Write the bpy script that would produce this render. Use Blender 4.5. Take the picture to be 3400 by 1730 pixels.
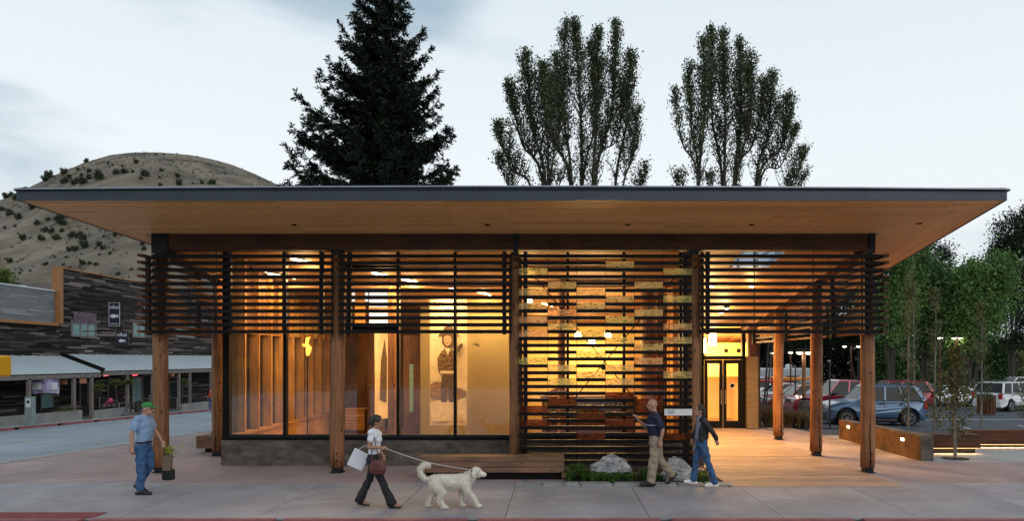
import bpy, math, random
import numpy as np
from mathutils import Vector, Matrix, noise
for o in list(bpy.data.objects): bpy.data.objects.remove(o)
S = bpy.context.scene
COL = S.collection
RAD = math.radians
# ---------------------------------------------------------------- camera, sky, sun, exposure
F, PX, PY, EYE = 2267.0, 1850.0, 1195.0, 2.6          # focal length and principal point in photo pixels, eye height
cam_data = bpy.data.cameras.new('camera'); cam = bpy.data.objects.new('camera', cam_data); COL.objects.link(cam)
cam.location = (0, 0, EYE); cam.rotation_euler = (RAD(90), 0, 0)
cam_data.sensor_width = 36; cam_data.lens = 36 * F / 3400
cam_data.shift_x = -(PX - 1700) / 3400; cam_data.shift_y = (PY - 865) / 3400
cam_data.clip_end = 3000; S.camera = cam
S.view_settings.view_transform = 'Standard'; S.view_settings.look = 'None'
S.view_settings.exposure = 0; S.view_settings.gamma = 1; S.view_settings.use_curve_mapping = False
try:
    S.cycles.use_denoising = True; S.cycles.max_bounces = 7; S.cycles.transparent_max_bounces = 24
    S.cycles.diffuse_bounces = 4; S.cycles.sample_clamp_indirect = 4; S.cycles.sample_clamp_direct = 20
except Exception: pass
SUN_EL, SUN_ROT = 9.0, 150.0
W = bpy.data.worlds.new('World'); S.world = W; W.use_nodes = True
def world_nodes():
    nt = W.node_tree; N = nt.nodes; L = nt.links; N.clear()
    out = N.new('ShaderNodeOutputWorld'); bg = N.new('ShaderNodeBackground'); L.new(bg.outputs[0], out.inputs[0])
    bg.inputs[1].default_value = 0.1
    sky = N.new('ShaderNodeTexSky'); sky.sky_type = 'NISHITA'; sky.sun_disc = False
    sky.sun_elevation = RAD(SUN_EL); sky.sun_rotation = RAD(SUN_ROT); sky.air_density = 1.0; sky.dust_density = 1.0
    tc = N.new('ShaderNodeTexCoord'); sep = N.new('ShaderNodeSeparateXYZ'); L.new(tc.outputs['Generated'], sep.inputs[0])
    ramp = N.new('ShaderNodeValToRGB'); L.new(sep.outputs[2], ramp.inputs[0])
    e = ramp.color_ramp.elements
    e[0].position = 0.0; e[0].color = (.90, .935, .955, 1); e[1].position = 1.0; e[1].color = (.46, .58, .70, 1)
    k = e.new(.28); k.color = (.86, .925, .96, 1); k = e.new(.5); k.color = (.74, .83, .895, 1)
    # cloud veil: broad noise, stretched sideways
    mp = N.new('ShaderNodeMapping'); mp.inputs['Scale'].default_value = (1.6, 1.6, 5.5); mp.inputs['Location'].default_value = (.35, .2, .15)
    L.new(tc.outputs['Generated'], mp.inputs[0])
    nz = N.new('ShaderNodeTexNoise'); nz.inputs['Scale'].default_value = 2.2; nz.inputs['Detail'].default_value = 7; nz.inputs['Roughness'].default_value = .52
    L.new(mp.outputs[0], nz.inputs[0])
    acc = None
    def blob(d, tight, amount):
        d = Vector(d).normalized()
        vd = N.new('ShaderNodeVectorMath'); vd.operation = 'DISTANCE'; 
        sc = N.new('ShaderNodeVectorMath'); sc.operation = 'MULTIPLY'; L.new(tc.outputs['Generated'], sc.inputs[0]); sc.inputs[1].default_value = (1, 1, 2.1)
        L.new(sc.outputs[0], vd.inputs[0]); vd.inputs[1].default_value = (d.x, d.y, d.z * 2.1)
        mr = N.new('ShaderNodeMapRange'); mr.interpolation_type = 'SMOOTHSTEP'; L.new(vd.outputs['Value'], mr.inputs[0])
        mr.inputs[1].default_value = 0; mr.inputs[2].default_value = tight; mr.inputs[3].default_value = amount; mr.inputs[4].default_value = 0
        return mr.outputs[0]
    def add(a, b):
        m = N.new('ShaderNodeMath'); m.operation = 'ADD'; L.new(a, m.inputs[0]); L.new(b, m.inputs[1]); return m.outputs[0]
    t = nz.outputs[0]
    def dirn(px, py): return (px - PX, F, PY - py)
    for px, py, tt, am in ((1010, -100, .32, .24), (1480, -20, .26, .20), (-60, 500, .25, .30), (3480, 880, .40, .30), (60, 560, .16, .12)):
        t = add(t, blob(dirn(px, py), tt, am))
    cr = N.new('ShaderNodeMapRange'); cr.interpolation_type = 'SMOOTHSTEP'; L.new(t, cr.inputs[0])
    cr.inputs[1].default_value = .60; cr.inputs[2].default_value = 1.02; cr.inputs[3].default_value = 0; cr.inputs[4].default_value = 1
    mx = N.new('ShaderNodeMixRGB'); L.new(cr.outputs[0], mx.inputs[0]); L.new(ramp.outputs[0], mx.inputs[1]); mx.inputs[2].default_value = (.40, .52, .62, 1)
    sc10 = N.new('ShaderNodeVectorMath'); sc10.operation = 'SCALE'; L.new(mx.outputs[0], sc10.inputs[0]); sc10.inputs['Scale'].default_value = 10.6
    fin = N.new('ShaderNodeMixRGB'); fin.inputs[0].default_value = .93; L.new(sky.outputs[0], fin.inputs[1]); L.new(sc10.outputs[0], fin.inputs[2])
    L.new(fin.outputs[0], bg.inputs[0])
world_nodes()
sd = bpy.data.lights.new('sun', 'SUN'); sd.energy = .7; sd.angle = RAD(40); sd.color = (1, .93, .86)
sun = bpy.data.objects.new('sun', sd); COL.objects.link(sun)
# light comes from the bright western sky behind the camera's right shoulder
_a = RAD(SUN_ROT); _v = Vector((math.sin(_a), math.cos(_a), math.tan(RAD(SUN_EL + 20))))
sun.rotation_euler = _v.to_track_quat('Z', 'Y').to_euler()

# ---------------------------------------------------------------- helpers
def at(px, py, Y): return Vector(((px - PX) / F * Y, Y, EYE - (py - PY) / F * Y))
def X(px, Y): return (px - PX) / F * Y
def Z(py, Y): return EYE - (py - PY) / F * Y
def link(name, me, parent=None):
    o = bpy.data.objects.new(name, me); COL.objects.link(o)
    if parent is not None: o.parent = parent
    return o
def tag(o, label=None, cat=None, group=None, kind=None):
    if label: o['label'] = label
    if cat: o['category'] = cat
    if group: o['group'] = group
    if kind: o['kind'] = kind
    return o
def empty(name, loc=(0, 0, 0), rz=0, label=None, cat=None, group=None, kind=None):
    o = bpy.data.objects.new(name, None); COL.objects.link(o); o.location = loc; o.rotation_euler = (0, 0, rz)
    o.empty_display_size = .2
    return tag(o, label, cat, group, kind)
def copy_tree(o, loc=None, rz=None, label=None, parent=None, scale=None):
    c = o.copy(); COL.objects.link(c); c.parent = parent
    if loc is not None: c.location = loc
    if rz is not None: c.rotation_euler = (0, 0, rz)
    if label: c['label'] = label
    if scale: c.scale = scale if not isinstance(scale, (int, float)) else (scale,) * 3
    for ch in list(o.children): copy_tree(ch, parent=c)
    return c
class MB:
    def __init__(s): s.v = []; s.f = []; s.m = []; s.c = []
    def add(s, vs, fs, m=0, c=.5):
        b = len(s.v); s.v.extend([tuple(p) for p in vs])
        for f in fs: s.f.append(tuple(b + i for i in f)); s.m.append(m); s.c.append(c)
        return s
    def bx(s, x0, x1, y0, y1, z0, z1, m=0, c=.5):
        return s.add([(x0,y0,z0),(x1,y0,z0),(x1,y1,z0),(x0,y1,z0),(x0,y0,z1),(x1,y0,z1),(x1,y1,z1),(x0,y1,z1)],
              [(0,3,2,1),(4,5,6,7),(0,1,5,4),(1,2,6,5),(2,3,7,6),(3,0,4,7)], m, c)
    def bar(s, p, q, w, h, m=0, c=.5, up=(0,0,1)):
        p, q = Vector(p), Vector(q); d = (q - p).normalized(); u = Vector(up)
        if abs(d.dot(u)) > .99: u = Vector((0, 1, 0))
        a = d.cross(u).normalized(); b = a.cross(d)
        vs = []
        for e in (p, q):
            for i, j in ((-1,-1),(1,-1),(1,1),(-1,1)): vs.append(e + a * (i * w / 2) + b * (j * h / 2))
        return s.add(vs, [(0,1,2,3),(7,6,5,4),(0,4,5,1),(1,5,6,2),(2,6,7,3),(3,7,4,0)], m, c)
    def tube(s, pts, rs, n=8, m=0, c=.5, cap=True, sy=1.0):
        pts = [Vector(p) for p in pts]; k = len(pts)
        if isinstance(rs, (int, float)): rs = [rs] * k
        vs = []; prev = None
        for i, p in enumerate(pts):
            d = (pts[min(i+1, k-1)] - pts[max(i-1, 0)])
            d = d.normalized() if d.length > 1e-9 else Vector((0, 0, 1))
            u = prev if prev is not None else (Vector((1, 0, 0)) if abs(d.x) < .9 else Vector((0, 1, 0)))
            a = (u - d * u.dot(d)).normalized(); b = d.cross(a); prev = a
            for j in range(n):
                t = 2 * math.pi * j / n; vs.append(p + a * (math.cos(t) * rs[i]) + b * (math.sin(t) * rs[i] * sy))
        fs = [(i*n+j, i*n+(j+1) % n, (i+1)*n+(j+1) % n, (i+1)*n+j) for i in range(k-1) for j in range(n)]
        if cap: fs += [tuple(range(n-1, -1, -1)), tuple((k-1)*n + j for j in range(n))]
        return s.add(vs, fs, m, c)
    def lathe(s, prof, c0=(0,0,0), n=16, m=0, c=.5):
        vs = [(c0[0] + r*math.cos(2*math.pi*j/n), c0[1] + r*math.sin(2*math.pi*j/n), c0[2] + z) for r, z in prof for j in range(n)]
        k = len(prof)
        fs = [(i*n+j, i*n+(j+1) % n, (i+1)*n+(j+1) % n, (i+1)*n+j) for i in range(k-1) for j in range(n)]
        fs += [tuple(range(n-1, -1, -1)), tuple((k-1)*n + j for j in range(n))]
        return s.add(vs, fs, m, c)
    def ell(s, c0, r, nu=12, nv=8, m=0, c=.5, rot=None):
        c0 = Vector(c0); vs = []
        if isinstance(r, (int, float)): r = (r, r, r)
        for i in range(nv + 1):
            th = math.pi * i / nv
            for j in range(nu):
                ph = 2 * math.pi * j / nu
                p = Vector((r[0]*math.sin(th)*math.cos(ph), r[1]*math.sin(th)*math.sin(ph), r[2]*math.cos(th)))
                if rot is not None: p = rot @ p
                vs.append(c0 + p)
        fs = [(i*nu+j, (i+1)*nu+j, (i+1)*nu+(j+1) % nu, i*nu+(j+1) % nu) for i in range(nv) for j in range(nu)]
        return s.add(vs, fs, m, c)
    def ext(s, poly, origin, u, v, n, depth, m=0, c=.5):
        """polygon (list of 2-d points) in the plane origin,u,v extruded by depth along n"""
        o, u, v, n = Vector(origin), Vector(u), Vector(v), Vector(n); k = len(poly)
        vs = [o + u*a + v*b for a, b in poly] + [o + u*a + v*b + n*depth for a, b in poly]
        return s.add(vs, [tuple(range(k-1, -1, -1)), tuple(range(k, 2*k))] + [(i, (i+1) % k, k+(i+1) % k, k+i) for i in range(k)], m, c)
    def grid(s, fn, nu, nv, m=0, c=.5):
        vs = [fn(i/(nu-1), j/(nv-1)) for i in range(nu) for j in range(nv)]
        return s.add(vs, [(i*nv+j, (i+1)*nv+j, (i+1)*nv+j+1, i*nv+j+1) for i in range(nu-1) for j in range(nv-1)], m, c)
    def mesh(s, name, mats, smooth=False, off=None):
        me = bpy.data.meshes.new(name)
        v = s.v if off is None else [(a-off[0], b-off[1], c-off[2]) for a, b, c in s.v]
        me.from_pydata(v, [], s.f); me.update()
        for x in (mats if isinstance(mats, (list, tuple)) else [mats]): me.materials.append(x)
        if len(me.polygons) == len(s.m):
            me.polygons.foreach_set('material_index', s.m)
            at_ = me.attributes.new('tint', 'FLOAT', 'FACE'); at_.data.foreach_set('value', s.c)
        if smooth: me.polygons.foreach_set('use_smooth', [True] * len(me.polygons))
        me.update(); return me
    def build(s, name, mats, parent=None, smooth=False, local=False):
        """verts are in world space; they are stored relative to the parent's base unless local"""
        off = None
        if parent is not None and not local:
            off = Vector((0, 0, 0)); p = parent
            while p is not None: off += p.location; p = p.parent
        return link(name, s.mesh(name, mats, smooth, off), parent)

# ---------------------------------------------------------------- materials
MATS = {}
def nodes(name):
    m = bpy.data.materials.new(name); m.use_nodes = True; nt = m.node_tree
    return m, nt, nt.nodes, nt.links, nt.nodes['Principled BSDF']
def rgb(c): return (c[0], c[1], c[2], 1)
def mat(name, col, rough=.6, metal=0., var=.15, ns=4., stretch=(1,1,1), bump=.0, bscale=None, col2=None, tint=0., objrand=0., spec=.5,
        emit=None, emit_s=0., detail=6, trans=0., coat=0., stain=0.):
    if name in MATS: return MATS[name]
    m, nt, N, L, P = nodes(name)
    tc = N.new('ShaderNodeTexCoord'); mp = N.new('ShaderNodeMapping'); mp.inputs['Scale'].default_value = stretch
    L.new(tc.outputs['Object'], mp.inputs[0])
    vec = mp.outputs[0]
    if objrand:
        oi = N.new('ShaderNodeObjectInfo'); ad = N.new('ShaderNodeVectorMath'); ad.operation = 'ADD'
        cb = N.new('ShaderNodeMath'); cb.operation = 'MULTIPLY'; cb.inputs[1].default_value = 37.; L.new(oi.outputs['Random'], cb.inputs[0])
        L.new(mp.outputs[0], ad.inputs[0]); L.new(cb.outputs[0], ad.inputs[1]); vec = ad.outputs[0]
    nz = N.new('ShaderNodeTexNoise'); nz.inputs['Scale'].default_value = ns; nz.inputs['Detail'].default_value = detail; L.new(vec, nz.inputs[0])
    nz.inputs['Roughness'].default_value = .6
    mr = N.new('ShaderNodeMapRange'); L.new(nz.outputs[0], mr.inputs[0]); mr.inputs[1].default_value = .3; mr.inputs[2].default_value = .7
    mx = N.new('ShaderNodeMixRGB'); L.new(mr.outputs[0], mx.inputs[0])
    a = [max(0, c*(1-var)) for c in col]; b = [c*(1+var) for c in (col2 or col)]
    mx.inputs[1].default_value = rgb(a); mx.inputs[2].default_value = rgb(b)
    o = mx.outputs[0]
    def mult(o, src, lo, hi):
        r = N.new('ShaderNodeMapRange'); r.clamp = False; L.new(src, r.inputs[0]); r.inputs[3].default_value = lo; r.inputs[4].default_value = hi
        s = N.new('ShaderNodeVectorMath'); s.operation = 'SCALE'; L.new(o, s.inputs[0]); L.new(r.outputs[0], s.inputs['Scale']); return s.outputs[0]
    if tint:
        t = N.new('ShaderNodeAttribute'); t.attribute_name = 'tint'; o = mult(o, t.outputs['Fac'], 1 - tint, 1 + tint)
    if objrand:
        o = mult(o, oi.outputs['Random'], 1 - objrand, 1 + objrand)
    if stain:
        n5 = N.new('ShaderNodeTexNoise'); n5.inputs['Scale'].default_value = .45; n5.inputs['Detail'].default_value = 12; n5.inputs['Roughness'].default_value = .7; n5.inputs['Distortion'].default_value = .6; L.new(tc.outputs['Object'], n5.inputs[0])
        r5 = N.new('ShaderNodeMapRange'); L.new(n5.outputs[0], r5.inputs[0]); r5.inputs[1].default_value = .32; r5.inputs[2].default_value = .68; r5.inputs[3].default_value = 1-stain; r5.inputs[4].default_value = 1+stain*.6
        s5 = N.new('ShaderNodeVectorMath'); s5.operation = 'SCALE'; L.new(o, s5.inputs[0]); L.new(r5.outputs[0], s5.inputs['Scale']); o = s5.outputs[0]
        v5 = N.new('ShaderNodeTexVoronoi'); v5.inputs['Scale'].default_value = 1.5; L.new(tc.outputs['Object'], v5.inputs[0])
        q5 = N.new('ShaderNodeMapRange'); L.new(v5.outputs['Distance'], q5.inputs[0]); q5.inputs[1].default_value = .028; q5.inputs[2].default_value = .05; q5.inputs[3].default_value = .45; q5.inputs[4].default_value = 1
        s6 = N.new('ShaderNodeVectorMath'); s6.operation = 'SCALE'; L.new(o, s6.inputs[0]); L.new(q5.outputs[0], s6.inputs['Scale']); o = s6.outputs[0]
    L.new(o, P.inputs['Base Color'])
    P.inputs['Roughness'].default_value = rough; P.inputs['Metallic'].default_value = metal; P.inputs['Specular IOR Level'].default_value = spec
    if coat: P.inputs['Coat Weight'].default_value = coat; P.inputs['Coat Roughness'].default_value = .08
    if bump:
        n2 = N.new('ShaderNodeTexNoise'); n2.inputs['Scale'].default_value = bscale or ns*4; n2.inputs['Detail'].default_value = 8; L.new(vec, n2.inputs[0])
        bp = N.new('ShaderNodeBump'); bp.inputs['Strength'].default_value = bump; bp.inputs['Distance'].default_value = .02
        L.new(n2.outputs[0], bp.inputs['Height']); L.new(bp.outputs[0], P.inputs['Normal'])
    if emit:
        P.inputs['Emission Color'].default_value = rgb(emit); P.inputs['Emission Strength'].default_value = emit_s
    if trans:
        P.inputs['Transmission Weight'].default_value = 0
        tr = N.new('ShaderNodeBsdfTranslucent'); L.new(o, tr.inputs[0]); ms = N.new('ShaderNodeMixShader'); ms.inputs[0].default_value = trans
        L.new(P.outputs[0], ms.inputs[1]); L.new(tr.outputs[0], ms.inputs[2]); L.new(ms.outputs[0], N['Material Output'].inputs[0])
    MATS[name] = m; return m
def boards(name, c1, c2, width=.09, length=2.6, rot=0., rough=.5, mortar=.035, dark=.3, gscale=3., plane='XY'):
    """fine boards: brick pattern for the joints and board-to-board tone, stretched noise for the grain"""
    m, nt, N, L, P = nodes(name)
    tc = N.new('ShaderNodeTexCoord'); mp = N.new('ShaderNodeMapping'); mp.inputs['Rotation'].default_value = (0, 0, rot)
    src = tc.outputs['Object']
    if plane != 'XY':
        sp = N.new('ShaderNodeSeparateXYZ'); cb = N.new('ShaderNodeCombineXYZ'); L.new(src, sp.inputs[0])
        L.new(sp.outputs[0 if plane[0] == 'X' else 1], cb.inputs[0]); L.new(sp.outputs[2], cb.inputs[1]); src = cb.outputs[0]
    L.new(src, mp.inputs[0])
    br = N.new('ShaderNodeTexBrick'); L.new(mp.outputs[0], br.inputs[0])
    br.inputs['Color1'].default_value = rgb(c1); br.inputs['Color2'].default_value = rgb(c2); br.inputs['Mortar'].default_value = rgb([c*dark for c in c1])
    br.inputs['Scale'].default_value = 1; br.inputs['Mortar Size'].default_value = width*mortar; br.inputs['Mortar Smooth'].default_value = .2
    br.inputs['Brick Width'].default_value = length; br.inputs['Row Height'].default_value = width; br.offset = .37; br.offset_frequency = 2
    ms = N.new('ShaderNodeMapping'); ms.inputs['Scale'].default_value = (1.2, 22, 22); L.new(mp.outputs[0], ms.inputs[0])
    nz = N.new('ShaderNodeTexNoise'); nz.inputs['Scale'].default_value = gscale; nz.inputs['Detail'].default_value = 5; L.new(ms.outputs[0], nz.inputs[0])
    r = N.new('ShaderNodeMapRange'); L.new(nz.outputs[0], r.inputs[0]); r.inputs[1].default_value = .25; r.inputs[2].default_value = .75; r.inputs[3].default_value = .72; r.inputs[4].default_value = 1.25
    s = N.new('ShaderNodeVectorMath'); s.operation = 'SCALE'; L.new(br.outputs[0], s.inputs[0]); L.new(r.outputs[0], s.inputs['Scale'])
    L.new(s.outputs[0], P.inputs['Base Color']); P.inputs['Roughness'].default_value = rough; P.inputs['Specular IOR Level'].default_value = .3
    MATS[name] = m; return m
def wood(name, c1, c2, axis='X', rough=.6, knots=.0, g=1., objrand=.12, checks=0.):
    m, nt, N, L, P = nodes(name)
    tc = N.new('ShaderNodeTexCoord'); oi = N.new('ShaderNodeObjectInfo')
    k = N.new('ShaderNodeMath'); k.operation = 'MULTIPLY'; k.inputs[1].default_value = 53.; L.new(oi.outputs['Random'], k.inputs[0])
    ad = N.new('ShaderNodeVectorMath'); ad.operation = 'ADD'; L.new(tc.outputs['Object'], ad.inputs[0]); L.new(k.outputs[0], ad.inputs[1])
    mp = N.new('ShaderNodeMapping'); sc = {'X': (1.0, 14, 14), 'Y': (14, 1.0, 14), 'Z': (14, 14, 1.0)}[axis]; mp.inputs['Scale'].default_value = [g*v for v in sc]
    L.new(ad.outputs[0], mp.inputs[0])
    nz = N.new('ShaderNodeTexNoise'); nz.inputs['Scale'].default_value = 1.6; nz.inputs['Detail'].default_value = 7; nz.inputs['Distortion'].default_value = .35; L.new(mp.outputs[0], nz.inputs[0])
    r = N.new('ShaderNodeMapRange'); L.new(nz.outputs[0], r.inputs[0]); r.inputs[1].default_value = .32; r.inputs[2].default_value = .68
    mx = N.new('ShaderNodeMixRGB'); L.new(r.outputs[0], mx.inputs[0]); mx.inputs[1].default_value = rgb(c1); mx.inputs[2].default_value = rgb(c2)
    n3 = N.new('ShaderNodeTexNoise'); n3.inputs['Scale'].default_value = 1.3; n3.inputs['Detail'].default_value = 3; L.new(ad.outputs[0], n3.inputs[0])
    r3 = N.new('ShaderNodeMapRange'); L.new(n3.outputs[0], r3.inputs[0]); r3.inputs[1].default_value = .3; r3.inputs[2].default_value = .7; r3.inputs[3].default_value = .7; r3.inputs[4].default_value = 1.2
    s3 = N.new('ShaderNodeVectorMath'); s3.operation = 'SCALE'; L.new(mx.outputs[0], s3.inputs[0]); L.new(r3.outputs[0], s3.inputs['Scale'])
    o = s3.outputs[0]
    if knots:
        mk = N.new('ShaderNodeMapping'); mk.inputs['Scale'].default_value = {'X': (1.1, 3.2, 3.2), 'Y': (3.2, 1.1, 3.2), 'Z': (3.2, 3.2, 1.3)}[axis]; L.new(ad.outputs[0], mk.inputs[0])
        vo = N.new('ShaderNodeTexVoronoi'); vo.inputs['Scale'].default_value = 1.5; L.new(mk.outputs[0], vo.inputs[0])
        rk = N.new('ShaderNodeMapRange'); rk.interpolation_type = 'SMOOTHSTEP'; L.new(vo.outputs['Distance'], rk.inputs[0])
        rk.inputs[1].default_value = .07; rk.inputs[2].default_value = .16; rk.inputs[3].default_value = 1 - knots; rk.inputs[4].default_value = 1
        sk = N.new('ShaderNodeVectorMath'); sk.operation = 'SCALE'; L.new(o, sk.inputs[0]); L.new(rk.outputs[0], sk.inputs['Scale']); o = sk.outputs[0]
    if objrand:
        ro = N.new('ShaderNodeMapRange'); L.new(oi.outputs['Random'], ro.inputs[0]); ro.inputs[3].default_value = 1-objrand; ro.inputs[4].default_value = 1+objrand
        so = N.new('ShaderNodeVectorMath'); so.operation = 'SCALE'; L.new(o, so.inputs[0]); L.new(ro.outputs[0], so.inputs['Scale']); o = so.outputs[0]
    L.new(o, P.inputs['Base Color']); P.inputs['Roughness'].default_value = rough; P.inputs['Specular IOR Level'].default_value = .3
    bp = N.new('ShaderNodeBump'); bp.inputs['Strength'].default_value = .35; bp.inputs['Distance'].default_value = .01; L.new(nz.outputs[0], bp.inputs['Height']); L.new(bp.outputs[0], P.inputs['Normal'])
    MATS[name] = m; return m
def acrylic(name, col, fac):
    m, nt, N, L, P = nodes(name); N.remove(P)
    a = N.new('ShaderNodeBsdfTranslucent'); a.inputs[0].default_value = rgb(col); t = N.new('ShaderNodeBsdfTransparent'); t.inputs[0].default_value = rgb(col)
    ms = N.new('ShaderNodeMixShader'); ms.inputs[0].default_value = fac; L.new(a.outputs[0], ms.inputs[1]); L.new(t.outputs[0], ms.inputs[2]); L.new(ms.outputs[0], N['Material Output'].inputs[0])
    MATS[name] = m; return m
def glass(name, tintc=(.95, .97, .96), refl=1.0, rough=.0):
    m, nt, N, L, P = nodes(name); N.remove(P)
    tr = N.new('ShaderNodeBsdfTransparent'); tr.inputs[0].default_value = rgb(tintc)
    gl = N.new('ShaderNodeBsdfGlossy'); gl.inputs['Roughness'].default_value = rough; gl.inputs[0].default_value = (refl, refl, refl, 1)
    fr = N.new('ShaderNodeFresnel'); fr.inputs[0].default_value = 1.72; ms = N.new('ShaderNodeMixShader')
    L.new(fr.outputs[0], ms.inputs[0]); L.new(tr.outputs[0], ms.inputs[1]); L.new(gl.outputs[0], ms.inputs[2]); L.new(ms.outputs[0], N['Material Output'].inputs[0])
    MATS[name] = m; return m
def emis(name, col, s):
    m, nt, N, L, P = nodes(name); P.inputs['Base Color'].default_value = rgb([c*.8 for c in col]); P.inputs['Emission Color'].default_value = rgb(col); P.inputs['Emission Strength'].default_value = s
    MATS[name] = m; return m

M_log = wood('log_wood', (.175, .074, .033), (.33, .155, .070), 'Z', knots=.75, objrand=.1)
M_beam = wood('beam_wood', (.060, .021, .010), (.12, .045, .020), 'X', knots=.2)
M_beamy = wood('beam_wood_deep', (.16, .07, .03), (.30, .14, .06), 'Y', knots=.2)
M_timber = wood('bench_timber', (.13, .070, .042), (.24, .135, .085), 'X', knots=.5)
M_timbery = wood('bench_timber_deep', (.11, .06, .035), (.20, .115, .065), 'Y', knots=.4)
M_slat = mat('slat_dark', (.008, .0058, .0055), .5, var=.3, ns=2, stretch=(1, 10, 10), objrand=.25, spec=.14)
M_slats = wood('slat_cedar', (.055, .020, .009), (.12, .048, .020), 'Y')
M_steel = mat('dark_steel', (.012, .014, .019), .5, .0, var=.2, spec=.3)
M_bronze = mat('bronze_frame', (.005, .005, .005), .5, .0, var=.15, spec=.15)
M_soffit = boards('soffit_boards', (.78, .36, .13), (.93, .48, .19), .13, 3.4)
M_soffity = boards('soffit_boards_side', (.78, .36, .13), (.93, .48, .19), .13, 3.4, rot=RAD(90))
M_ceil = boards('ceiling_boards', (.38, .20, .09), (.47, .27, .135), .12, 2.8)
M_fascia = mat('fascia_metal', (.046, .056, .074), .42, .5, var=.12, ns=1.5)
M_flash = mat('roof_flashing', (.30, .34, .39), .35, .6, var=.1, ns=1.5)
M_plinth = mat('plinth_concrete', (.055, .044, .037), .8, var=.45, ns=2.6, bump=.4, bscale=14, col2=(.105, .085, .07), stretch=(1, 1, 2.5))
M_conc = mat('slab_concrete', (.31, .29, .305), .78, var=.14, ns=1.1, bump=.25, bscale=30, objrand=.08, stain=.28)
M_pink = mat('pink_concrete', (.31, .235, .225), .8, var=.14, ns=.9, bump=.25, bscale=26, objrand=.08, stain=.28)
M_pale = mat('pale_concrete', (.33, .32, .31), .8, var=.14, ns=1.2, bump=.2, bscale=26)
M_asph = mat('parking_asphalt', (.055, .065, .085), .85, var=.2, ns=2, bump=.5, bscale=40, stain=.25)
M_road = mat('street_asphalt', (.26, .30, .33), .8, var=.16, ns=.25, stretch=(1, .25, 1), bump=.3, bscale=30, stain=.25)
M_gnd = mat('ground_earth', (.06, .06, .055), .95, var=.3, ns=.4)
M_deck = wood('deck_wood', (.28, .19, .14), (.41, .295, .23), 'X', objrand=.2)
M_redc = mat('red_kerb_paint', (.24, .075, .085), .7, var=.25, ns=3)
M_tact = mat('tactile_red', (.22, .05, .05), .8, var=.2, ns=4)
M_plast = mat('warm_plaster', (.78, .56, .20), .8, var=.05, ns=.8)
M_tan = mat('tan_plaster', (.31, .245, .125), .85, var=.08, ns=.7)
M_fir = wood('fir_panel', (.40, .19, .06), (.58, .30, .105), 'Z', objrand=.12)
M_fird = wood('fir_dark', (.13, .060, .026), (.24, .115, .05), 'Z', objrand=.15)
M_pier = mat('board_formed_pier', (.17, .115, .055), .8, var=.25, ns=2, stretch=(1, 1, 5), bump=.3)
M_firx = wood('fir_panel_flat', (.40, .19, .06), (.58, .30, .105), 'Y', objrand=.12)
M_floor = boards('lobby_floor', (.22, .12, .06), (.30, .17, .09), .15, 1.6, rough=.35)
M_white = mat('white_paint', (.75, .75, .74), .6, var=.04)
M_black = mat('black_paint', (.012, .012, .013), .5, var=.1)
M_rusted = mat('rusted_panel', (.075, .036, .016), .8, var=.5, ns=3.2, bump=.3, col2=(.125, .06, .026))
M_glass = glass('clear_glass')
M_lamp = emis('lamp_glow', (1.0, .80, .48), 14)
M_globe = emis('globe_glow', (1.0, .88, .66), 4)
M_step = emis('step_light_glow', (1.0, .74, .42), 9)
M_led = emis('led_strip_glow', (1.0, .62, .26), 2.2)
def lamp(kind, loc, power, parent=None, color=(1, .60, .22), radius=.08, rot=None, size=None, spot=None, blend=.6):
    d = bpy.data.lights.new('lamp', kind); d.energy = power; d.color = color
    if kind in ('POINT', 'SPOT'): d.shadow_soft_size = radius
    if kind == 'SPOT': d.spot_size = RAD(spot or 100); d.spot_blend = blend
    if kind == 'AREA':
        d.shape = 'RECTANGLE'; d.size, d.size_y = size
    o = bpy.data.objects.new('lamp_light', d); COL.objects.link(o)
    if parent is not None:
        o.parent = parent; loc = Vector(loc) - parent.location
    o.location = loc
    if rot: o.rotation_euler = rot
    return o
# ---------------------------------------------------------------- ground
def zg(x, y):
    ys = float(np.interp(x, [-14, -9.5, 8, 10], [17, 24, 26, 22]))
    return -.026 * max(0, min(y, 95) - ys) - .03 * max(0, min(-13.9 - x, 20))
def sheet(name, x0, x1, y0, y1, off, m, nx=12, ny=24, kind='structure', parent=None):
    b = MB(); b.grid(lambda u, v: (x0+(x1-x0)*u, y0+(y1-y0)*v, zg(x0+(x1-x0)*u, y0+(y1-y0)*v) + off), nx, ny)
    o = b.build(name, m, parent)
    if kind and parent is None: tag(o, kind=kind)
    return o
g = MB(); g.grid(lambda u, v: (-700+1600*u, -60+1100*v, zg(-700+1600*u, -60+1100*v) - .3), 81, 81); tag(g.build('ground', M_gnd), kind='structure')
sheet('street', -27.7, -13.98, -30, 150, -.12, M_road, 8, 60)
sheet('front_road', -13.98, 60, -30, 10.98, -.12, M_road, 4, 4)
sheet('far_sidewalk', -33.0, -27.9, -10, 120, .0, M_pale, 3, 40)
def kerb(name, pts, m, w=.15, h=.135, dz=0.0):
    b = MB()
    for (xa, ya), (xb, yb) in zip(pts[:-1], pts[1:]):
        n = max(1, int(math.hypot(xb-xa, yb-ya) / 3))
        for i in range(n):
            t0, t1 = i/n, (i+1)/n; g_ = .004
            p = (xa+(xb-xa)*t0, ya+(yb-ya)*t0); q = (xa+(xb-xa)*(t1-g_), ya+(yb-ya)*(t1-g_))
            b.bar((p[0], p[1], zg(*p) - h/2 + dz), (q[0], q[1], zg(*q) - h/2 + dz), w, h)
    return tag(b.build(name, m), kind='structure')
kerb('far_kerb', [(-27.8, -10), (-27.8, 120)], M_redc, .22, .16, .014)
kerb('street_kerb', [(-13.9, 11.4), (-13.9, 60)], M_pale, .16, .15, .016)
kerb('front_kerb', [(-13.8, 11.06), (30, 11.06)], M_redc, .16, .15, .010)
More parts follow.
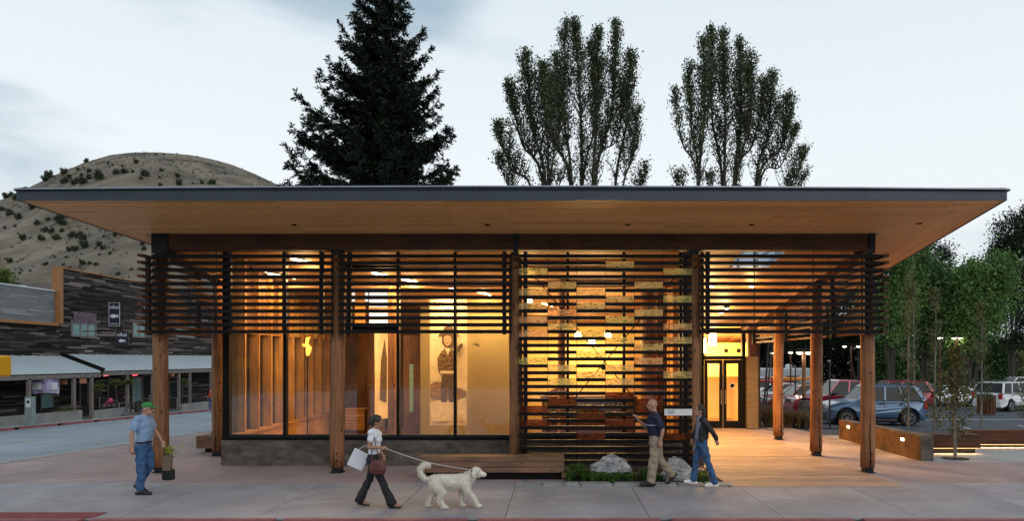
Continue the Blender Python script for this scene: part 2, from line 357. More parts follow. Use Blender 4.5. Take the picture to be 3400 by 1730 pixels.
# near sidewalk: concrete slabs with open joints
walk = empty('sidewalk', (0, 12.7, 0), kind='structure')
bed = MB(); bed.bx(-13.8, 30, 11.16, 14.42, -.2, -.03); bed.build('slab_bed', M_gnd, walk)
xs = [-13.8, -11.6, -9.4, -7.2, -4.95, -2.76, -.86, 1.52, 3.72, 5.95, 8.2, 10.4, 12.6, 14.8, 17, 19.2, 21.4, 23.6, 26, 30]
for i in range(len(xs)-1):
    for y0, y1 in ((11.16, 12.62), (12.62, 14.42)):
        b = MB(); b.bx(xs[i]+.006, xs[i+1]-.006, y0+.005, y1-.005, -.1, 0.0); b.build('slab', M_conc, walk)
# pink plaza slabs behind
plaza = empty('plaza', (0, 16, 0), kind='structure')
bed = MB(); bed.grid(lambda u, v: (-13.8+45*u, 14.42+12.4*v, zg(-13.8+45*u, 14.42+12.4*v)-.035), 30, 20); bed.build('slab_bed', M_gnd, plaza)
px_ = [-13.8, -12.1, -9.9, -7.6, -5.3, -3.0, -.7, 1.6, 3.57, 7.05, 9.2, 11.4, 13.8, 16.2, 19, 22, 26, 31]
py_ = [14.42, 15.4, 17.3, 19.3, 21.3, 23.4, 26.7]
for i in range(len(px_)-1):
    for j in range(len(py_)-1):
        x0, x1, y0, y1 = px_[i], px_[i+1], py_[j], py_[j+1]
        if x0 >= 3.5 and x1 <= 7.1: continue
        if x0 > -9 and x1 < 3.6 and y0 > 17: continue
        if x0 > 9 and y1 > 23.5: continue
        b = MB(); e = .006
        c = [(x0+e, y0+e), (x1-e, y0+e), (x1-e, y1-e), (x0+e, y1-e)]
        b.add([(a, d, zg(a, d)-.08) for a, d in c] + [(a, d, zg(a, d)) for a, d in c], [(3,2,1,0),(4,5,6,7),(0,1,5,4),(1,2,6,5),(2,3,7,6),(3,0,4,7)])
        b.build('slab', M_pale if (x0 > 9 and y0 > 17) else M_pink, plaza)
# sloping walk along the street, beyond the slabs
sheet('side_walk', -13.8, -9.0, 26.72, 70, -.002, M_pink, 4, 20)
lot = sheet('parking_lot', 7.6, 90, 26.75, 120, -.02, M_asph, 12, 24)
sheet('parking_lot', 9.35, 60, 23.42, 26.73, -.02, M_asph, 8, 3)
for x0 in (10.2, 12.9, 15.6, 18.3, 21.0, 23.7):
    b = MB(); b.grid(lambda u, v: (x0 + .1*u + 1.2*v, 24.0+5*v, zg(x0, 24.0+5*v) - .012), 2, 6); tag(b.build('road_marking', M_white), kind='structure')
for y0 in (33, 46, 54):
    b = MB(); b.grid(lambda u, v: (12+26*u, y0+.12*v, zg(12+26*u, y0) - .012), 12, 2); tag(b.build('road_marking', M_white), kind='structure')
# faded centre lines on the street
M_yel = mat('faded_yellow', (.34, .27, .17), .8, var=.2, ns=6)
for xx in (-20.4, -20.75):
    b = MB(); b.grid(lambda u, v: (xx+.1*u, 14+70*v, zg(xx, 14+70*v) - .114), 2, 30); tag(b.build('road_marking', M_yel), kind='structure')
# tactile warning pad at the kerb ramp
def dome_pad():
    t = empty('tactile_paving', (-8.7, 11.4, .0), kind='structure')
    b = MB(); b.bx(-10.2, -7.62, 11.17, 11.56, .0, .012); b.build('pad', M_tact, t)
    d = MB()
    for i in range(42):
        for j in range(6): d.lathe([(.018, .012), (.014, .018), (.004, .02)], (-10.16+.061*i, 11.2+.062*j, 0), 6)
    tag(d.build('dome', M_tact, t), kind='stuff')
dome_pad()
# ---------------------------------------------------------------- boardwalk under the porch
dk = empty('boardwalk', (5.3, 19.5, 0), kind='structure')
pm = MB(); pm.bx(-1.76, 1.76, 0, .128, -.06, .012); pme = pm.mesh('plank', M_deck)
y = 13.92; k = 0
while y < 25.6:
    o = link('plank', pme, dk); o.location = (0, y - 19.5, 0.0); y += .139; k += 1
b = MB(); b.bx(3.5, 7.1, 13.9, 25.7, -.2, -.05); b.build('joist_bed', M_black, dk)
b = MB(); b.bx(3.50, 3.535, 13.88, 16.4, -.1, .02); b.build('edge_trim', M_steel, dk)
# interior floor
b = MB(); b.bx(-8.15, 3.5, 16.85, 30.2, -.2, .05); tag(b.build('lobby_floor', M_floor), kind='structure')
b = MB(); b.bx(3.5, 7.75, 25.85, 30.2, -.2, .012); tag(b.build('entry_floor', M_floor), kind='structure')
# ---------------------------------------------------------------- hill
M_hill = mat('hill_dry_grass', (.088, .074, .052), .95, var=.55, ns=.05, bump=1., bscale=.6, col2=(.145, .118, .082), detail=15)
ox = [-1400, -900, -500, -200, 0, 50, 99, 183, 283, 367, 446, 526, 630, 694, 769, 843, 950, 1100, 1300, 1700, 2300]
oy = [1100, 1020, 900, 762, 663, 641, 619, 579, 537, 512, 503.5, 503.5, 512, 524, 544, 574, 625, 700, 800, 950, 1130]
RY = 420.
def hill_z(x, y):
    r = EYE + (PY - float(np.interp(x / max(y, 60) * F + PX, ox, oy))) / F * RY
    t = (y - 120) / (RY - 120)
    if t < 0: return -6 + zg(x, 95)
    if t <= 1: k_ = math.sin(min(1, t) * math.pi / 2) * .12 + t * .88
    else: k_ = max(0, 1 - (t-1)**1.5 * .9)
    n_ = noise.fractal(Vector((x*.018, y*.018, 3.1)), .8, 2.1, 5) * 3.5 * min(1, t*3) * (1 if t < .93 else max(0, 1-(t-.93)/.05)) * (t <= 1)
    gully = -abs(noise.noise(Vector((x*.035, y*.008, 9.)))) * 9 * math.sin(max(0, min(1, t)) * math.pi)
    return -4 + (r + 4) * k_ + n_ + gully
hb = MB(); NU, NV = 230, 120
hb.grid(lambda u, v: (-560+660*u, 110+500*v, hill_z(-560+660*u, 110+500*v)), NU, NV)
tag(hb.build('hill', M_hill, smooth=True), kind='structure')

# unseen dark slope added behind the viewer to darken what the glass mirrors
M_unseen = mat('unseen_slope_dark', (.030, .036, .026), .95, var=.4, ns=.05)
wb = MB(); wb.grid(lambda u, v: (-500+1000*u, -45-260*v, -6 + 62*math.sin(min(1, v*1.6)*math.pi/2)*(.8+.25*noise.noise(Vector((u*6, v*2, 1)))) ), 60, 16); tag(wb.build('hill', M_unseen, smooth=True), kind='structure')
# ---------------------------------------------------------------- the pavilion
ZS = 5.78; SL = .15; YE = 13.55
def zc(y): return ZS - SL * (y - YE)
pav = empty('visitor_pavilion', (-1, 15.7, 0), label='low timber pavilion with log posts, slatted screens and a broad flat overhanging roof', cat='pavilion')
YC = 15.72; YG = 16.74; CX = [-9.126, -5.055, -.95, 3.12, 7.142]
# roof
M_acr = acrylic('milky_acrylic', (.34, .41, .52), .6)
roof = empty('roof', (0, 0, 0)); roof.parent = pav; roof.location = (0, 0, 0)
FL, FR, BR, BL, ML = (-10.73, YE), (8.918, YE), (9.0, 30.3), (-9.6, 30.3), (-9.62, 16.6)
xl, xr, yb = -9.42, 7.36, 15.56
def plane_z(pts, m, name, dz=0.0, parent=roof):
    b = MB(); b.add([(x, y, zc(y)+dz) for x, y in pts], [tuple(range(len(pts)-1, -1, -1))]); return b.build(name, m, parent)
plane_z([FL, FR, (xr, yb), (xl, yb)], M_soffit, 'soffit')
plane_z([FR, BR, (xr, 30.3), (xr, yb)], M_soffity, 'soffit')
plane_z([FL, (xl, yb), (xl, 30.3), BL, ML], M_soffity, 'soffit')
# ceiling inside, with the porch skylight and the rear light well left open
holes = [(4.58, 5.65, 16.3, 18.23)]
gx = sorted({xl, xr, 4.58, 5.65}); gy = sorted({yb, 30.3, 16.3, 18.23})
cb = MB()
for i in range(len(gx)-1):
    for j in range(len(gy)-1):
        cx, cy = (gx[i]+gx[i+1])/2, (gy[j]+gy[j+1])/2
        if any(h[0] < cx < h[1] and h[2] < cy < h[3] for h in holes): continue
        cb.add([(gx[i], gy[j], zc(gy[j])), (gx[i+1], gy[j], zc(gy[j])), (gx[i+1], gy[j+1], zc(gy[j+1])), (gx[i], gy[j+1], zc(gy[j+1]))], [(3,2,1,0)])
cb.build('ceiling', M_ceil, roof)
H_IN = list(holes); holes_top = [(4.5, 5.73, 16.25, 19.2)]
gx = sorted({xl, xr, 4.5, 5.73}); gy = sorted({yb, 30.3, 16.25, 19.2}); holes = holes_top
tb = MB()
for i in range(len(gx)-1):
    for j in range(len(gy)-1):
        cx, cy = (gx[i]+gx[i+1])/2, (gy[j]+gy[j+1])/2
        if any(h[0] < cx < h[1] and h[2] < cy < h[3] for h in holes): continue
        tb.add([(gx[i], gy[j], zc(gy[j])+.24), (gx[i+1], gy[j], zc(gy[j])+.24), (gx[i+1], gy[j+1], zc(gy[j+1])+.24), (gx[i], gy[j+1], zc(gy[j+1])+.24)], [(0,1,2,3)])
for P4 in ([FL, FR, (xr, yb), (xl, yb)], [FR, BR, (xr, 30.3), (xr, yb)], [FL, (xl, yb), (xl, 30.3), BL, ML]):
    tb.add([(x, y, zc(y)+.24) for x, y in P4], [tuple(range(len(P4)))])
tb.build('roof_deck', M_flash, roof)
holes = H_IN
for h, g in zip(holes, holes_top):   # flared linings of the openings
    b = MB(); A = [(h[0], h[2]), (h[1], h[2]), (h[1], h[3]), (h[0], h[3])]; B = [(g[0], g[2]), (g[1], g[2]), (g[1], g[3]), (g[0], g[3])]
    for i in range(4):
        j = (i+1) % 4; b.add([(*A[i], zc(A[i][1])), (*A[j], zc(A[j][1])), (*B[j], zc(B[j][1])+.26), (*B[i], zc(B[i][1])+.26)], [(0,1,2,3)])
    b.build('skylight_lining', M_white, roof)
b = MB(); h = holes[0]; b.add([(h[0], h[2], zc(h[2])+.02), (h[1], h[2], zc(h[2])+.02), (h[1], h[3], zc(h[3])+.02), (h[0], h[3], zc(h[3])+.02)], [(0,1,2,3)]); b.build('skylight_pane', M_acr, roof)
for t in (.12, .5):
    xx = h[0] + (h[1]-h[0])*t*1.6; b = MB(); b.bx(xx-.02, xx+.02, h[2], h[3]-.01, zc(17.3)+.14, zc(17.3)+.18); b.build('skylight_bar', M_bronze, roof)
# fascia: metal panels along each eave, thin pale drip edge above, slight crown towards the middle
def fascia_run(p, q, n, name='fascia', crown=.055):
    p, q = Vector((*p, 0)), Vector((*q, 0)); d = (q-p).normalized(); nrm = Vector((d.y, -d.x, 0))
    L_ = (q-p).length
    for i in range(n):
        a, c = p + d*(L_*i/n + (.003 if i else 0)), p + d*(L_*(i+1)/n)
        b = MB()
        for (u, m_) in ((0, 0),):
            vs = []
            for e in (a, c):
                z0 = zc(e.y) - .012
                t = (e-p).length / L_; cr = crown * (1 - (2*t-1)**2)
                for off, zz in ((.0, z0), (.03, z0), (.03, z0+.185), (.09, z0+.205+cr), (0.0, z0+.205+cr)): vs.append(e + nrm*(off-.02) + Vector((0, 0, zz)))
            b.add(vs, [(0,1,6,5),(1,2,7,6),(2,3,8,7),(3,4,9,8),(4,0,5,9),(4,3,2,1,0),(5,6,7,8,9)])
        b.build(name, M_fascia, roof)
        b = MB(); vs = []
        for e in (a, c):
            t = (e-p).length / L_; cr = crown * (1 - (2*t-1)**2); z0 = zc(e.y) - .012 + .208 + cr
            for off, zz in ((.10, z0-.010), (.10, z0+.014), (-.25, z0+.045)): vs.append(e + nrm*(off-.02) + Vector((0, 0, zz)))
        b.add(vs, [(0,1,4,3),(1,2,5,4)]); b.build('drip_edge', M_flash, roof)
fascia_run(FL, FR, 7); fascia_run(FR, BR, 6, crown=0); fascia_run(ML, FL, 1, crown=0); fascia_run(BL, ML, 4, crown=0)
for px in (976, 1618, 2084, 2495):   # recessed cans in the front soffit
    y = 14.98; x = X(px, y); b = MB(); b.lathe([(.058, 0), (.058, .015), (.045, .017)], (x, y, zc(y)-.012), 14); b.build('soffit_can', M_bronze, roof)
b = MB(); b.lathe([(.058, 0), (.058, .015), (.045, .017)], (7.9, 14.9, zc(14.9)-.012), 14); b.build('soffit_can', M_bronze, roof)
# beams
def beam(x0, x1, y0, y1, z0, z1):
    b = MB(); b.bx(x0, x1, y0, y1, z0, z1); return b.build('beam', M_beam, pav)
beam(-8.86, CX[2]-.06, 15.56, 15.86, 5.105, 5.47); beam(CX[2]+.06, 7.09, 15.56, 15.86, 5.105, 5.47)
b = MB(); b.bx(-9.24, -8.87, 15.54, 15.9, 5.03, 5.49); b.build('steel_bracket', M_steel, pav)
b = MB(); b.bx(7.10, 7.235, 15.52, 15.9, 5.03, 5.48); b.build('steel_bracket', M_steel, pav)
b = MB(); b.bx(CX[2]-.055, CX[2]+.055, 15.53, 15.9, 4.99, 5.47); b.build('steel_bracket', M_steel, pav)
for x in (CX[1], CX[3]): b = MB(); b.bx(x-.11, x+.11, 15.58, 15.85, 5.0, 5.10); b.build('steel_bracket', M_steel, pav)
for x, y0, y1 in ((7.08, 15.9, 25.7), (-9.14, 15.9, 18.9)):   # raking side beams under the ceiling
    b = MB(); w = .17
    b.add([(x-w, y0, zc(y0)-.36), (x+w, y0, zc(y0)-.36), (x+w, y1, zc(y1)-.36), (x-w, y1, zc(y1)-.36), (x-w, y0, zc(y0)-.004), (x+w, y0, zc(y0)-.004), (x+w, y1, zc(y1)-.004), (x-w, y1, zc(y1)-.004)],
          [(0,3,2,1),(4,5,6,7),(0,1,5,4),(1,2,6,5),(2,3,7,6),(3,0,4,7)]); b.build('beam', M_beamy, pav)
# log posts
def log(x, y, top, r=.155, z0=.13, seed=0):
    rr = random.Random(seed); pts = []; rs = []
    n = 12
    for i in range(n+1):
        t = i/n; pts.append((x + .012*math.sin(5*t+seed), y + .01*math.cos(4*t+seed*2), z0 + (top-z0)*t)); rs.append(r*(1.03-.05*t) * (1+rr.uniform(-.012, .012)))
    pr = empty('log_post', (x, y, 0)); pr.parent = pav; pr.location = Vector((x, y, 0)) - pav.location
    b = MB(); b.tube(pts, rs, 20); b.build('trunk', M_log, pr, smooth=False)
    for p in pr.children[-1].data.polygons: p.use_smooth = len(p.vertices) == 4
    b = MB(); b.bx(x-.10, x+.10, y-.10, y+.10, 0.02, z0); b.bx(x-.13, x+.13, y-.14, y+.14, .003, .022); b.build('base_plate', M_steel, pr)
    for zz in (.28, .45, top-.12, top-.3):
        b = MB(); b.tube([(x+.02, y-r-.004, zz), (x+.02, y-r+.03, zz)], .024, 10); b.build('bolt', M_bronze, pr)
    # drying check running up from the foot
    a = rr.uniform(-1.9, -1.2); cx, cy = x + math.cos(a)*r*1.0, y + math.sin(a)*r*1.0
    b = MB(); hgt = rr.uniform(.5, 1.6)
    pts = [(cx+.006*math.sin(9*k/6), cy-.004, z0+hgt*k/6) for k in range(7)]
    b.tube(pts, [.011, .012, .010, .009, .007, .005, .001], 4); b.build('drying_check', M_bronze, pr)
    # knots: low bumps with a dark heart
    for k in range(rr.randint(5, 8)):
        a = rr.uniform(-2.6, -.5); zz = rr.uniform(z0+.3, top-.3); b = MB()
        b.ell((x+math.cos(a)*(r-.012), y+math.sin(a)*(r-.012), zz), (.034, .034, rr.uniform(.03, .05)), 8, 6); b.build('knot', M_knot, pr, smooth=True)
M_knot = mat('knot_wood', (.11, .045, .02), .7, var=.4, ns=20)
for i, x in enumerate(CX): log(x, YC, 5.0, .16 if i in (0, 1) else .155, seed=i*3+1)
for (x, y) in ((6.99, 18.42), (7.18, 22.15)): log(x, y, zc(y)-.37, .155, seed=int(y))
log(-9.157, 18.42, zc(18.42)-.37, .145, seed=9)
log(-9.157, 22.2, zc(22.2)-.01, .145, z0=-.1, seed=12)
# slatted screens
ZT = 4.937; PK = .1549
def slat_mesh(L_, m, along='X'):
    b = MB()
    if along == 'X': b.bx(-L_/2, L_/2, -.055, .055, -.039, .039)
    else: b.bx(-.055, .055, -L_/2, L_/2, -.028, .028)
    return b.mesh('slat', m)
def screen(x0, x1, n, y=15.42, k0=0, posts=(), rods=(), gaps=None):
    t = empty('slat_screen', (0, 0, 0)); t.parent = pav; t.location = Vector(((x0+x1)/2, y, 0)) - pav.location
    me = slat_mesh(x1-x0, M_slat); rr = random.Random(int(x0*10))
    for k in range(k0, k0+n):
        cut = sorted(c_ for c_, ks in (gaps or {}).items() if k in ks)
        if cut:   # the slat stops either side of each tile it carries
            segs = []; a = x0
            for c_ in cut:
                ta = x0 + c_*.6495 + .004
                if ta - a > .05: segs.append((a, ta))
                a = x0 + (c_+1)*.6495 - .004
            if x1 - a > .05: segs.append((a, x1))
            for a, c in segs:
                b = MB(); b.bx(a, c, y-.055, y+.055, ZT-PK*k-.039, ZT-PK*k+.039); b.build('slat', M_slat, t)
            continue
        o = link('slat', me, t); o.location = (rr.uniform(-.006, .006), rr.uniform(-.004, .004), ZT - PK*k)
    zb = ZT - PK*(k0+n-1)
    for px in posts: b = MB(); b.bx(px-.045, px+.045, y+.06, y+.15, zb-.06, ZT+.12); b.build('support_post', M_steel, t)
    for px in rods: b = MB(); b.bx(px-.008, px+.008, y-.01, y+.01, zb-.02, ZT+.10); b.build('spacer_rod', M_bronze, t)
    return t
screen(-9.13, -5.068, 12, posts=(-7.45, -5.35), rods=(-7.7, -6.2))
screen(-4.93, -1.02, 12, posts=(-4.72, -1.2), rods=(-3.6, -2.3))
TILES = {0: [2,5,7,9,11,15,22,24], 1: [4,8,10,16,18,21], 2: [5,7,11,14,17,23,26], 3: [1,6,9,12,16,18,20,24], 4: [4,8,13,15,21,22], 5: [2,6,10,12,17,26]}
S3 = screen(-.863, 3.04, 31, posts=(-.72, 2.9), rods=(), gaps=TILES)
screen(3.21, 7.29, 12, posts=(3.42, 7.02), rods=(4.45, 5.78))
def side_screen(x, y0, y1, n=12):
    t = empty('slat_screen', (0, 0, 0)); t.parent = pav; t.location = Vector((x, (y0+y1)/2, 0)) - pav.location
    zl = zc(y1) - .40
    me = slat_mesh(y1-y0, M_slats, 'Y'); last = ZT
    for k in range(n):
        z = ZT - PK*k
        if z > zc((y0+y1)/2) - .42 and k > 0 and y0 > 16: continue
        yy1 = y1
        if z > zc(y1) - .02: continue
        o = link('slat', me, t); o.location = (0, random.Random(k).uniform(-.01, .01), z)
    for yy in (y0+.5, y1-.35): b = MB(); b.bx(x-.15, x-.06, yy-.04, yy+.04, ZT-PK*(n-1)-.06, min(ZT+.05, zc(yy)-.38)); b.build('support_post', M_steel, t)
    for yy in ((y0*2+y1)/3, (y0+2*y1)/3): b = MB(); b.bx(x-.008, x+.008, yy-.008, yy+.008, ZT-PK*(n-1), min(ZT, zc(yy)-.3)); b.build('spacer_rod', M_bronze, t)
side_screen(7.36, 15.25, 18.35); side_screen(7.36, 18.55, 22.05); side_screen(7.36, 22.3, 25.6)
side_screen(-9.30, 15.2, 18.25)
# resin tiles set among the slats of the tall bay: each a thin slab holding pressed stems and petals
def tile_mat(name, base, streak, streak2, e):
    m, nt, N, L, P = nodes(name)
    tc = N.new('ShaderNodeTexCoord'); oi = N.new('ShaderNodeObjectInfo')
    k = N.new('ShaderNodeMath'); k.operation = 'MULTIPLY'; k.inputs[1].default_value = 91.; L.new(oi.outputs['Random'], k.inputs[0])
    ad = N.new('ShaderNodeVectorMath'); ad.operation = 'ADD'; L.new(tc.outputs['Object'], ad.inputs[0]); L.new(k.outputs[0], ad.inputs[1])
    mp = N.new('ShaderNodeMapping'); mp.inputs['Scale'].default_value = (6.5, 6.5, 34); mp.inputs['Rotation'].default_value = (0, RAD(5), 0); L.new(ad.outputs[0], mp.inputs[0])
    nz = N.new('ShaderNodeTexNoise'); nz.inputs['Scale'].default_value = 1.3; nz.inputs['Detail'].default_value = 4; nz.inputs['Distortion'].default_value = 1.2; L.new(mp.outputs[0], nz.inputs[0])
    cr = N.new('ShaderNodeValToRGB'); L.new(nz.outputs[0], cr.inputs[0]); e_ = cr.color_ramp.elements
    e_[0].position = .355; e_[0].color = rgb(streak); e_[1].position = .475; e_[1].color = rgb(base); q = e_.new(.41); q.color = rgb(streak2)
    tl = N.new('ShaderNodeBsdfTranslucent'); L.new(cr.outputs[0], tl.inputs[0]); L.new(cr.outputs[0], P.inputs['Base Color']); P.inputs['Roughness'].default_value = .25
    tp = N.new('ShaderNodeBsdfTransparent'); L.new(cr.outputs[0], tp.inputs[0])
    m1 = N.new('ShaderNodeMixShader'); m1.inputs[0].default_value = .5; L.new(tl.outputs[0], m1.inputs[1]); L.new(tp.outputs[0], m1.inputs[2])
    m2 = N.new('ShaderNodeMixShader'); m2.inputs[0].default_value = .93; L.new(P.outputs[0], m2.inputs[1]); L.new(m1.outputs[0], m2.inputs[2])
    L.new(m2.outputs[0], N['Material Output'].inputs[0]); return m
T1 = tile_mat('resin_straw', (1, .90, .58), (.10, .05, .02), (.5, .45, .15), 0)
T2 = tile_mat('resin_green', (.98, .93, .52), (.06, .07, .02), (.6, .6, .2), 0)
T3 = tile_mat('resin_red', (1, .82, .55), (.12, .01, .01), (.7, .25, .12), 0)
tm = MB(); tm.bx(-.318, .318, -.008, .008, -.0755, .0755)
tm.m = [1, 1, 0, 1, 1, 1]
M_clr = glass('tile_clear', (1, 1, 1)); T4 = tile_mat('resin_dark', (.30, .13, .09), (.03, .012, .01), (.14, .05, .04), 0)
TM = [tm.mesh('glass_tile', [t, M_clr]) for t in (T1, T2, T3, T4)]
rr = random.Random(4); cx0 = S3.location.x + pav.location.x
for c_, ks in TILES.items():
    xc = -.863 + .325 + c_*.6495
    for k in ks:
        w = TM[rr.choice([0, 1, 0, 2] if k < 19 else [3, 3, 3])]
        o = link('glass_tile', w, S3); o.location = (xc - cx0 - .001*c_, -.066, ZT - PK*k - .043)
for c_ in range(1, 6):   # thin cables that carry the tiles
    xc = -.863 + c_*.6495; b = MB(); b.bx(xc-.005, xc+.005, 15.355, 15.363, .25, 5.0); b.build('cable', M_bronze, S3)
b = MB(); b.bx(2.41, 3.03, 15.33, 15.355, 1.345, 1.49); pq = b.build('sign_plate', M_white, pav)
def text(name, body, size, loc, m, parent, ext=.003, rot=(RAD(90), 0, 0), align='CENTER', sx=1.):
    cu = bpy.data.curves.new(name, 'FONT'); cu.body = body; cu.size = size; cu.extrude = ext; cu.align_x = align; cu.align_y = 'CENTER'; cu.resolution_u = 2
    cu.materials.append(m); o = bpy.data.objects.new(name, cu)
    bpy.context.view_layer.update()
    COL.objects.link(o); dg = bpy.context.evaluated_depsgraph_get(); me = bpy.data.meshes.new_from_object(o.evaluated_get(dg)); me.name = name
    bpy.data.objects.remove(o); o = link(name, me, parent); o.rotation_euler = rot; o.scale = (sx, 1, 1)
    off = Vector((0, 0, 0)); p = parent
    while p is not None: off += p.location; p = p.parent
    o.location = Vector(loc) - off; return o
M_ink = mat('dark_ink', (.03, .03, .04), .7, var=.05)
b = MB()
for i, w_ in enumerate((.30, .26, .33, .20)): b.bx(2.48, 2.48+w_*.55, 15.326, 15.329, 1.46-.026*i, 1.468-.026*i)
b.build('print_line', M_ink, pav)
# crossed tie rods behind the tall bay
def pt(px, py, y): return at(px, py, y)
yx = 16.1
tr_ = empty('tie_rods', (1, yx, 0)); tr_.parent = pav; tr_.location = Vector((1, yx, 0)) - pav.location
for k, (a, c) in enumerate((((1780, 924), (2254, 1504)), ((2238, 924), (1821, 1429)))):
    b = MB(); p, q = pt(*a, yx+.03*k), pt(*c, yx+.03*k); b.tube([p, q], .014, 8); b.build('tie_rod', M_steel, tr_)
    for e in (p, q): b = MB(); b.ell(e, .035, 8, 6); b.build('rod_end', M_steel, tr_)
b = MB(); e = pt(2003, 1222, yx); b.lathe([(.06, -.02), (.06, .02)], (0, 0, 0), 12); o = b.build('rod_hub', M_steel, tr_, local=True); o.location = e - Vector((1, yx, 0)) + Vector((0, -.02, 0)); o.rotation_euler = (RAD(90), 0, 0)
# plinth and window wall
b = MB(); b.bx(-8.22, 3.6, 16.70, 16.98, -.05, .630); b.build('plinth', M_plinth, pav)
b = MB(); b.bx(-8.22, -7.96, 16.99, 25.6, -.2, .630); b.build('plinth', M_plinth, pav)
ww = empty('window_wall', (-2.3, YG, 0)); ww.parent = pav; ww.location = Vector((-2.3, YG, 0)) - pav.location
mx_ = [X(p, YG) for p in (751, 946, 1135, 1322, 1511, 1700, 1885, 2072, 2260)] + [3.56]
ztop = zc(16.74) - .02
for i, x in enumerate(mx_):
    w = .07 if i == 0 else .032
    b = MB(); b.bx(x-w, x+w, YG-.04, YG+.14, .72, ztop); b.build('mullion', M_bronze, ww)
for a, c in zip(mx_[:-1], mx_[1:]):
    wa = .07 if a == mx_[0] else .032
    b = MB(); b.bx(a+wa+.001, c-.033, YG+.035, YG+.047, .755, ztop-.03); b.build('pane', M_glass, ww)
b = MB(); b.bx(-8.20, 3.58, YG-.055, YG+.15, .632, .70); b.build('sill_frame', M_bronze, ww)
b = MB(); b.bx(-8.18, 3.58, YG-.03, YG+.14, .701, .754); b.build('sill_frame', M_steel, ww)
b = MB(); b.bx(-8.18, 3.58, YG-.02, YG+.13, ztop-.025, ztop); b.build('head_frame', M_bronze, ww)
ax, bx_ = mx_[2], mx_[3]   # an operable sash between two mullions
for z0, z1 in ((4.86, 4.96), (3.30, 3.42)): b = MB(); b.bx(ax+.033, bx_-.033, YG-.03, YG+.11, z0, z1); b.build('sash_rail', M_bronze, ww)
# left window wall: glass between deep fir pilasters
lw = empty('window_wall', (-8.1, 21, 0)); lw.parent = pav; lw.location = Vector((-8.1, 21, 0)) - pav.location
y = 17.35; k = 0
while y < 25.2:
    b = MB(); b.bx(-8.19, -7.93, y, y+.07, .76, zc(y+.1)-.02); b.build('pilaster', M_fir, lw)
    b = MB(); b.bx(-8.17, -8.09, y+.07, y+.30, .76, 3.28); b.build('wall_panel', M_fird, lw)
    b = MB(); b.bx(-8.15, -8.10, y+.30, y+.34, .76, 3.28); b.build('mullion', M_bronze, lw)
    b = MB(); b.bx(-8.135, -8.125, y+.341, y+.79, .76, 3.28); b.build('pane', M_glass, lw)
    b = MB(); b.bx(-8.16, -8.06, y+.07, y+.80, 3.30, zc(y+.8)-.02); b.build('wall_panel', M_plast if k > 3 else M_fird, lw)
    y += .80; k += 1
b = MB(); b.bx(-8.15, -7.84, 16.95, 25.5, .700, .755); b.build('window_sill', M_firx, lw)
b = MB(); b.bx(-7.95, -7.90, 16.99, 25.5, .05, .70); b.build('wall_panel', M_firx, lw)
b = MB(); b.bx(-8.19, -7.99, 17.0, 25.5, 3.281, 3.299); b.build('head_frame', M_firx, lw)
b = MB(); b.bx(-8.16, -8.10, 16.96, 17.34, .76, zc(17.3)-.03); b.build('pane', M_glass, lw)
# rear and side walls, partitions
def wall(x0, x1, y0, y1, z0, z1, m, name='inner_wall'): b = MB(); b.bx(x0, x1, y0, y1, z0, z1); return b.build(name, m, pav)
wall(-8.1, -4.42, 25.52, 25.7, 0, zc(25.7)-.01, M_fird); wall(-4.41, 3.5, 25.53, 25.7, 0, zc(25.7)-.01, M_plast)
wall(-4.41, -1.40, 22.0, 22.15, .05, zc(22.15)-.01, M_tan)
wall(-.95, 2.25, 22.3, 22.42, .05, 3.15, M_plast)
wall(3.45, 3.6, 17.0, 25.5, 0, zc(25.4)-.02, M_fir)
wall(3.42, 3.62, 16.99, 17.4, 0, zc(17.4)-.02, M_fir)
wall(-6.95, -6.25, 25.40, 25.51, .05, 2.35, M_bronze, 'rear_door')
wall(-5.0, -4.46, 22.2, 22.3, .05, 3.4, M_fird); 
M_slot = mat('teal_glass', (.30, .50, .50), .2, var=.2)
for px in (1332, 1372): x = X(px, 21.0); wall(x, x+.13, 22.17, 22.195, .9, 2.45, M_slot, 'slot_window')
# interior logs
for x, y, r_ in ((X(1303, 19.6), 19.6, .13), (X(1250, 23.5), 23.5, .30), (X(2155, 19.8), 19.8, .24), (X(1865, 19.5), 19.5, .11)):
    b = MB(); b.tube([(x, y, .05), (x, y, zc(y)-.02)], r_, 18); o = b.build('inner_post', M_log if r_ < .2 else M_beamy, pav, smooth=False)
# right of the screens: dark steel stack and vertical fir strips behind the tall bay
for px in (2250,): x = X(px, 19); wall(x-.12, x+.12, 19, 19.1, .05, zc(19.1)-.02, M_fir, 'fir_strip')
wall(X(2175, 21), X(2215, 21), 21, 21.2, .05, zc(21.2)-.02, M_beam, 'dark_pier')
# ceiling joists seen through the slats
for y in (17.9, 19.6, 21.4, 23.2):
    b = MB(); b.bx(-8.0, 3.4, y, y+.12, zc(y)-.20, zc(y)-.03) ; o = b.build('joist', M_beam if False else M_ceil, pav)
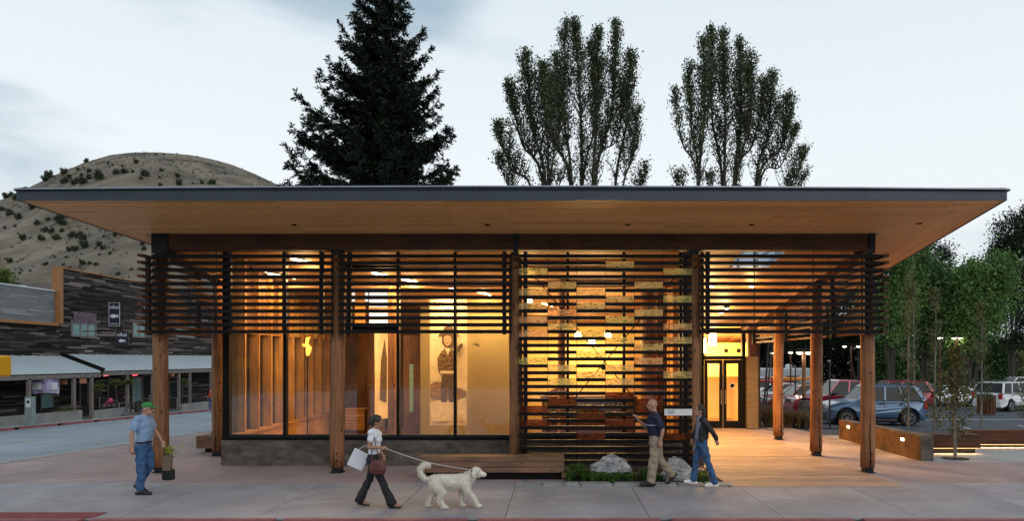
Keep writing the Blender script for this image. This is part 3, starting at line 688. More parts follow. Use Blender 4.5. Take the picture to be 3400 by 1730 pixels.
# entry doors and transom
dr = empty('entry_front', (6.2, 25.8, 0)); dr.parent = pav; dr.location = Vector((6.2, 25.8, 0)) - pav.location
yd = 25.8
def lf(x0, x1, name='door'):
    d = empty(name, (0, 0, 0)); d.parent = dr; d.location = Vector(((x0+x1)/2, yd, 0)) - Vector((6.2, 25.8, 0))
    s, t_, bt = .125, .15, .28
    for q in ((x0, x0+s, .02, 2.60), (x1-s, x1, .02, 2.60)): b = MB(); b.bx(q[0], q[1], yd-.03, yd+.03, q[2], q[3]); b.build('stile', M_bronze, d)
    for q in ((x0+s+.001, x1-s-.001, .02, bt), (x0+s+.001, x1-s-.001, 2.6-t_, 2.6)): b = MB(); b.bx(q[0], q[1], yd-.028, yd+.028, q[2], q[3]); b.build('rail', M_bronze, d)
    b = MB(); b.bx(x0+s, x1-s, yd-.004, yd+.004, bt, 2.6-t_); b.build('pane', M_glass, d)
    return d
X0 = X(2330, yd); XM = X(2400, yd); X1 = X(2458, yd)
# two pairs hidden partly by the log post; the photo shows one leaf and part of the next
leafs = [(XM-.70, XM-.01), (XM+.01, XM+.70), (XM-2.12, XM-1.43), (XM-1.41, XM-.72)]
M_hand = mat('steel_handle', (.45, .42, .38), .3, .9, var=.05)
for i, (a, c) in enumerate(leafs):
    d = lf(a, c)
    hx = (c - .07) if i in (0, 2) else (a + .07)
    b = MB(); b.tube([(hx, yd-.09, .92), (hx, yd-.09, 1.45)], .016, 8); b.bar((hx, yd-.09, .98), (hx, yd, .98), .02, .02); b.bar((hx, yd-.09, 1.39), (hx, yd, 1.39), .02, .02); b.build('handle', M_hand, d)
b = MB(); b.bx(XM-.007, XM+.007, yd-.05, yd-.034, .04, 2.58); b.build('meeting_trim', M_hand, dr)
cxs = (leafs[1][0]+leafs[1][1])/2
b = MB(); b.lathe([(.10, -.003), (.10, .003), (.08, .003), (.08, -.003)], (0, 0, 0), 24); o = b.build('round_decal', M_white, dr, local=True); o.location = (cxs-6.2, -.02, 1.62); o.rotation_euler = (RAD(90), 0, 0)
b = MB(); b.bx(XM+.71, XM+.84, yd-.08, yd+.08, 0, 3.93); b.build('jamb', M_bronze, dr)
b = MB(); b.bx(XM-2.3, XM+.705, yd-.07, yd+.07, 2.605, 2.74); b.build('head', M_bronze, dr)
b = MB(); b.bx(XM-2.3, XM+.705, yd-.06, yd+.06, 3.70, 3.80); b.build('head', M_bronze, dr)
b = MB(); b.bx(XM-2.3, XM+.705, yd-.006, yd+.006, 2.741, 3.699); b.build('transom_pane', M_glass, dr)
b = MB(); b.bx(XM-.78, XM-.72, yd-.05, yd+.05, 2.741, 3.699); b.build('mullion', M_bronze, dr)
xw = XM + .845
wall(xw, xw+.42, 25.55, 26.1, 0.013, 2.72, M_pier, 'pier'); wall(xw+.10, xw+.40, 25.6, 26.0, 2.72, 3.9, M_beam, 'pier')
# lobby behind the doors
wall(3.6, 7.75, 30.1, 30.3, .02, zc(30.3)-.005, M_plast); wall(7.62, 7.74, 26.2, 30.09, .02, zc(30)-.02, M_plast); wall(3.62, 3.7, 25.9, 30.1, .02, zc(30)-.02, M_plast)
wall(6.2, 7.6, 28.3, 28.42, 1.9, 3.3, M_plast); wall(5.5, 5.9, 29.9, 30.05, .05, 3.2, M_plast)
wall(xw+.43, 7.72, 26.0, 26.15, .02, 3.7, M_beam)
for px in (2410, 2452): x = X(px, 28.3); b = MB(); b.lathe([(.07, 0), (.09, .01), (.05, .03)], (0, 0, 0), 14); o = b.build('air_grille', M_bronze, pav, local=True); o.location = Vector((x, 28.28, Z(1165, 28.3))) - pav.location; o.rotation_euler = (RAD(90), 0, 0)
wall(4.2, 5.9, 28.6, 29.2, .02, 1.15, M_firx, 'lobby_counter')
# ---------------------------------------------------------------- lamps in and around the pavilion
lampN = [0]
LL = ['slim glowing tube lamp behind the left bay slats, nearest the corner', 'slim glowing tube lamp beneath the ceiling of the second bay from the left, leftmost there',
      'short glowing tube lamp just right of the second bay mullion', 'slim glowing tube lamp above the portrait banner', 'slim glowing tube lamp above the tan partition, right of the banner',
      'glowing tube lamp seen through the middle of the tile screen', 'glowing tube lamp seen through the tile screen near its left edge', 'glowing tube lamp at the far left behind the corner slats',
      'dim rear tube lamp above the left window wall']
tubes = [((967, 859), 1.0), ((1237, 906), 1.1), ((1336, 927), .8), ((1460, 947), 1.1), ((1584, 969), 1.1), ((1951, 1036), .9), ((1800, 1008), 1.0), ((790, 885), 1.0), ((893, 910), .6)]
for i, ((px, py), L_) in enumerate(tubes):
    Y = 5.09 / ((PY-py)/F + .15)
    p = at(px, py, Y); d = Vector((.31, .95, 0)).normalized(); q = p + d*1.15
    t = empty('tube_lamp', p, label=LL[i], cat='ceiling lamp', group='tube lamps under the lobby ceiling')
    b = MB(); b.tube([p, q], .030, 10); b.build('tube', M_lamp, t)
    b = MB(); b.bar(p + Vector((0, 0, .045)), q + Vector((0, 0, .045)), .05, .03); b.build('housing', M_bronze, t)
    b = MB()
    for e in (.2, .8): s = p.lerp(q, e); b.tube([s + Vector((0, 0, .05)), (s.x, s.y, zc(s.y)-.003)], .006, 5)
    b.build('hanger', M_bronze, t)
    lamp('SPOT', (p+q)/2 + Vector((0, 0, -.06)), 265*L_, t, radius=.12, spot=172, blend=.25)
    lamp('POINT', (p+q)/2 + Vector((0, 0, -.5)), 30*L_, t, radius=.15)
pl = [('round glowing downlight in the porch ceiling, nearest the tall screen', 2362, 951), ('round glowing downlight in the porch ceiling, beside the skylight column line', 2496, 951),
      ('small glowing porch downlight farther back, upper of the close pair', 2413, 1024), ('small glowing porch downlight farther back, lower of the close pair', 2395, 1039)]
for lb, px, py in pl:
    Y = 5.14 / ((PY-py)/F + .15); p = at(px, py, Y); p.z = zc(Y) - .07
    t = empty('downlight', p, label=lb, cat='ceiling lamp', group='round downlights in the porch ceiling')
    b = MB(); b.lathe([(.085, .0), (.09, .03), (.09, .066)], p, 16); b.build('housing', M_bronze, t)
    b = MB(); b.ell(p + Vector((0, 0, -.002)), (.08, .08, .035), 14, 8); b.build('lens', M_lamp, t, smooth=True)
    lamp('SPOT', p + Vector((0, 0, -.06)), 760 if Y < 20 else 540, t, radius=.06, spot=140, blend=.8)
    lamp('POINT', p + Vector((0, 0, -.25)), 48, t, radius=.1)
for lb, px, y0, y1, Y in (('white cylinder pendant lamp behind the transom, farther from the log post', 2366, 1105, 1147, 27.0), ('white cylinder pendant lamp behind the transom, tight against the log post', 2331, 1124, 1173, 26.6),
                          ('white cylinder pendant lamp hanging deeper behind the transom glass', 2295, 1110, 1150, 27.6)):
    p = Vector((X(px, Y), Y, Z(y1, Y))); h = Z(y0, Y) - p.z
    t = empty('pendant_lamp', p, label=lb, cat='pendant lamp', group='cylinder pendant lamps over the entry')
    b = MB(); b.lathe([(.15, 0), (.15, h)], p, 20); b.build('shade', M_lamp, t, smooth=False)
    b = MB(); b.tube([p + Vector((0, 0, h)), (p.x, p.y, zc(Y))], .008, 6); b.build('cord', M_bronze, t)
    lamp('POINT', p + Vector((0, 0, -.22)), 330, t, radius=.15)
# fixtures deeper in the lobby
for lb, px, py, Y in (('square glowing pendant seen low in the middle of the tile screen', 1965, 1135, 21.2), ('square glowing pendant in the tile screen, left of the middle', 1920, 1112, 21.4),
                      ('square glowing pendant in the tile screen, above the red rack', 2018, 1112, 21.4), ('small bright spot lamp near the left post of the tile screen', 1755, 995, 19.9)):
    p = at(px, py, Y); t = empty('pendant_lamp', p, label=lb, cat='pendant lamp', group='small pendants over the visitor desk')
    b = MB(); b.bx(p.x-.10, p.x+.10, p.y-.10, p.y+.10, p.z-.08, p.z+.10); b.build('shade', M_lamp, t)
    b = MB(); b.tube([p + Vector((0, 0, .1)), (p.x, p.y, zc(Y))], .006, 6); b.build('cord', M_bronze, t)
    lamp('POINT', p + Vector((0, -.2, -.2)), 110, t, radius=.12)
# ---------------------------------------------------------------- things in the lobby
M_sep = mat('sepia_print', (.84, .68, .47), .7, var=.22, ns=2.2, detail=8)
M_sepd = mat('sepia_ink', (.13, .078, .045), .7, var=.4, ns=7)
M_sepm = mat('sepia_mid', (.30, .17, .085), .7, var=.4, ns=9)
M_sepl = mat('sepia_light', (.88, .74, .55), .7, var=.15, ns=7)
M_plaid = boards('sepia_plaid', (.09, .045, .022), (.42, .26, .13), .055, .07, mortar=.1, dark=.5, plane='XZ')
YB = 20.4
t = empty('hanging_banner', (X(1489, YB), YB, Z(1413, YB)), label='tall sepia banner of a figure in wide hat and plaid jacket standing on boulders', cat='banner')
x0, x1, z0, z1 = X(1427, YB), X(1551, YB), Z(1413, YB), Z(994, YB)
b = MB(); b.grid(lambda u, v: (x0+(x1-x0)*u, YB + .02*math.sin(7*u+3*v), z0+(z1-z0)*v), 14, 10); b.build('sheet', M_sep, t, smooth=True)
def fig(pts, m, d, name, px0=0, py0=0):
    b = MB(); b.ext([(X(x, YB), Z(y, YB)) for x, y in pts][::-1], (0, YB-.025-d, 0), (1, 0, 0), (0, 0, 1), (0, 1, 0), .003); return b.build(name, m, t)
fig([(1429,1278),(1445,1268),(1480,1272),(1499,1285),(1530,1290),(1549,1300),(1549,1330),(1429,1322)], M_sepm, .0, 'print_rocks')
fig([(1429,1345),(1450,1330),(1500,1338),(1549,1318),(1549,1398),(1434,1400)], M_sepl, .004, 'print_rocks')
fig([(1468,1240),(1508,1240),(1510,1300),(1506,1336),(1492,1336),(1488,1270),(1482,1336),(1466,1336),(1464,1290)], M_sepd, .008, 'print_legs')
fig([(1466,1168),(1478,1158),(1500,1158),(1512,1172),(1510,1215),(1508,1248),(1466,1248),(1455,1232),(1453,1190)], M_plaid, .010, 'print_jacket')
fig([(1512,1166),(1524,1146),(1536,1140),(1538,1150),(1522,1172),(1508,1184)], M_sepd, .012, 'print_arm')
M_sepf = mat('sepia_face', (.60, .42, .27), .7, var=.05)
fig([(1475,1118),(1486,1113),(1497,1117),(1500,1130),(1496,1143),(1486,1151),(1478,1144),(1474,1131)], M_sepf, .014, 'print_face')
fig([(1479,1126),(1483,1126),(1483,1129),(1479,1129)], M_sepd, .016, 'print_eye'); fig([(1490,1126),(1494,1126),(1494,1129),(1490,1129)], M_sepd, .016, 'print_eye'); fig([(1481,1139),(1492,1139),(1487,1143)], M_sepd, .016, 'print_mouth')
fig([(1478,1158),(1496,1158),(1488,1180)], M_sepl, .014, 'print_collar'); fig([(1462,1232),(1512,1232),(1512,1241),(1462,1241)], M_sepl, .014, 'print_belt')
fig([(1468,1114),(1506,1112),(1510,1130),(1505,1148),(1496,1154),(1478,1152),(1468,1140)], M_sepd, .012, 'print_hair')
fig([(1455,1120),(1460,1109),(1472,1103),(1475,1088),(1490,1083),(1504,1087),(1507,1102),(1519,1108),(1524,1119),(1506,1113),(1474,1114)], M_sepd, .018, 'print_hat')
b = MB(); b.bx(x0, x1, YB-.02, YB+.0, z1, z1+.04); b.build('top_bar', M_bronze, t)
b = MB()
for xx in (x0+.15, x1-.15): b.tube([(xx, YB, z1+.04), (xx, YB, zc(YB))], .005, 5)
b.build('hanging_wire', M_bronze, t)
YB2 = 20.9
xa, xb = X(1244, YB2), X(1288, YB2)
t2 = empty('hanging_banner', (xa, YB2, Z(1395, YB2)), label='narrow sepia banner seen edge-on left of the inner log post', cat='banner')
za, zb = Z(1395, YB2), Z(1005, YB2)
b = MB(); b.grid(lambda u, v: (xa+(xb-xa)*u, YB2+.9*u+.02*math.sin(6*v), za+(zb-za)*v), 8, 10); b.build('sheet', M_sep, t2, smooth=True)
b = MB(); b.add([(xa+.1, YB2+.22, za+.6), (xa+.24, YB2+.5, za+.5), (xa+.25, YB2+.52, za+1.9), (xa+.2, YB2+.42, za+2.5), (xa+.12, YB2+.26, za+1.8)], [(0,1,2,3,4)]); b.build('print_figure', M_sepd, t2)
b = MB(); b.bx(xa, xa+.05, YB2, YB2+.05, zb, zc(YB2)); b.build('hanging_wire', M_bronze, t2)
# added emissive stand-in for a bright reflected patch high behind the second bay
YS = 20.6; t = empty('glow_standin', (X(1268, YS), YS, Z(1077, YS)), label='added glowing stand-in for a bright white reflection high behind the slats left of the hanging banner', cat='light stand-in')
M_standin = emis('standin_glow', (.78, .86, 1.0), .95)
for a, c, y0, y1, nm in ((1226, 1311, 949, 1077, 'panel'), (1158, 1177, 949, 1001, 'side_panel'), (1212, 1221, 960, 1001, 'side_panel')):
    b = MB(); b.bx(X(a, YS), X(c, YS), YS, YS+.04, Z(y1, YS), Z(y0, YS)); b.build(nm, M_standin, t)
b = MB(); b.bx(X(1150, YS), X(1316, YS), YS+.05, YS+.12, Z(949, YS)+.004, Z(949, YS)+.08); b.bx(X(1178, YS), X(1211, YS), YS+.02, YS+.10, Z(1085, YS), zc(YS)-.01); b.build('frame', M_fir, t)
b = MB(); b.bx(X(1226, YS), X(1311, YS), YS-.03, YS-.003, Z(1020, YS), Z(1027, YS)); b.build('cross_bar', M_firx, t)
# counter with slatted front
t = empty('lobby_counter', (X(1176, 23.6), 23.6, .05), label='low orange wood counter with grooved front behind the second log post', cat='counter')
xa, xb = X(1140, 23.6), X(1210, 23.6)
for i in range(6): b = MB(); b.bx(xa, xb, 23.6, 23.64, .16+.115*i, .16+.115*i+.10); b.build('slat', M_firx, t)
b = MB(); b.bx(xa, xb, 23.645, 24.2, .05, .85); b.build('body', M_beam, t)
b = MB(); b.bx(xa-.03, xb+.03, 23.56, 24.22, .86, .90); b.build('counter_top', M_fir, t)
# brochure rack behind the tall bay
M_red = mat('red_brown_paint', (.10, .028, .018), .55, var=.3, ns=2)
t = empty('brochure_rack', (.6, 20.6, .05), label='long dark red brochure rack with upright slots behind the tile screen', cat='rack')
ya = 20.4; xa, xb = X(1800, ya), X(2110, ya)
b = MB(); b.bx(xa, xb, ya, ya+.5, .05, .85); b.build('body', M_red, t)
b = MB(); b.bx(xa-.05, xb+.05, ya-.05, ya+.5, 1.42, 1.50); b.build('top_shelf', M_red, t)
b = MB(); b.bx(xa, xb, ya+.46, ya+.5, .85, 1.42); b.build('shelf_back', M_plast, t)
rr = random.Random(3); xx = xa
while xx < xb: 
    b = MB(); b.bx(xx, xx+rr.uniform(.04, .16), ya, ya+.4, .86, 1.41); b.build('divider', M_red, t); xx += rr.uniform(.22, .40)
t = empty('visitor_desk', (-.3, 21.6, .05), label='dark wooden desk with a pitched canopy behind the left part of the tile screen', cat='desk')
ya = 21.4
b = MB(); b.ext([(X(1805, ya), 1.55), (X(1855, ya), 1.72), (X(1905, ya), 1.55), (X(1905, ya), 1.45), (X(1805, ya), 1.45)][::-1], (0, ya, 0), (1, 0, 0), (0, 0, 1), (0, 1, 0), .5); b.build('canopy', M_red, t)
b = MB(); b.bx(X(1812, ya), X(1816, ya), ya+.1, ya+.14, .05, 1.45); b.bx(X(1897, ya), X(1901, ya), ya+.1, ya+.14, .05, 1.45); b.build('post', M_red, t)
b = MB(); b.bx(X(1810, ya), X(1903, ya), ya, ya+.45, .05, .9); b.build('body', M_beam, t)
# small model plane hanging from the ceiling
p = at(1581, 1145, 20.2); M_mod = mat('model_grey', (.20, .19, .16), .5, var=.2)
t = empty('model_plane', p, label='tiny grey model plane hanging on a thread before the tan partition', cat='ornament')
b = MB(); b.tube([p + Vector((-.13, 0, .03)), p + Vector((.10, 0, -.03))], [.012, .03], 8); b.build('fuselage', M_mod, t)
b = MB(); b.bx(p.x-.02, p.x+.05, p.y-.16, p.y+.16, p.z-.006, p.z+.008); b.bx(p.x-.06, p.x+.13, p.y-.02, p.y+.02, p.z+.02, p.z+.03); b.build('wing', M_mod, t)
b = MB(); b.tube([p + Vector((0, 0, .03)), (p.x, p.y, zc(p.y))], .004, 5); b.build('thread', M_black, t)
# glowing figure lamp on a stand
p = at(1021, 1182, 18.6)
t = empty('figure_lamp', (p.x, p.y, .05), label='glowing yellow figure lamp with raised arm on a thin stand in the left bay', cat='lamp')
b = MB(); b.tube([(p.x, p.y, .08), (p.x, p.y, p.z)], .016, 8); b.build('stand', M_bronze, t)
b = MB(); b.lathe([(.16, .05), (.15, .07), (.02, .09)], (p.x, p.y, 0), 16); b.build('base', M_bronze, t)
M_fig = emis('figure_glow', (1.0, .40, .05), 3.2)
b = MB()
b.tube([p, p+Vector((.02, 0, .12)), p+Vector((.04, 0, .24))], [.035, .07, .075], 8); b.tube([p+Vector((.04, 0, .2)), p+Vector((-.03, 0, .33)), p+Vector((.0, 0, .42))], [.075, .05, .04], 8)
b.tube([p+Vector((.0, 0, .30)), p+Vector((-.10, 0, .27)), p+Vector((-.13, 0, .32))], [.035, .03, .02], 7); b.ell(p+Vector((.0, 0, .45)), (.055, .05, .05), 8, 6); b.tube([p+Vector((-.04, 0, .46)), p+Vector((.07, 0, .50))], [.03, .02], 6)
b.build('figure', M_fig, t, smooth=True)
# slender teal totem by the second post
M_cedar = M_timbery
# ---------------------------------------------------------------- benches, rocks, grass bed
t = empty('timber_bench', (-1.4, 14.9, 0), label='long timber bench of three stacked beams in front of the glass bays', cat='bench')
for i in range(3):
    z0 = .165 + .116*i; b = MB(); b.bx(-2.985, .15 - .0, 14.70+.004*(i % 2), 15.1, z0, z0+.107); b.build('beam', M_timber, t)
b = MB(); b.bx(-2.93, .10, 14.78, 15.04, .003, .164); b.build('base', M_bronze, t)
t = empty('timber_bench', (-9.8, 19.3, 0), label='dark timber block bench standing left of the glazed corner', cat='bench')
for i in range(3):
    z0 = .13 + .118*i; b = MB(); b.bx(-10.02, -9.52, 18.95, 21.6, z0, z0+.115); b.build('beam', M_timbery, t)
b = MB(); b.bx(-9.9, -9.6, 19.2, 21.4, 0.0, .129); b.build('base', M_bronze, t)
def rock(px0, px1, py0, Y, zb, label, seed, dz=0.0, zt=None, peak=.0):
    xa, xb = X(px0, Y), X(px1, Y); top = Z(py0, Y) ; cx = (xa+xb)/2; rx = (xb-xa)/2; rz = (top - zb)
    b = MB(); nu, nv = 56, 36; vs = []
    nrm = []
    rr = random.Random(seed)
    planes = [(Vector((rr.gauss(0, 1), rr.gauss(0, 1), rr.gauss(0, .8))).normalized(), rr.uniform(.70, .93)) for _ in range(16)]
    b.ell((0, 0, 0), 1, nu, nv)
    vv = []
    for v in b.v:
        p = Vector(v)
        for n_, d_ in planes:
            e = p.dot(n_)
            if e > d_: p -= n_*(e-d_)*.93
        f = 1 + .10*noise.fractal(p*2.6 + Vector((seed, 0, 0)), .6, 2.2, 7)
        p *= f; p.z *= 1 - peak*abs(p.x+.15)
        vv.append(p)
    mxz = max(p.z for p in vv); mnx = min(p.x for p in vv); mxx = max(p.x for p in vv)
    b.v = [(xa + (p.x-mnx)/(mxx-mnx)*(xb-xa), Y + .35 + p.y*rx*.8, zb + p.z/mxz*rz) for p in vv]
    o = b.build('boulder', M_rock, None, smooth=True); tag(o, label, 'rock', 'pale boulders in the grass bed'); return o
M_rock = mat('granite', (.20, .18, .19), .9, var=.6, ns=7, bump=1.0, bscale=12, col2=(.42, .42, .42), detail=14, stretch=(1, 1, 2.2))
rock(1952, 2106, 1514, 15.0, -.02, 'broad pale boulder in the grass bed right of the long bench', 3, peak=.12)
rock(2186, 2312, 1524, 14.42, -.05, 'smaller pointed speckled boulder beside the boardwalk edge', 11, peak=.22)
# paler edging stones
es = [(1712, 1870), (1806, 1822), (1905, 1926), (2032, 2150), (2152, 2230), (2232, 2330), (2332, 2432)]
sx = [1706, 1800, 1872, 1928, 2035, 2160, 2250, 2345, 2436]
edge = empty('flagstone_edging', (0, 14.1, 0), kind='structure')
M_flag = mat('flagstone', (.30, .31, .30), .8, var=.2, ns=3, bump=.5, bscale=20, objrand=.12)
rr = random.Random(5)
for i in range(len(sx)-1):
    Y = 14.08; a, c = X(sx[i]+2, Y), X(sx[i+1]-3, Y)
    b = MB(); poly = [(a+rr.uniform(0, .03), 13.93+rr.uniform(0, .06)), (c-rr.uniform(0, .03), 13.93+rr.uniform(0, .06)), (c+rr.uniform(-.05, .03), 14.33), (a+rr.uniform(-.03, .05), 14.33)]
    b.ext(poly, (0, 0, .004), (1, 0, 0), (0, 1, 0), (0, 0, 1), .022+rr.uniform(0, .01)); b.build('stone', M_flag, edge)
M_soil = mat('bed_soil', (.035, .028, .02), .95, var=.3)
b = MB(); b.grid(lambda u, v: (.2+3.28*u, 14.36+1.6*v, .012+.05*math.sin(math.pi*u)*math.sin(math.pi*v)), 16, 10); tag(b.build('planting_bed', M_soil, smooth=True), kind='structure')
# ---------------------------------------------------------------- vegetation
def leaf_mat(name, c, var=.45, trans=.25, rough=.6):
    return mat(name, c, rough, var=.25, ns=.8, tint=var, trans=trans, spec=.25)
def face_mesh(name, V, nper, mats, tint):
    """V: (N*nper,3) array, faces of nper vertices in order"""
    n = len(V)//nper; me = bpy.data.meshes.new(name)
    me.vertices.add(len(V)); me.vertices.foreach_set('co', V.astype(np.float32).ravel())
    me.loops.add(len(V)); me.loops.foreach_set('vertex_index', np.arange(len(V), dtype=np.int32))
    me.polygons.add(n); me.polygons.foreach_set('loop_start', np.arange(0, len(V), nper, dtype=np.int32))
    me.update(calc_edges=True)
    me.materials.append(mats)
    a = me.attributes.new('tint', 'FLOAT', 'FACE'); a.data.foreach_set('value', tint.astype(np.float32)); me.update(); return me
def leaves(P, size, rs, up=.0, aspect=.55, jit=.35, axis=None):
    """a leaf-shaped quad at each point; returns (4N,3)"""
    n = len(P); d = rs.normal(size=(n, 3)); 
    if axis is not None: d = axis + jit*d
    d[:, 2] += up; d /= np.linalg.norm(d, axis=1)[:, None] + 1e-9
    e = rs.normal(size=(n, 3)); w = np.cross(d, e); w /= np.linalg.norm(w, axis=1)[:, None] + 1e-9
    s = size * rs.uniform(.6, 1.35, n)[:, None]
    V = np.stack([P, P + d*s*.5 + w*s*aspect*.5, P + d*s, P + d*s*.5 - w*s*aspect*.5], 1)
    return V.reshape(-1, 3)
M_bark = mat('bark_dark', (.045, .038, .03), .9, var=.35, ns=3, stretch=(4, 4, 1), bump=.5)
M_barkp = mat('bark_pale', (.20, .19, .16), .85, var=.35, ns=3, stretch=(4, 4, 1), bump=.4)
M_pop = leaf_mat('poplar_leaves', (.085, .11, .05), .6)
M_spr = leaf_mat('spruce_needles', (.012, .020, .010), .6, .05)
M_grn = leaf_mat('broad_leaves', (.12, .22, .06), .5)
M_grn2 = leaf_mat('broad_leaves_dark', (.07, .14, .042), .5)
M_grn3 = leaf_mat('broad_leaves_deep', (.026, .042, .020), .5)
M_olive = leaf_mat('young_tree_leaves', (.11, .125, .045), .55)
M_grass = leaf_mat('bed_grass', (.07, .14, .03), .5)
M_dry = leaf_mat('dry_grass', (.14, .105, .055), .5)
M_shrub = leaf_mat('hill_shrub_leaves', (.045, .060, .036), .5, .05)
def thing_tree(name, base, label, cat='tree', group=None):
    return empty(name, base, label=label, cat=cat, group=group)
def put(name, V, n, m, tint, root):
    V = V - np.array(root.location)[None, :]
    return link(name, face_mesh(name, V, n, m, tint), root)
# ---- poplars: several upright stems, leaves gathered along steep twigs
def poplar(root_px, Y, stems, label, seed, dens=1., spread=1.0):
    rs = np.random.RandomState(seed); rr = random.Random(seed)
    base = Vector((X(root_px, Y), Y, zg(X(root_px, Y), Y) - .1)); t = thing_tree('poplar_tree', base, label, group='tall poplars rising behind the roof')
    tb = MB(); P = []; A = []
    for (bx, by, tx, ty, r0, lean, d) in stems:
        yo = rr.uniform(-1.5, 1.5)
        b0 = at(bx, by, Y); ty += 30; top = at(tx, ty, Y+yo); 
        foot = Vector((base.x + (b0.x-base.x)*.3, Y, base.z))
        mid = b0.lerp(top, .45) + Vector((lean, rr.uniform(-.4, .4), 0))
        ctrl = [foot, b0, mid, b0.lerp(top, .75) + Vector((lean*.6, 0, 0)), top]
        # smooth path
        pts = []
        for i in range(len(ctrl)-1):
            p0, p1, p2, p3 = ctrl[max(i-1, 0)], ctrl[i], ctrl[i+1], ctrl[min(i+2, len(ctrl)-1)]
            for k in range(6):
                u = k/6; pts.append(.5*((2*p1) + (p2-p0)*u + (2*p0-5*p1+4*p2-p3)*u*u + (3*p1-p0-3*p2+p3)*u**3))
        pts.append(top); n = len(pts)
        tb.tube(pts, [max(.015, .72*r0*(1-(i/(n-1))**1.0*.94)) for i in range(n)], 7)
        H_ = (top-b0).length
        # twigs
        k0 = 7; zlo = b0.z - 1.0
        nt = int(H_*18*dens)
        for q in range(nt):
            u = rr.uniform(-.10, 1); u = u if u < 0 else u**.85; f = k0 + u*(n-1-k0); i = min(int(f), n-2); p = pts[i].lerp(pts[i+1], f-i)
            ang = rr.uniform(0, 2*math.pi); wide = spread * d * 1.12*(math.sin(math.pi*min(1, max(.02, u*.74+.27)))**.7) * rr.uniform(.3, 1.25) * (1-max(0, u))**.28; u = max(0, u)
            dv = Vector((math.cos(ang)*.34, math.sin(ang)*.34, 1.0)).normalized(); L_ = wide*1.9 + .25
            e = p + dv*L_ + Vector((rr.uniform(-.1, .1), rr.uniform(-.1, .1), -.05*L_))
            if rr.random() < .55: tb.tube([p, p.lerp(e, .5) + Vector((math.cos(ang)*.08*L_, math.sin(ang)*.08*L_, 0)), e], [.022+.012*(1-u), .014, .004], 4, cap=False)
            m = int(27*L_*dens*(.60+.95*u)); 
            w = rs.beta(1.6, 1.0, m)[:, None]; pp = np.array(p)[None]*(1-w) + np.array(e)[None]*w + rs.normal(size=(m, 3))*.085*(1+.5*u)
            P.append(pp)
    P = np.concatenate(P); V = leaves(P, .105, rs, aspect=.75); tint = rs.rand(len(P))
    o = tb.build('trunk', M_barkp if False else M_bark, t)
    put('crown', V, 4, M_pop, tint, t); return len(P)
tot = 0
YP = 36
tot += poplar(1812, YP, [(1775,680,1650,390,.13,-.3,.9),(1806,640,1690,250,.15,-.3,1.0),(1812,640,1745,146,.17,-.2,1.05),(1820,640,1800,185,.15,.1,.9),(1826,640,1842,150,.10,.35,.6),(1735,700,1650,500,.08,-.1,.8),(1822,640,1862,560,.06,.2,.6)],
   'leftmost broad poplar just right of the dark spruce', 11)
tot += poplar(1897, YP+1.5, [(1897,640,1830,230,.16,-.5,.8),(1899,640,1880,40,.15,-.3,.85),(1930,640,1908,36,.18,.1,.85),(1932,640,1960,110,.12,.5,.6)],
   'tallest middle poplar of the left group, with two straight trunks', 23)
tot += poplar(1965, YP+.5, [(1968,635,1985,70,.17,.1,.75),(1975,630,2043,45,.16,.4,.8),(2040,640,2095,145,.14,.2,.85),(2060,680,2122,330,.1,.1,.8),(1975,600,2080,260,.09,.4,.7),(2100,700,2145,520,.05,.1,.5)],
   'right poplar of the left group, leaning and forked low', 37)
tot += poplar(2320, YP-1, [(2322,640,2240,268,.10,-.3,.45),(2320,640,2335,100,.14,.2,.7),(2322,640,2290,180,.12,-.2,.6),(2280,680,2250,560,.05,-.1,.55)],
   'thin sparse poplar at the left of the right-hand group', 41, dens=.9)
tot += poplar(2402, YP+1, [(2400,640,2360,66,.15,-.2,.8),(2405,640,2400,75,.16,0,.85),(2436,640,2455,105,.17,.2,.85),(2440,640,2495,150,.13,.3,.75),(2370,680,2350,560,.06,0,.5)],
   'tall central poplar of the right-hand group', 53)
tot += poplar(2510, YP+2, [(2440,640,2540,240,.13,.3,.8),(2508,640,2566,215,.14,.2,.85),(2512,640,2615,290,.13,.5,.9),(2520,640,2640,400,.10,.4,.9),(2590,700,2675,470,.08,.1,.8),(2610,700,2670,560,.06,.1,.8)],
   'rightmost bushy poplar of the right-hand group', 67)
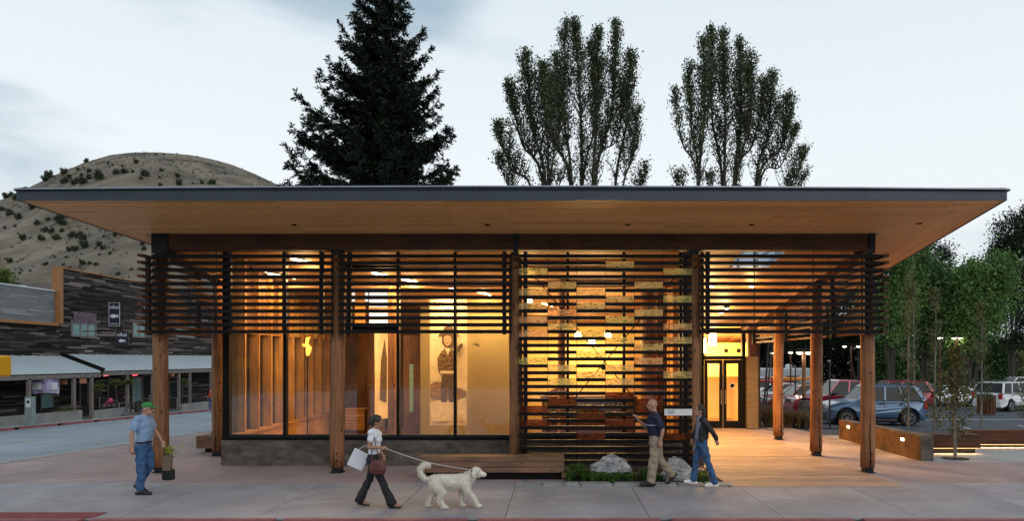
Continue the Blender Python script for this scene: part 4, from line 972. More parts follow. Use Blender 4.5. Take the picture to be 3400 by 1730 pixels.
# small conifers / bush tips peeping over the roof left of the spruce
# ---- spruce
def spruce(px, Y, ztop, zlow, rlow, label, seed, nb=150, asym=(1.05, .84)):
    rs = np.random.RandomState(seed); rr = random.Random(seed)
    base = Vector((X(px, Y), Y, zg(X(px, Y), Y)-.1)); t = thing_tree('spruce_tree', base, label)
    tb = MB(); tb.tube([base, base.lerp(Vector((base.x, Y, ztop)), .5), Vector((base.x, Y, ztop))], [.38, .22, .03], 9)
    P = []; AX = []
    z = zlow
    while z < ztop - .1:
        f = (ztop - z)/(ztop - zlow); R0 = rlow*(f**.78) + .35
        k = 9 if f > .3 else 6
        a0 = rr.uniform(0, 6.28)
        for i in range(k):
            a = a0 + i*2*math.pi/k + rr.uniform(-.35, .35); L_ = R0*rr.uniform(.55, 1.22) * (asym[0] if math.cos(a) < 0 else asym[1])
            d = Vector((math.cos(a), math.sin(a), 0)); zz = z + rr.uniform(-.25, .25)
            pts = []
            for q in range(9):
                u = q/8; pts.append(Vector((base.x, Y, zz)) + d*(L_*u) + Vector((0, 0, L_*(-.20*math.sin(u*math.pi*.9) + .26*u*u + (.25*u if f < .35 else 0)))))
            tb.tube(pts, [.05*(1-.9*q/8)*(.4+f) for q in range(9)], 4, cap=False)
            # side sprays, hanging a little, longest midway along
            ns = int(L_*13)
            for s in range(ns):
                u = rr.uniform(.08, 1.0); f2 = u*8; q = min(int(f2), 7); p = pts[q].lerp(pts[q+1], f2-q)
                side = Vector((-d.y, d.x, 0)) * rr.choice((-1, 1)); sl = (1.05-u*.85)*L_*.25*rr.uniform(.5, 1.1) + .13
                e = p + (side*.8 + d*.75).normalized()*sl + Vector((0, 0, rr.uniform(-.28, .10)*sl))
                m = max(9, int(sl*80)); w = rs.rand(m)[:, None]
                pp = np.array(p)[None]*(1-w) + np.array(e)[None]*w + rs.normal(size=(m, 3))*.035
                ax = np.tile(np.array((e-p).normalized()), (m, 1)); P.append(pp); AX.append(ax)
            # tip
            m = 12; w = rs.uniform(.85, 1.04, m)[:, None]; P.append(np.array(pts[-2])[None]*(1-w) + np.array(pts[-1])[None]*w + rs.normal(size=(m, 3))*.02); AX.append(np.tile(np.array((pts[-1]-pts[-2]).normalized()), (m, 1)))
        z += .40 if f > .2 else .30
    P = np.concatenate(P); AX = np.concatenate(AX); V = leaves(P, .18, rs, aspect=.30, axis=AX, jit=.55)
    tb.build('trunk', M_bark, t); put('crown', V, 4, M_spr, rs.rand(len(P)), t); return len(P)
tot += spruce(1280, 31, 20.0, 8.0, 4.2, 'huge dark spruce towering behind the roof left of centre', 5)
# ---- broadleaf crowns
def crown_tree(px, Y, blobs, m, label, seed, group=None, name='leafy_tree', size=.20, n=9000, trunk=.13, cat='tree', clump=.55, leafz=.2, bark=None):
    """blobs: (px, py, rx_px, ry_px) ellipses of the crown outline at distance Y"""
    rs = np.random.RandomState(seed); rr = random.Random(seed); s = Y/F
    base = Vector((X(px, Y), Y, zg(X(px, Y), Y)-.05)); t = thing_tree(name, base, label, cat=cat, group=group)
    tb = MB(); P = []; area = sum(b[2]*b[3] for b in blobs)
    for bx, by, rx, ry in blobs:
        c = at(bx, by, Y); a, b_ = rx*s, ry*s; nb = n*rx*ry/area; ncl = max(6, int(nb/115))
        d = rs.normal(size=(ncl, 3)); d /= np.linalg.norm(d, axis=1)[:, None]; rad = rs.uniform(.25, 1.0, ncl)**.6
        cc = np.array(c)[None] + d*rad[:, None]*np.array([a, max(a, 1.0)*.9, b_])[None]
        for q in cc:
            k = int(1.5*nb/ncl); P.append(q[None] + rs.normal(size=(k, 3))*clump*np.array([1, 1, .75])*rs.uniform(.5, 1.2))
        mid = base.lerp(c, .5) + Vector((rr.uniform(-.3, .3), 0, .3)); tb.tube([base.lerp(c, .08 if bx != px else 0), mid, c, c+Vector((0, 0, b_*.6))], [trunk*.8, trunk*.5, trunk*.25, .02], 6)
        for q in cc[:10]: tb.tube([c, Vector(q)], [trunk*.15, .01], 4, cap=False)
    P = np.concatenate(P); V = leaves(P, size, rs, up=leafz, aspect=.6)
    tb.tube([base, base + Vector((0, 0, max(.3, (at(blobs[0][0], blobs[0][1], Y).z-base.z)*.6)))], [trunk, trunk*.7], 8)
    tb.build('trunk', bark or M_bark, t); put('crown', V, 4, m, rs.rand(len(P)), t); return len(P)
G = 'leafy trees beyond the parking lot'
tot += crown_tree(2960, 46, [(2965,800,70,120),(2930,900,70,110),(3010,950,60,90),(2950,1050,80,80),(2900,820,45,70)], M_grn, 'bright green tree emerging from under the right roof edge', 71, G, n=15000)
tot += crown_tree(3075, 48, [(3050,890,50,90),(3100,950,60,95),(3060,1000,80,90),(3120,1060,80,80),(3050,1110,70,70)], M_grn2, 'darker green tree right of the bright one, under the sky gap', 72, G, n=14000)
tot += crown_tree(3215, 47, [(3180,950,42,80),(3245,925,42,80),(3220,1010,85,90),(3290,1010,70,110),(3200,1090,80,80),(3325,905,40,70)], M_grn, 'wide mid green tree near the right edge of the photo', 73, G, n=17000)
tot += crown_tree(3360, 58, [(3340,800,32,75),(3385,765,35,60),(3420,740,30,60),(3380,880,80,120),(3330,850,50,90),(3390,1040,80,130)], M_grn3, 'tall nearly black tree at the far right edge', 74, G, n=16000)
tot += crown_tree(2850, 62, [(2850,980,60,90),(2800,1050,90,80),(2870,1110,70,70),(2920,1000,60,90)], M_grn3, 'dark tree behind the rightmost log post', 75, G, n=12000)
tot += crown_tree(2690, 64, [(2690,1070,90,60),(2640,1100,80,60),(2760,1110,80,60),(2580,1110,60,50)], M_grn3, 'low dark tree behind the globe lamps', 76, G, n=11000)
tot += crown_tree(2510, 66, [(2500,1100,70,55),(2450,1110,60,50),(2560,1120,60,50)], M_grn3, 'low dark tree just right of the entry doors', 77, G, n=8000)
tot += crown_tree(3045, 66, [(3085,840,25,55),(3120,870,28,60),(3040,960,90,100)], M_grn3, 'dim poplar-like tree peeking above the green trees', 78, G, n=9000)
# hedge along the back of the lot
def hedge(px0, px1, Y, py, label, seed, m, n=15000, name='hedge'):
    rs = np.random.RandomState(seed); x0, x1 = X(px0, Y), X(px1, Y); z0 = zg(x0, Y); z1 = Z(py, Y)
    t = thing_tree(name, Vector(((x0+x1)/2, Y, z0)), label, cat='hedge')
    P = np.stack([rs.uniform(x0, x1, n), Y + rs.normal(size=n)*.6, z0 + (z1-z0)*rs.rand(n)**.7], 1)
    P[:, 2] += .35*np.sin(P[:, 0]*1.3+seed)*((P[:, 2]-z0)/(z1-z0)) + .2*np.sin(P[:, 0]*3.1)
    tb = MB(); xx = x0
    while xx < x1: tb.tube([(xx, Y, z0-.1), (xx+.1, Y, z0+(z1-z0)*.6)], [.08, .03], 5); xx += 1.6
    tb.build('stem', M_bark, t); put('foliage', leaves(P, .26, rs, aspect=.6), 4, m, rs.rand(n), t)
hedge(2420, 3000, 68, 1105, 'long dark hedge behind the parked cars, left of the rightmost post', 81, M_grn3, 42000)
hedge(2900, 3520, 64, 1120, 'grey green hedge behind the white cars at the right edge', 82, M_grn2, 42000)
# young slim trees of the court
def young(px, Y, top, lo, label, seed, n=1000, w=38, ptrunk=None, size=.075):
    rs = np.random.RandomState(seed); rr = random.Random(seed); x = X(px, Y); z0 = zg(x, Y)
    t = thing_tree('young_tree', (x, Y, z0), label, group='slender young trees in the court'); tb = MB()
    zt = Z(top, Y); pts = [Vector((x+.03*math.sin(3*k/8+seed), Y, z0+(zt-z0)*k/8)) for k in range(9)]
    tb.tube(pts, [.045*(1-.88*k/8) for k in range(9)], 7); P = []
    zl = Z(lo, Y); s = Y/F; nb = 46
    for i in range(nb):
        u = rr.uniform(0, 1); z = zl + (zt-zl)*u; a = rr.uniform(0, 6.28); L_ = w*s*(1-u*.75)*rr.uniform(.5, 1.15)
        p = Vector((x, Y, z-.1)); e = p + Vector((math.cos(a)*L_, math.sin(a)*L_, L_*rr.uniform(.5, 1.3)))
        tb.tube([p, p.lerp(e, .5)+Vector((0, 0, -.05*L_)), e], [.012, .008, .002], 4, cap=False)
        m = int(n/nb*rr.uniform(.5, 1.5)); q = rs.uniform(.25, 1.08, m)[:, None]; P.append(np.array(p)[None]*(1-q)+np.array(e)[None]*q + rs.normal(size=(m, 3))*.07)
    P = np.concatenate(P); tb.build('trunk', M_barkp, t); put('crown', leaves(P, size, rs, up=-.3, aspect=.75), 4, M_olive, rs.rand(len(P)), t)
young(3172, 17.9, 1130, 1470, 'young tree with a forked low stem in a pavement grate before the timber benches', 91, 1900, 75)
young(3018, 24.6, 900, 1405, 'young tree standing nearest the blue car behind the lit wall', 92, 1500, 46)
young(3105, 25.2, 960, 1410, 'young tree with a pale trunk between the blue car and the court tree', 93, 1500, 50)
young(3258, 27.5, 990, 1330, 'young tree beside the slatted bin in front of the white car', 94, 1300, 40)
young(3415, 22.0, 1120, 1420, 'young tree cut by the right edge of the photo', 95, 900, 55)
young(3035, 30.5, 830, 1250, 'thin tall pale stemmed tree against the green crowns', 96, 600, 30)
# grass in the planting bed
def tufts(name, cx, cy, n, h, m, rs, root=None, spread=(.2, .2), z=.02, width=.012, nb=90):
    Vs = []; 
    for i in range(n):
        p = np.array([cx + rs.normal()*spread[0], cy + rs.normal()*spread[1], z])
        a = rs.uniform(0, 2*np.pi, nb); d = np.stack([np.cos(a), np.sin(a), np.zeros(nb)], 1); hh = h*rs.uniform(.5, 1.15, nb)[:, None]; ln = rs.uniform(.15, .95, nb)[:, None]
        b0 = p[None] + d*rs.uniform(0, .05, nb)[:, None]; mid = b0 + d*hh*ln*.35 + np.array([0, 0, 1])[None]*hh*.75; tip = b0 + d*hh*ln*1.0 + np.array([0, 0, 1])[None]*hh*(1.0-.45*ln)
        w = np.stack([-d[:, 1], d[:, 0], d[:, 2]], 1)*width
        Vs.append(np.stack([b0-w, b0+w, mid+w*.7, mid-w*.7], 1).reshape(-1, 3)); Vs.append(np.stack([mid-w*.7, mid+w*.7, tip, tip-w*.1], 1).reshape(-1, 3))
    return np.concatenate(Vs)
rs = np.random.RandomState(8); Vs = []
for i in range(105):
    cx = rs.uniform(.25, 3.35); cy = rs.uniform(14.46, 15.1)
    if 2.15 < cx < 2.95 and cy > 14.5: continue
    Vs.append(tufts('g', cx, cy, 1, (rs.uniform(.08, .17) if (.6 < cx < 1.75 or cx > 1.95) else rs.uniform(.16, .34)), M_grass, rs, spread=(.03, .03)))
V = np.concatenate(Vs); o = link('grass', face_mesh('grass', V, 4, M_grass, rs.rand(len(V)//4))); tag(o, kind='stuff')
def clump_plant(px, Y, h, label, seed, m=M_dry, n=5, nb=110, w=.010, spread=.2):
    rs = np.random.RandomState(seed); x = X(px, Y); z = zg(x, Y); t = thing_tree('ornamental_grass', (x, Y, z), label, cat='plant', group='dry feathery grasses behind the boardwalk')
    V = tufts('p', x, Y, n, h, m, rs, spread=(spread, spread), z=z, width=w, nb=nb); put('blades', V, 4, m, rs.rand(len(V)//4), t)
    b = MB(); b.ell((x, Y, z+.02), (spread*1.2, spread*1.2, .06), 8, 6); b.build('crown_base', M_soil, t)
for i, (px, Y, h) in enumerate(((2522, 26.6, .95), (2556, 26.9, .9), (2590, 27.1, .8), (2618, 26.8, .85), (2650, 27.2, .7), (2676, 27.6, .55))):
    clump_plant(px, Y, h, 'feathery dry grass clump ' + ('against the entry pier', 'second from the entry pier', 'directly behind the farthest log post', 'right of the farthest log post', 'before the concrete lamp base', 'at the right end of the row')[i], 120+i, spread=.16, nb=150)
# hillside shrubs, one model copied over the slope
def shrub_proto(seed, tall=1.):
    rs = np.random.RandomState(seed); t = empty('hill_shrub', (0, 0, 0), label='dark evergreen shrub dotted on the dry hillside', cat='shrub', group='dark shrubs scattered over the hillside')
    P = rs.normal(size=(620, 3))*np.array([1.5, 1.5, 1.25*tall]) + np.array([0, 0, 2.0*tall]); k = rs.normal(size=(7, 3))*1.1
    P = np.concatenate([P*.62] + [rs.normal(size=(110, 3))*.65 + np.array([0, 0, 1.8*tall]) + q for q in k])
    V = leaves(P, .8, rs, aspect=.7); me = face_mesh('foliage', V, 4, M_shrub, rs.rand(len(P))); link('foliage', me, t)
    b = MB(); b.tube([(0, 0, -1), (.1, 0, 1.6)], [.3, .12], 5); b.build('stem', M_bark, t, local=True); return t
protos = [shrub_proto(1), shrub_proto(2, 1.5), shrub_proto(3, .8)]
# positions read off the slope in the photo: (px, py, size)
sh = [(137,692,1.1),(195,745,1.5),(208,752,1.3),(107,697,1.3),(32,715,1.2),(10,700,1),(60,730,1.1),(55,665,1.5),(36,650,1),(122,747,1.1),(160,735,.9),(280,735,.8),(325,757,.7),(148,775,.9),(170,778,.9),(262,790,1.5),(275,800,1.2),
  (238,792,1.2),(205,775,.8),(190,795,1.4),(138,798,1.2),(78,800,1.1),(382,787,.8),(402,787,.4),(328,820,.9),(340,830,.8),(230,835,.9),(250,835,.9),(280,825,1.3),(298,785,.3),(345,788,.3),(32,880,.9),(152,887,.7),(273,885,.9),(296,885,.8),(320,885,.8),(392,914,.8),
  (472,815,.7),(480,832,.8),(437,900,.5),(452,543,.8),(480,585,1.5),(470,600,.7),(537,570,.8),(590,590,.8),(295,572,.8),(258,568,.5),(270,584,.7),(212,582,1.1),(165,592,1.4),(230,595,.9),(212,608,1.4),(250,612,1.6),(278,610,1.4),(297,595,1),(331,598,1.7),
  (383,580,1),(412,577,1.2),(405,553,.4),(440,574,.6),(530,592,.4),(595,615,1.1),(697,612,.9),(709,612,.9),(672,612,.7),(533,617,.7),(88,613,1.0),(150,603,1),(286,539,.8),(360,545,.5),(375,548,.4),(640,612,.5),(520,515,.3),(545,515,.3),(355,690,.5),(410,720,.4),(450,760,.4),(365,850,.5),
  (300,700,.5),(320,703,.9),(100,662,1.2),(75,655,1.1),(45,640,1.0),(20,660,1.0),(430,665,.6),(250,645,.8),(310,655,.7),(350,640,.8),(180,660,.7),(230,690,.6),(15,760,.5),(50,755,.5),(60,780,.4),(65,912,.5),(100,905,.4),(220,860,.4),(330,850,.4)]
rr = random.Random(2)
def hit_hill(px, py):
    y = 130.
    while y < 470:
        p = at(px, py, y)
        if hill_z(p.x, y) >= p.z: return Vector((p.x, y, hill_z(p.x, y)))
        y += 1.5
    return None
first = set()
for (px, py, s) in sh:
    p = hit_hill(px, py)
    if p is None: continue
    k = rr.randrange(3); lbs = ('small' if s < .7 else 'middling' if s < 1.15 else 'large') + ' dark evergreen shrub on the dry hill, ' + ('along its left skyline' if px < 190 and py < 680 else 'above the pavilion roof edge' if py < 625 else 'between the eave and the shop roof' if py < 800 else 'just above the shop parapet')
    sc = s*.54*p.y/400*1.15
    if k not in first:
        first.add(k); o = protos[k]; o['label'] = lbs; o.location = p; o.scale = (sc,)*3; o.rotation_euler = (0, 0, rr.uniform(0, 6))
    else: copy_tree(protos[k], loc=p, rz=rr.uniform(0, 6), scale=sc, label=lbs)
# sagebrush specks too small and many to count
rs = np.random.RandomState(77); C = []
while len(C) < 3200:
    x, y = rs.uniform(-520, 40), rs.uniform(140, 415)
    if noise.noise(Vector((x*.02, y*.012, 4))) < -.1: continue
    C.append((x, y, hill_z(x, y)))
C = np.array(C); P = (C[:, None, :] + rs.normal(size=(len(C), 7, 3))*np.array([.5, .5, .25])*rs.uniform(.3, 1.9, (len(C), 1, 1))).reshape(-1, 3)
o = link('sagebrush', face_mesh('sagebrush', leaves(P, .75, rs, up=.5, aspect=.8), 4, leaf_mat('sage', (.06, .06, .04), .6, .05), rs.rand(len(P)))); tag(o, kind='stuff')
tot += crown_tree(12, 75, [(5,945,25,45),(-20,960,40,50),(30,968,14,22)], leaf_mat('yellow_green_leaves', (.10, .14, .03), .5), 'yellow green treetop behind the low shop roof at the left edge', 131, n=5000, size=.25)
print('leaf faces', tot)
# ---------------------------------------------------------------- the shop block across the street
M_sid = mat('weathered_siding', (.085, .064, .053), .9, var=.45, ns=3, stretch=(1, .25, 5), tint=.98, bump=.3, col2=(.10, .085, .08), spec=.2)
M_sidg = mat('grey_siding', (.20, .215, .225), .85, var=.2, ns=2, stretch=(1, .3, 6), tint=.25)
M_trimo = mat('orange_trim', (.30, .13, .045), .7, var=.15)
M_post = mat('shop_post', (.17, .145, .135), .8, var=.2, ns=3)
M_metal = mat('canopy_metal', (.50, .57, .60), .45, .35, var=.06, ns=.8)
M_teal = mat('teal_pane', (.13, .24, .235), .2, var=.2, ns=1.5)
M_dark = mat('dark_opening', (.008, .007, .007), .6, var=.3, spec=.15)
XW = -32.0; XP = -29.3
shop = empty('shop_block', (XW, 50, zg(-32, 50)), label='dark weathered plank shop block with a pale metal porch roof across the street', cat='shop building')
def planks(x, y0, y1, z0, z1, name, rr, h=.115, m=M_sid, top=None):
    """random-length boards nailed to the wall at x, each proud by its own amount"""
    b = MB(); z = z0
    b.bx(x-.3, x-.04, y0, y1, z0-1.5, z1, c=.2)
    while z < z1:
        y = y0 - rr.uniform(0, 1)
        while y < y1:
            L_ = rr.uniform(.6, 2.8); a, c = max(y, y0), min(y+L_, y1)
            if c > a+.05:
                pr = rr.uniform(.0, .045); t = rr.choice([.05, .1, .12, .15, .2, .25, .35, .5*rr.random(), rr.random()]) if rr.random() < .92 else rr.uniform(.6, 1.35)
                b.bx(x-.04, x+pr, a+.004, c-.004, z+.004, z+h-.006, c=t)
            y += L_
        z += h
    return b
rr = random.Random(12)
b = planks(XW, 43.9, 72, -.9, 8.5, 'siding', rr); tag(b.build('siding', M_sid, shop), kind='stuff')
b = planks(XW, 24, 43.88, -.9, 4.75, 'siding', rr); tag(b.build('siding', M_sid, shop), kind='stuff')
b = planks(XW-.10, 24, 43.6, 4.95, 6.95, 'siding', rr, h=.16, m=M_sidg); tag(b.build('parapet_siding', M_sidg, shop), kind='stuff')
b = MB(); b.bx(XW-.3, XW+.25, 43.62, 43.9, 4.9, 8.55); b.build('corner_trim', M_trimo, shop)
b = MB(); b.bx(XW-1.0, XW+.20, 24, 43.61, 4.76, 4.94); b.build('ledge_trim', M_trimo, shop)
b = MB(); b.bx(XW-.35, XW+.10, 43.9, 72, 8.5, 8.58); b.build('coping', M_trimo, shop)
b = MB(); b.bx(XW-.6, XW+.02, 24, 43.6, 6.952, 7.03); b.build('coping', M_metal, shop)
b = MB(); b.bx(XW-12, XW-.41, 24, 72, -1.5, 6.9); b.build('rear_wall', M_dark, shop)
for px, w, h in ((66, 1.3, .75), ):
    y = 41.5; x = XW-3.5; b = MB(); p = at(px, 955, y+6); b.lathe([(.62, 0), (.62, .15), (.5, .2), (.55, .55), (.5, .7), (.1, .74)], (p.x, p.y, 7.05), 16); b.build('roof_vent', M_white, shop)
p = at(168, 955, 48); b = MB(); b.bx(p.x-.9, p.x+.9, 47, 49, 7.05, 7.9); b.build('roof_unit', M_post, shop)
# windows of the upper wall
def shopwin(px0, px1, py0, py1, n):
    y0, y1 = XW*F/(px0-PX), XW*F/(px1-PX); z1, z0 = Z(py0, (y0+y1)/2), Z(py1, (y0+y1)/2)
    w = empty('window', (0, 0, 0)); w.parent = shop; w.location = Vector((XW+.05, (y0+y1)/2, z0)) - shop.location
    b = MB(); b.bx(XW+.02, XW+.10, y0-.12, y1+.12, z0-.10, z0); b.bx(XW+.02, XW+.10, y0-.12, y1+.12, z1, z1+.08); b.bx(XW+.02, XW+.09, y0-.12, y0, z0, z1); b.bx(XW+.02, XW+.09, y1, y1+.12, z0, z1)
    b.build('frame', M_post, w)
    for i in range(n):
        a, c = y0+(y1-y0)*i/n+.05, y0+(y1-y0)*(i+1)/n-.05; b = MB(); b.bx(XW+.045, XW+.06, a, c, z0+.01, z1-.01); b.build('pane', M_teal, w)
        if i: b = MB(); b.bx(XW+.05, XW+.085, a-.09, a-.01, z0+.01, z1-.01); b.build('mullion', M_post, w)
shopwin(238, 313, 1071, 1115, 3); shopwin(441, 478, 1075, 1118, 2); shopwin(585, 640, 1078, 1118, 2)
M_bunt = mat('bunting_cloth', (.18, .045, .03), .8, var=.5, ns=3.5, col2=(.09, .085, .12))
y0, y1 = XW*F/(238-PX), XW*F/(313-PX)
t = empty('bunting', (XW+.1, (y0+y1)/2, 5.5), label='faded red and blue bunting draped above the three-pane shop window', cat='bunting')
b = MB(); b.grid(lambda u, v: (XW+.13+.03*math.sin(20*u), y0+(y1-y0)*u, 5.05+.75*v), 24, 4); b.build('cloth', M_bunt, t, smooth=True)
# porch: canopy, posts, rafters, planter walls
def canopy(y0, y1, zt, ze, name='canopy'):
    c = empty(name, (0, 0, 0)); c.parent = shop; c.location = Vector((XP, (y0+y1)/2, ze)) - shop.location
    b = MB(); b.add([(XW+.1, y0, zt), (XW+.1, y1, zt), (XP+.05, y1, ze), (XP+.05, y0, ze), (XW+.1, y0, zt-.06), (XW+.1, y1, zt-.06), (XP+.05, y1, ze-.06), (XP+.05, y0, ze-.06)],
       [(3,2,1,0),(4,5,6,7),(0,1,5,4),(1,2,6,5),(2,3,7,6),(3,0,4,7)]); b.build('roof_sheet', M_metal, c)
    y = y0+.2
    while y < y1: b = MB(); b.bar((XW+.1, y, zt+.02), (XP+.05, y, ze+.02), .035, .045); b.build('seam', M_metal, c); y += .75 if y < 52 else 1.1
    b = MB(); b.bar((XW+.1, y0-.03, zt+.03), (XP+.10, y0-.03, ze+.03), .14, .16); b.build('verge_trim', M_dark, c)
    b = MB(); b.bar((XW+.1, y1+.05, zt+.03), (XP+.10, y1+.05, ze+.03), .14, .16); b.build('verge_trim', M_dark, c)
    b = MB(); b.bx(XP-.1, XP+.03, y0, y1, ze-.36, ze-.12); b.build('eave_beam', M_post, c)
    y = y0+.1; rb = MB()
    while y < y1: rb.bar((XW+.1, y, zt-.10), (XP+.02, y, ze-.10), .05, .09); y += .45
    tag(rb.build('rafter', M_dark, c), kind='stuff')
YSPLIT = 44.0
canopy(24, 43.8, 2.84, 1.84); canopy(44.05, 72, 2.96, 1.93)
for px in (98, 247, 306, 425, 508, 596, 632, 702):
    y = XP*F/(px-PX)
    if not 24 < y < 71: continue
    b = MB(); b.bx(XP-.13, XP+.03, y-.09, y+.09, zg(XP, y)-.1, 1.55); b.build('porch_post', M_post, shop)
M_plw = mat('planter_grey', (.22, .22, .215), .85, var=.2, ns=1.5)
for (pa, pb, top) in ((-60, 265, 1.0), (306, 425, 1.0), (600, 690, 1.0)):
    y0, y1 = XP*F/(pa-PX), XP*F/(pb-PX)
    b = MB(); g0, g1 = zg(XP, y0), zg(XP, y1)
    b.add([(XP-.1, y0, g0-.1), (XP+.15, y0, g0-.1), (XP+.15, y1, g1-.1), (XP-.1, y1, g1-.1), (XP-.1, y0, g0+.52), (XP+.15, y0, g0+.52), (XP+.15, y1, g1+.62), (XP-.1, y1, g1+.62)],
       [(0,3,2,1),(4,5,6,7),(0,1,5,4),(1,2,6,5),(2,3,7,6),(3,0,4,7)]); b.build('planter_wall', M_plw, shop)
b = MB(); b.grid(lambda u, v: (XW + (XP-XW)*v, 24+48*u, zg(XP, 24+48*u)+.02), 30, 2); b.build('porch_floor', M_plw, shop)
# shop fronts below the porch
def front(px0, px1, py0, py1, m, name):
    y0, y1 = XW*F/(px0-PX), XW*F/(px1-PX); ym = (y0+y1)/2
    z0, z1 = Z(py1, ym), Z(py0, ym); b = MB(); b.bx(XW+.05, XW+.09, y0, y1, max(z0, zg(XW, ym)), z1); b.build(name, m, shop)
    b = MB()
    for q in ((y0-.08, y0, z0, z1), (y1, y1+.08, z0, z1), (y0-.08, y1+.08, z1, z1+.09)): b.bx(XW+.04, XW+.12, *q)
    b.build('door_frame' if name == 'door' else 'window_frame', M_post, shop)
front(132, 170, 1310, 1355, M_teal, 'window'); front(262, 285, 1275, 1345, M_dark, 'door'); front(356, 380, 1262, 1340, M_dark, 'door'); front(436, 465, 1255, 1335, M_teal, 'window')
front(470, 508, 1250, 1345, M_dark, 'door'); front(114, 128, 1300, 1365, M_dark, 'door'); front(560, 600, 1270, 1330, M_dark, 'window')
for px, py, c in ((352, 1247, (1, .12, .12)), (448, 1246, (1, .05, .08)), (484, 1241, (1, .05, .08))):
    y = (XW+.4)*F/(px-PX); p = at(px, py, y); mname = 'neon_%d' % px
    t = empty('neon_sign', p, label={352: 'small pinkish glowing sign under the porch eave, leftmost of the three', 448: 'red glowing sign under the porch eave between the two others', 484: 'red glowing sign nearest the left log post'}[px], cat='neon sign', group='glowing signs under the shop porch')
    b = MB(); b.tube([p+Vector((.0, -.25, 0)), p+Vector((0, -.25, .12)), p+Vector((0, .25, .12)), p+Vector((0, .25, 0)), p+Vector((0, -.22, -.02))], .03, 6); b.build('tube', emis(mname, c, 5), t)
    b = MB(); b.bx(p.x-.05, p.x-.035, p.y-.3, p.y+.3, p.z-.06, p.z+.18); b.build('backing', M_dark, t)
    b = MB(); b.bx(p.x-.41, p.x-.05, p.y-.02, p.y+.02, p.z+.05, p.z+.09); b.build('bracket', M_dark, t)
# blade signs
M_sb = mat('sign_black', (.012, .016, .03), .5, var=.1); M_sw = mat('sign_white', (.62, .66, .70), .6, var=.05)
def blade(px0, px1, py0, py1, Y, label, big):
    x0, x1, z0, z1 = X(px0, Y), X(px1, Y), Z(py1, Y), Z(py0, Y); cx = (x0+x1)/2; w = x1-x0; h = z1-z0
    t = empty('blade_sign', (cx, Y, z0), label=label, cat='shop sign')
    b = MB(); b.bx(x0, x1, Y-.04, Y+.04, z0, z1); b.build('board', M_sb, t)
    if big:
        b = MB()
        for q in ((x0, x0+.02, z0, z1), (x1-.02, x1, z0, z1), (x0+.02, x1-.02, z0, z0+.02), (x0+.02, x1-.02, z1-.02, z1)): b.bx(q[0], q[1], Y-.055, Y-.041, q[2], q[3])
        b.build('border', M_sw, t)
    text('lettering', 'nikai', w*(.47 if big else .44), (cx, Y-.06, z1-h*(.20 if big else .24)), M_sw, t, .01)
    zf = z0 + h*(.42 if big else .24); fl = w*(.42 if big else .30)
    b = MB(); b.ext([(-fl, .0), (-fl*.55, fl*.36), (fl*.05, fl*.42), (fl*.5, fl*.12), (fl*.95, fl*.42), (fl*.80, 0), (fl*.95, -fl*.42), (fl*.5, -fl*.12), (fl*.05, -fl*.42), (-fl*.55, -fl*.36)], (cx, Y-.041, zf), (1, 0, 0), (0, 0, 1), (0, -1, 0), .015)
    b.build('fish_emblem', M_sw, t)
    b = MB(); b.lathe([(.02*w/.75, 0), (.02, .01)], (0, 0, 0), 8); o = b.build('fish_eye', M_sb, t, local=True); o.location = (-fl*.6, -.06, zf-z0+.03); o.rotation_euler = (RAD(90), 0, 0)
    if big: text('lettering', 'sushi bar', w*.2, (cx, Y-.06, z0+h*.10), M_sw, t, .008)
    b = MB(); b.bx(XW+.05, x1-.02, Y-.03, Y+.03, z1+.02, z1+.08); b.bx(x0+.05, x0+.09, Y-.02, Y+.02, z1, z1+.03); b.build('bracket', M_dark, t)
blade(363, 399, 1005, 1083, 46.8, 'tall black sign lettered nikai over a white fish, upper of two', True)
blade(386, 427, 1103, 1141, 46.0, 'small black sign lettered nikai with a fish, below the taller one', False)
# banner, boards, meter post, hanging baskets, rails under the porch
Y = 39.0
t = empty('banner', (X(150, Y), Y, Z(1308, Y)), label='purple and white cloth banner tied under the shop porch eave', cat='banner')
M_pur = mat('banner_purple', (.10, .075, .33), .8, var=.7, ns=2.2, col2=(.40, .38, .55))
x0, x1, z0, z1 = X(107, Y), X(196, Y), Z(1309, Y), Z(1261, Y)
b = MB(); b.grid(lambda u, v: (x0+(x1-x0)*u, Y+.04*math.sin(9*u), z0+.06*math.sin(3.14*u)+(z1-z0-.06*math.sin(3.14*u))*v), 16, 6); b.build('cloth', M_pur, t, smooth=True)
for a, c in ((.02, .36), (.76, .98)): b = MB(); b.bx(x0+(x1-x0)*a, x0+(x1-x0)*c, Y-.07, Y-.055, z0+.24, z1-.16); b.build('white_panel', M_sw, t)
b = MB(); b.tube([(x0, Y, z1), (x0-.1, Y, 1.6)], .008, 4); b.tube([(x1, Y, z1), (x1+.1, Y, 1.6)], .008, 4); b.build('tie', M_dark, t)
M_or = mat('faded_orange', (.36, .16, .09), .8, var=.1)
for px, py, w, lb in ((209, 1268, 13, 'faded orange hanging board just right of the purple banner'), (276, 1266, 11, 'orange hanging board between the second pair of porch posts'), (571, 1245, 8, 'small red orange board right of the left log post')):
    Y = XP*F/(px-PX) if px > 300 else 41.; p = at(px, py, Y); s = w/F*Y
    t = empty('hanging_board', p, label=lb, cat='board', group='small boards hung under the porch eave')
    b = MB(); b.bx(p.x-s, p.x+s, Y-.02, Y+.02, p.z-s*.7, p.z+s*.7); b.build('board', M_or, t); b = MB(); b.tube([(p.x-s*.8, Y, p.z+s*.7), (p.x-s*.8, Y, 1.7)], .008, 4); b.tube([(p.x+s*.8, Y, p.z+s*.7), (p.x+s*.8, Y, 1.7)], .008, 4); b.build('chain', M_dark, t)
x, y = X(100, 36.5), 36.5; z = zg(x, y)
t = empty('ticket_machine', (x, y, z), label='slim grey green pay post at the foot of the first porch post', cat='pay post')
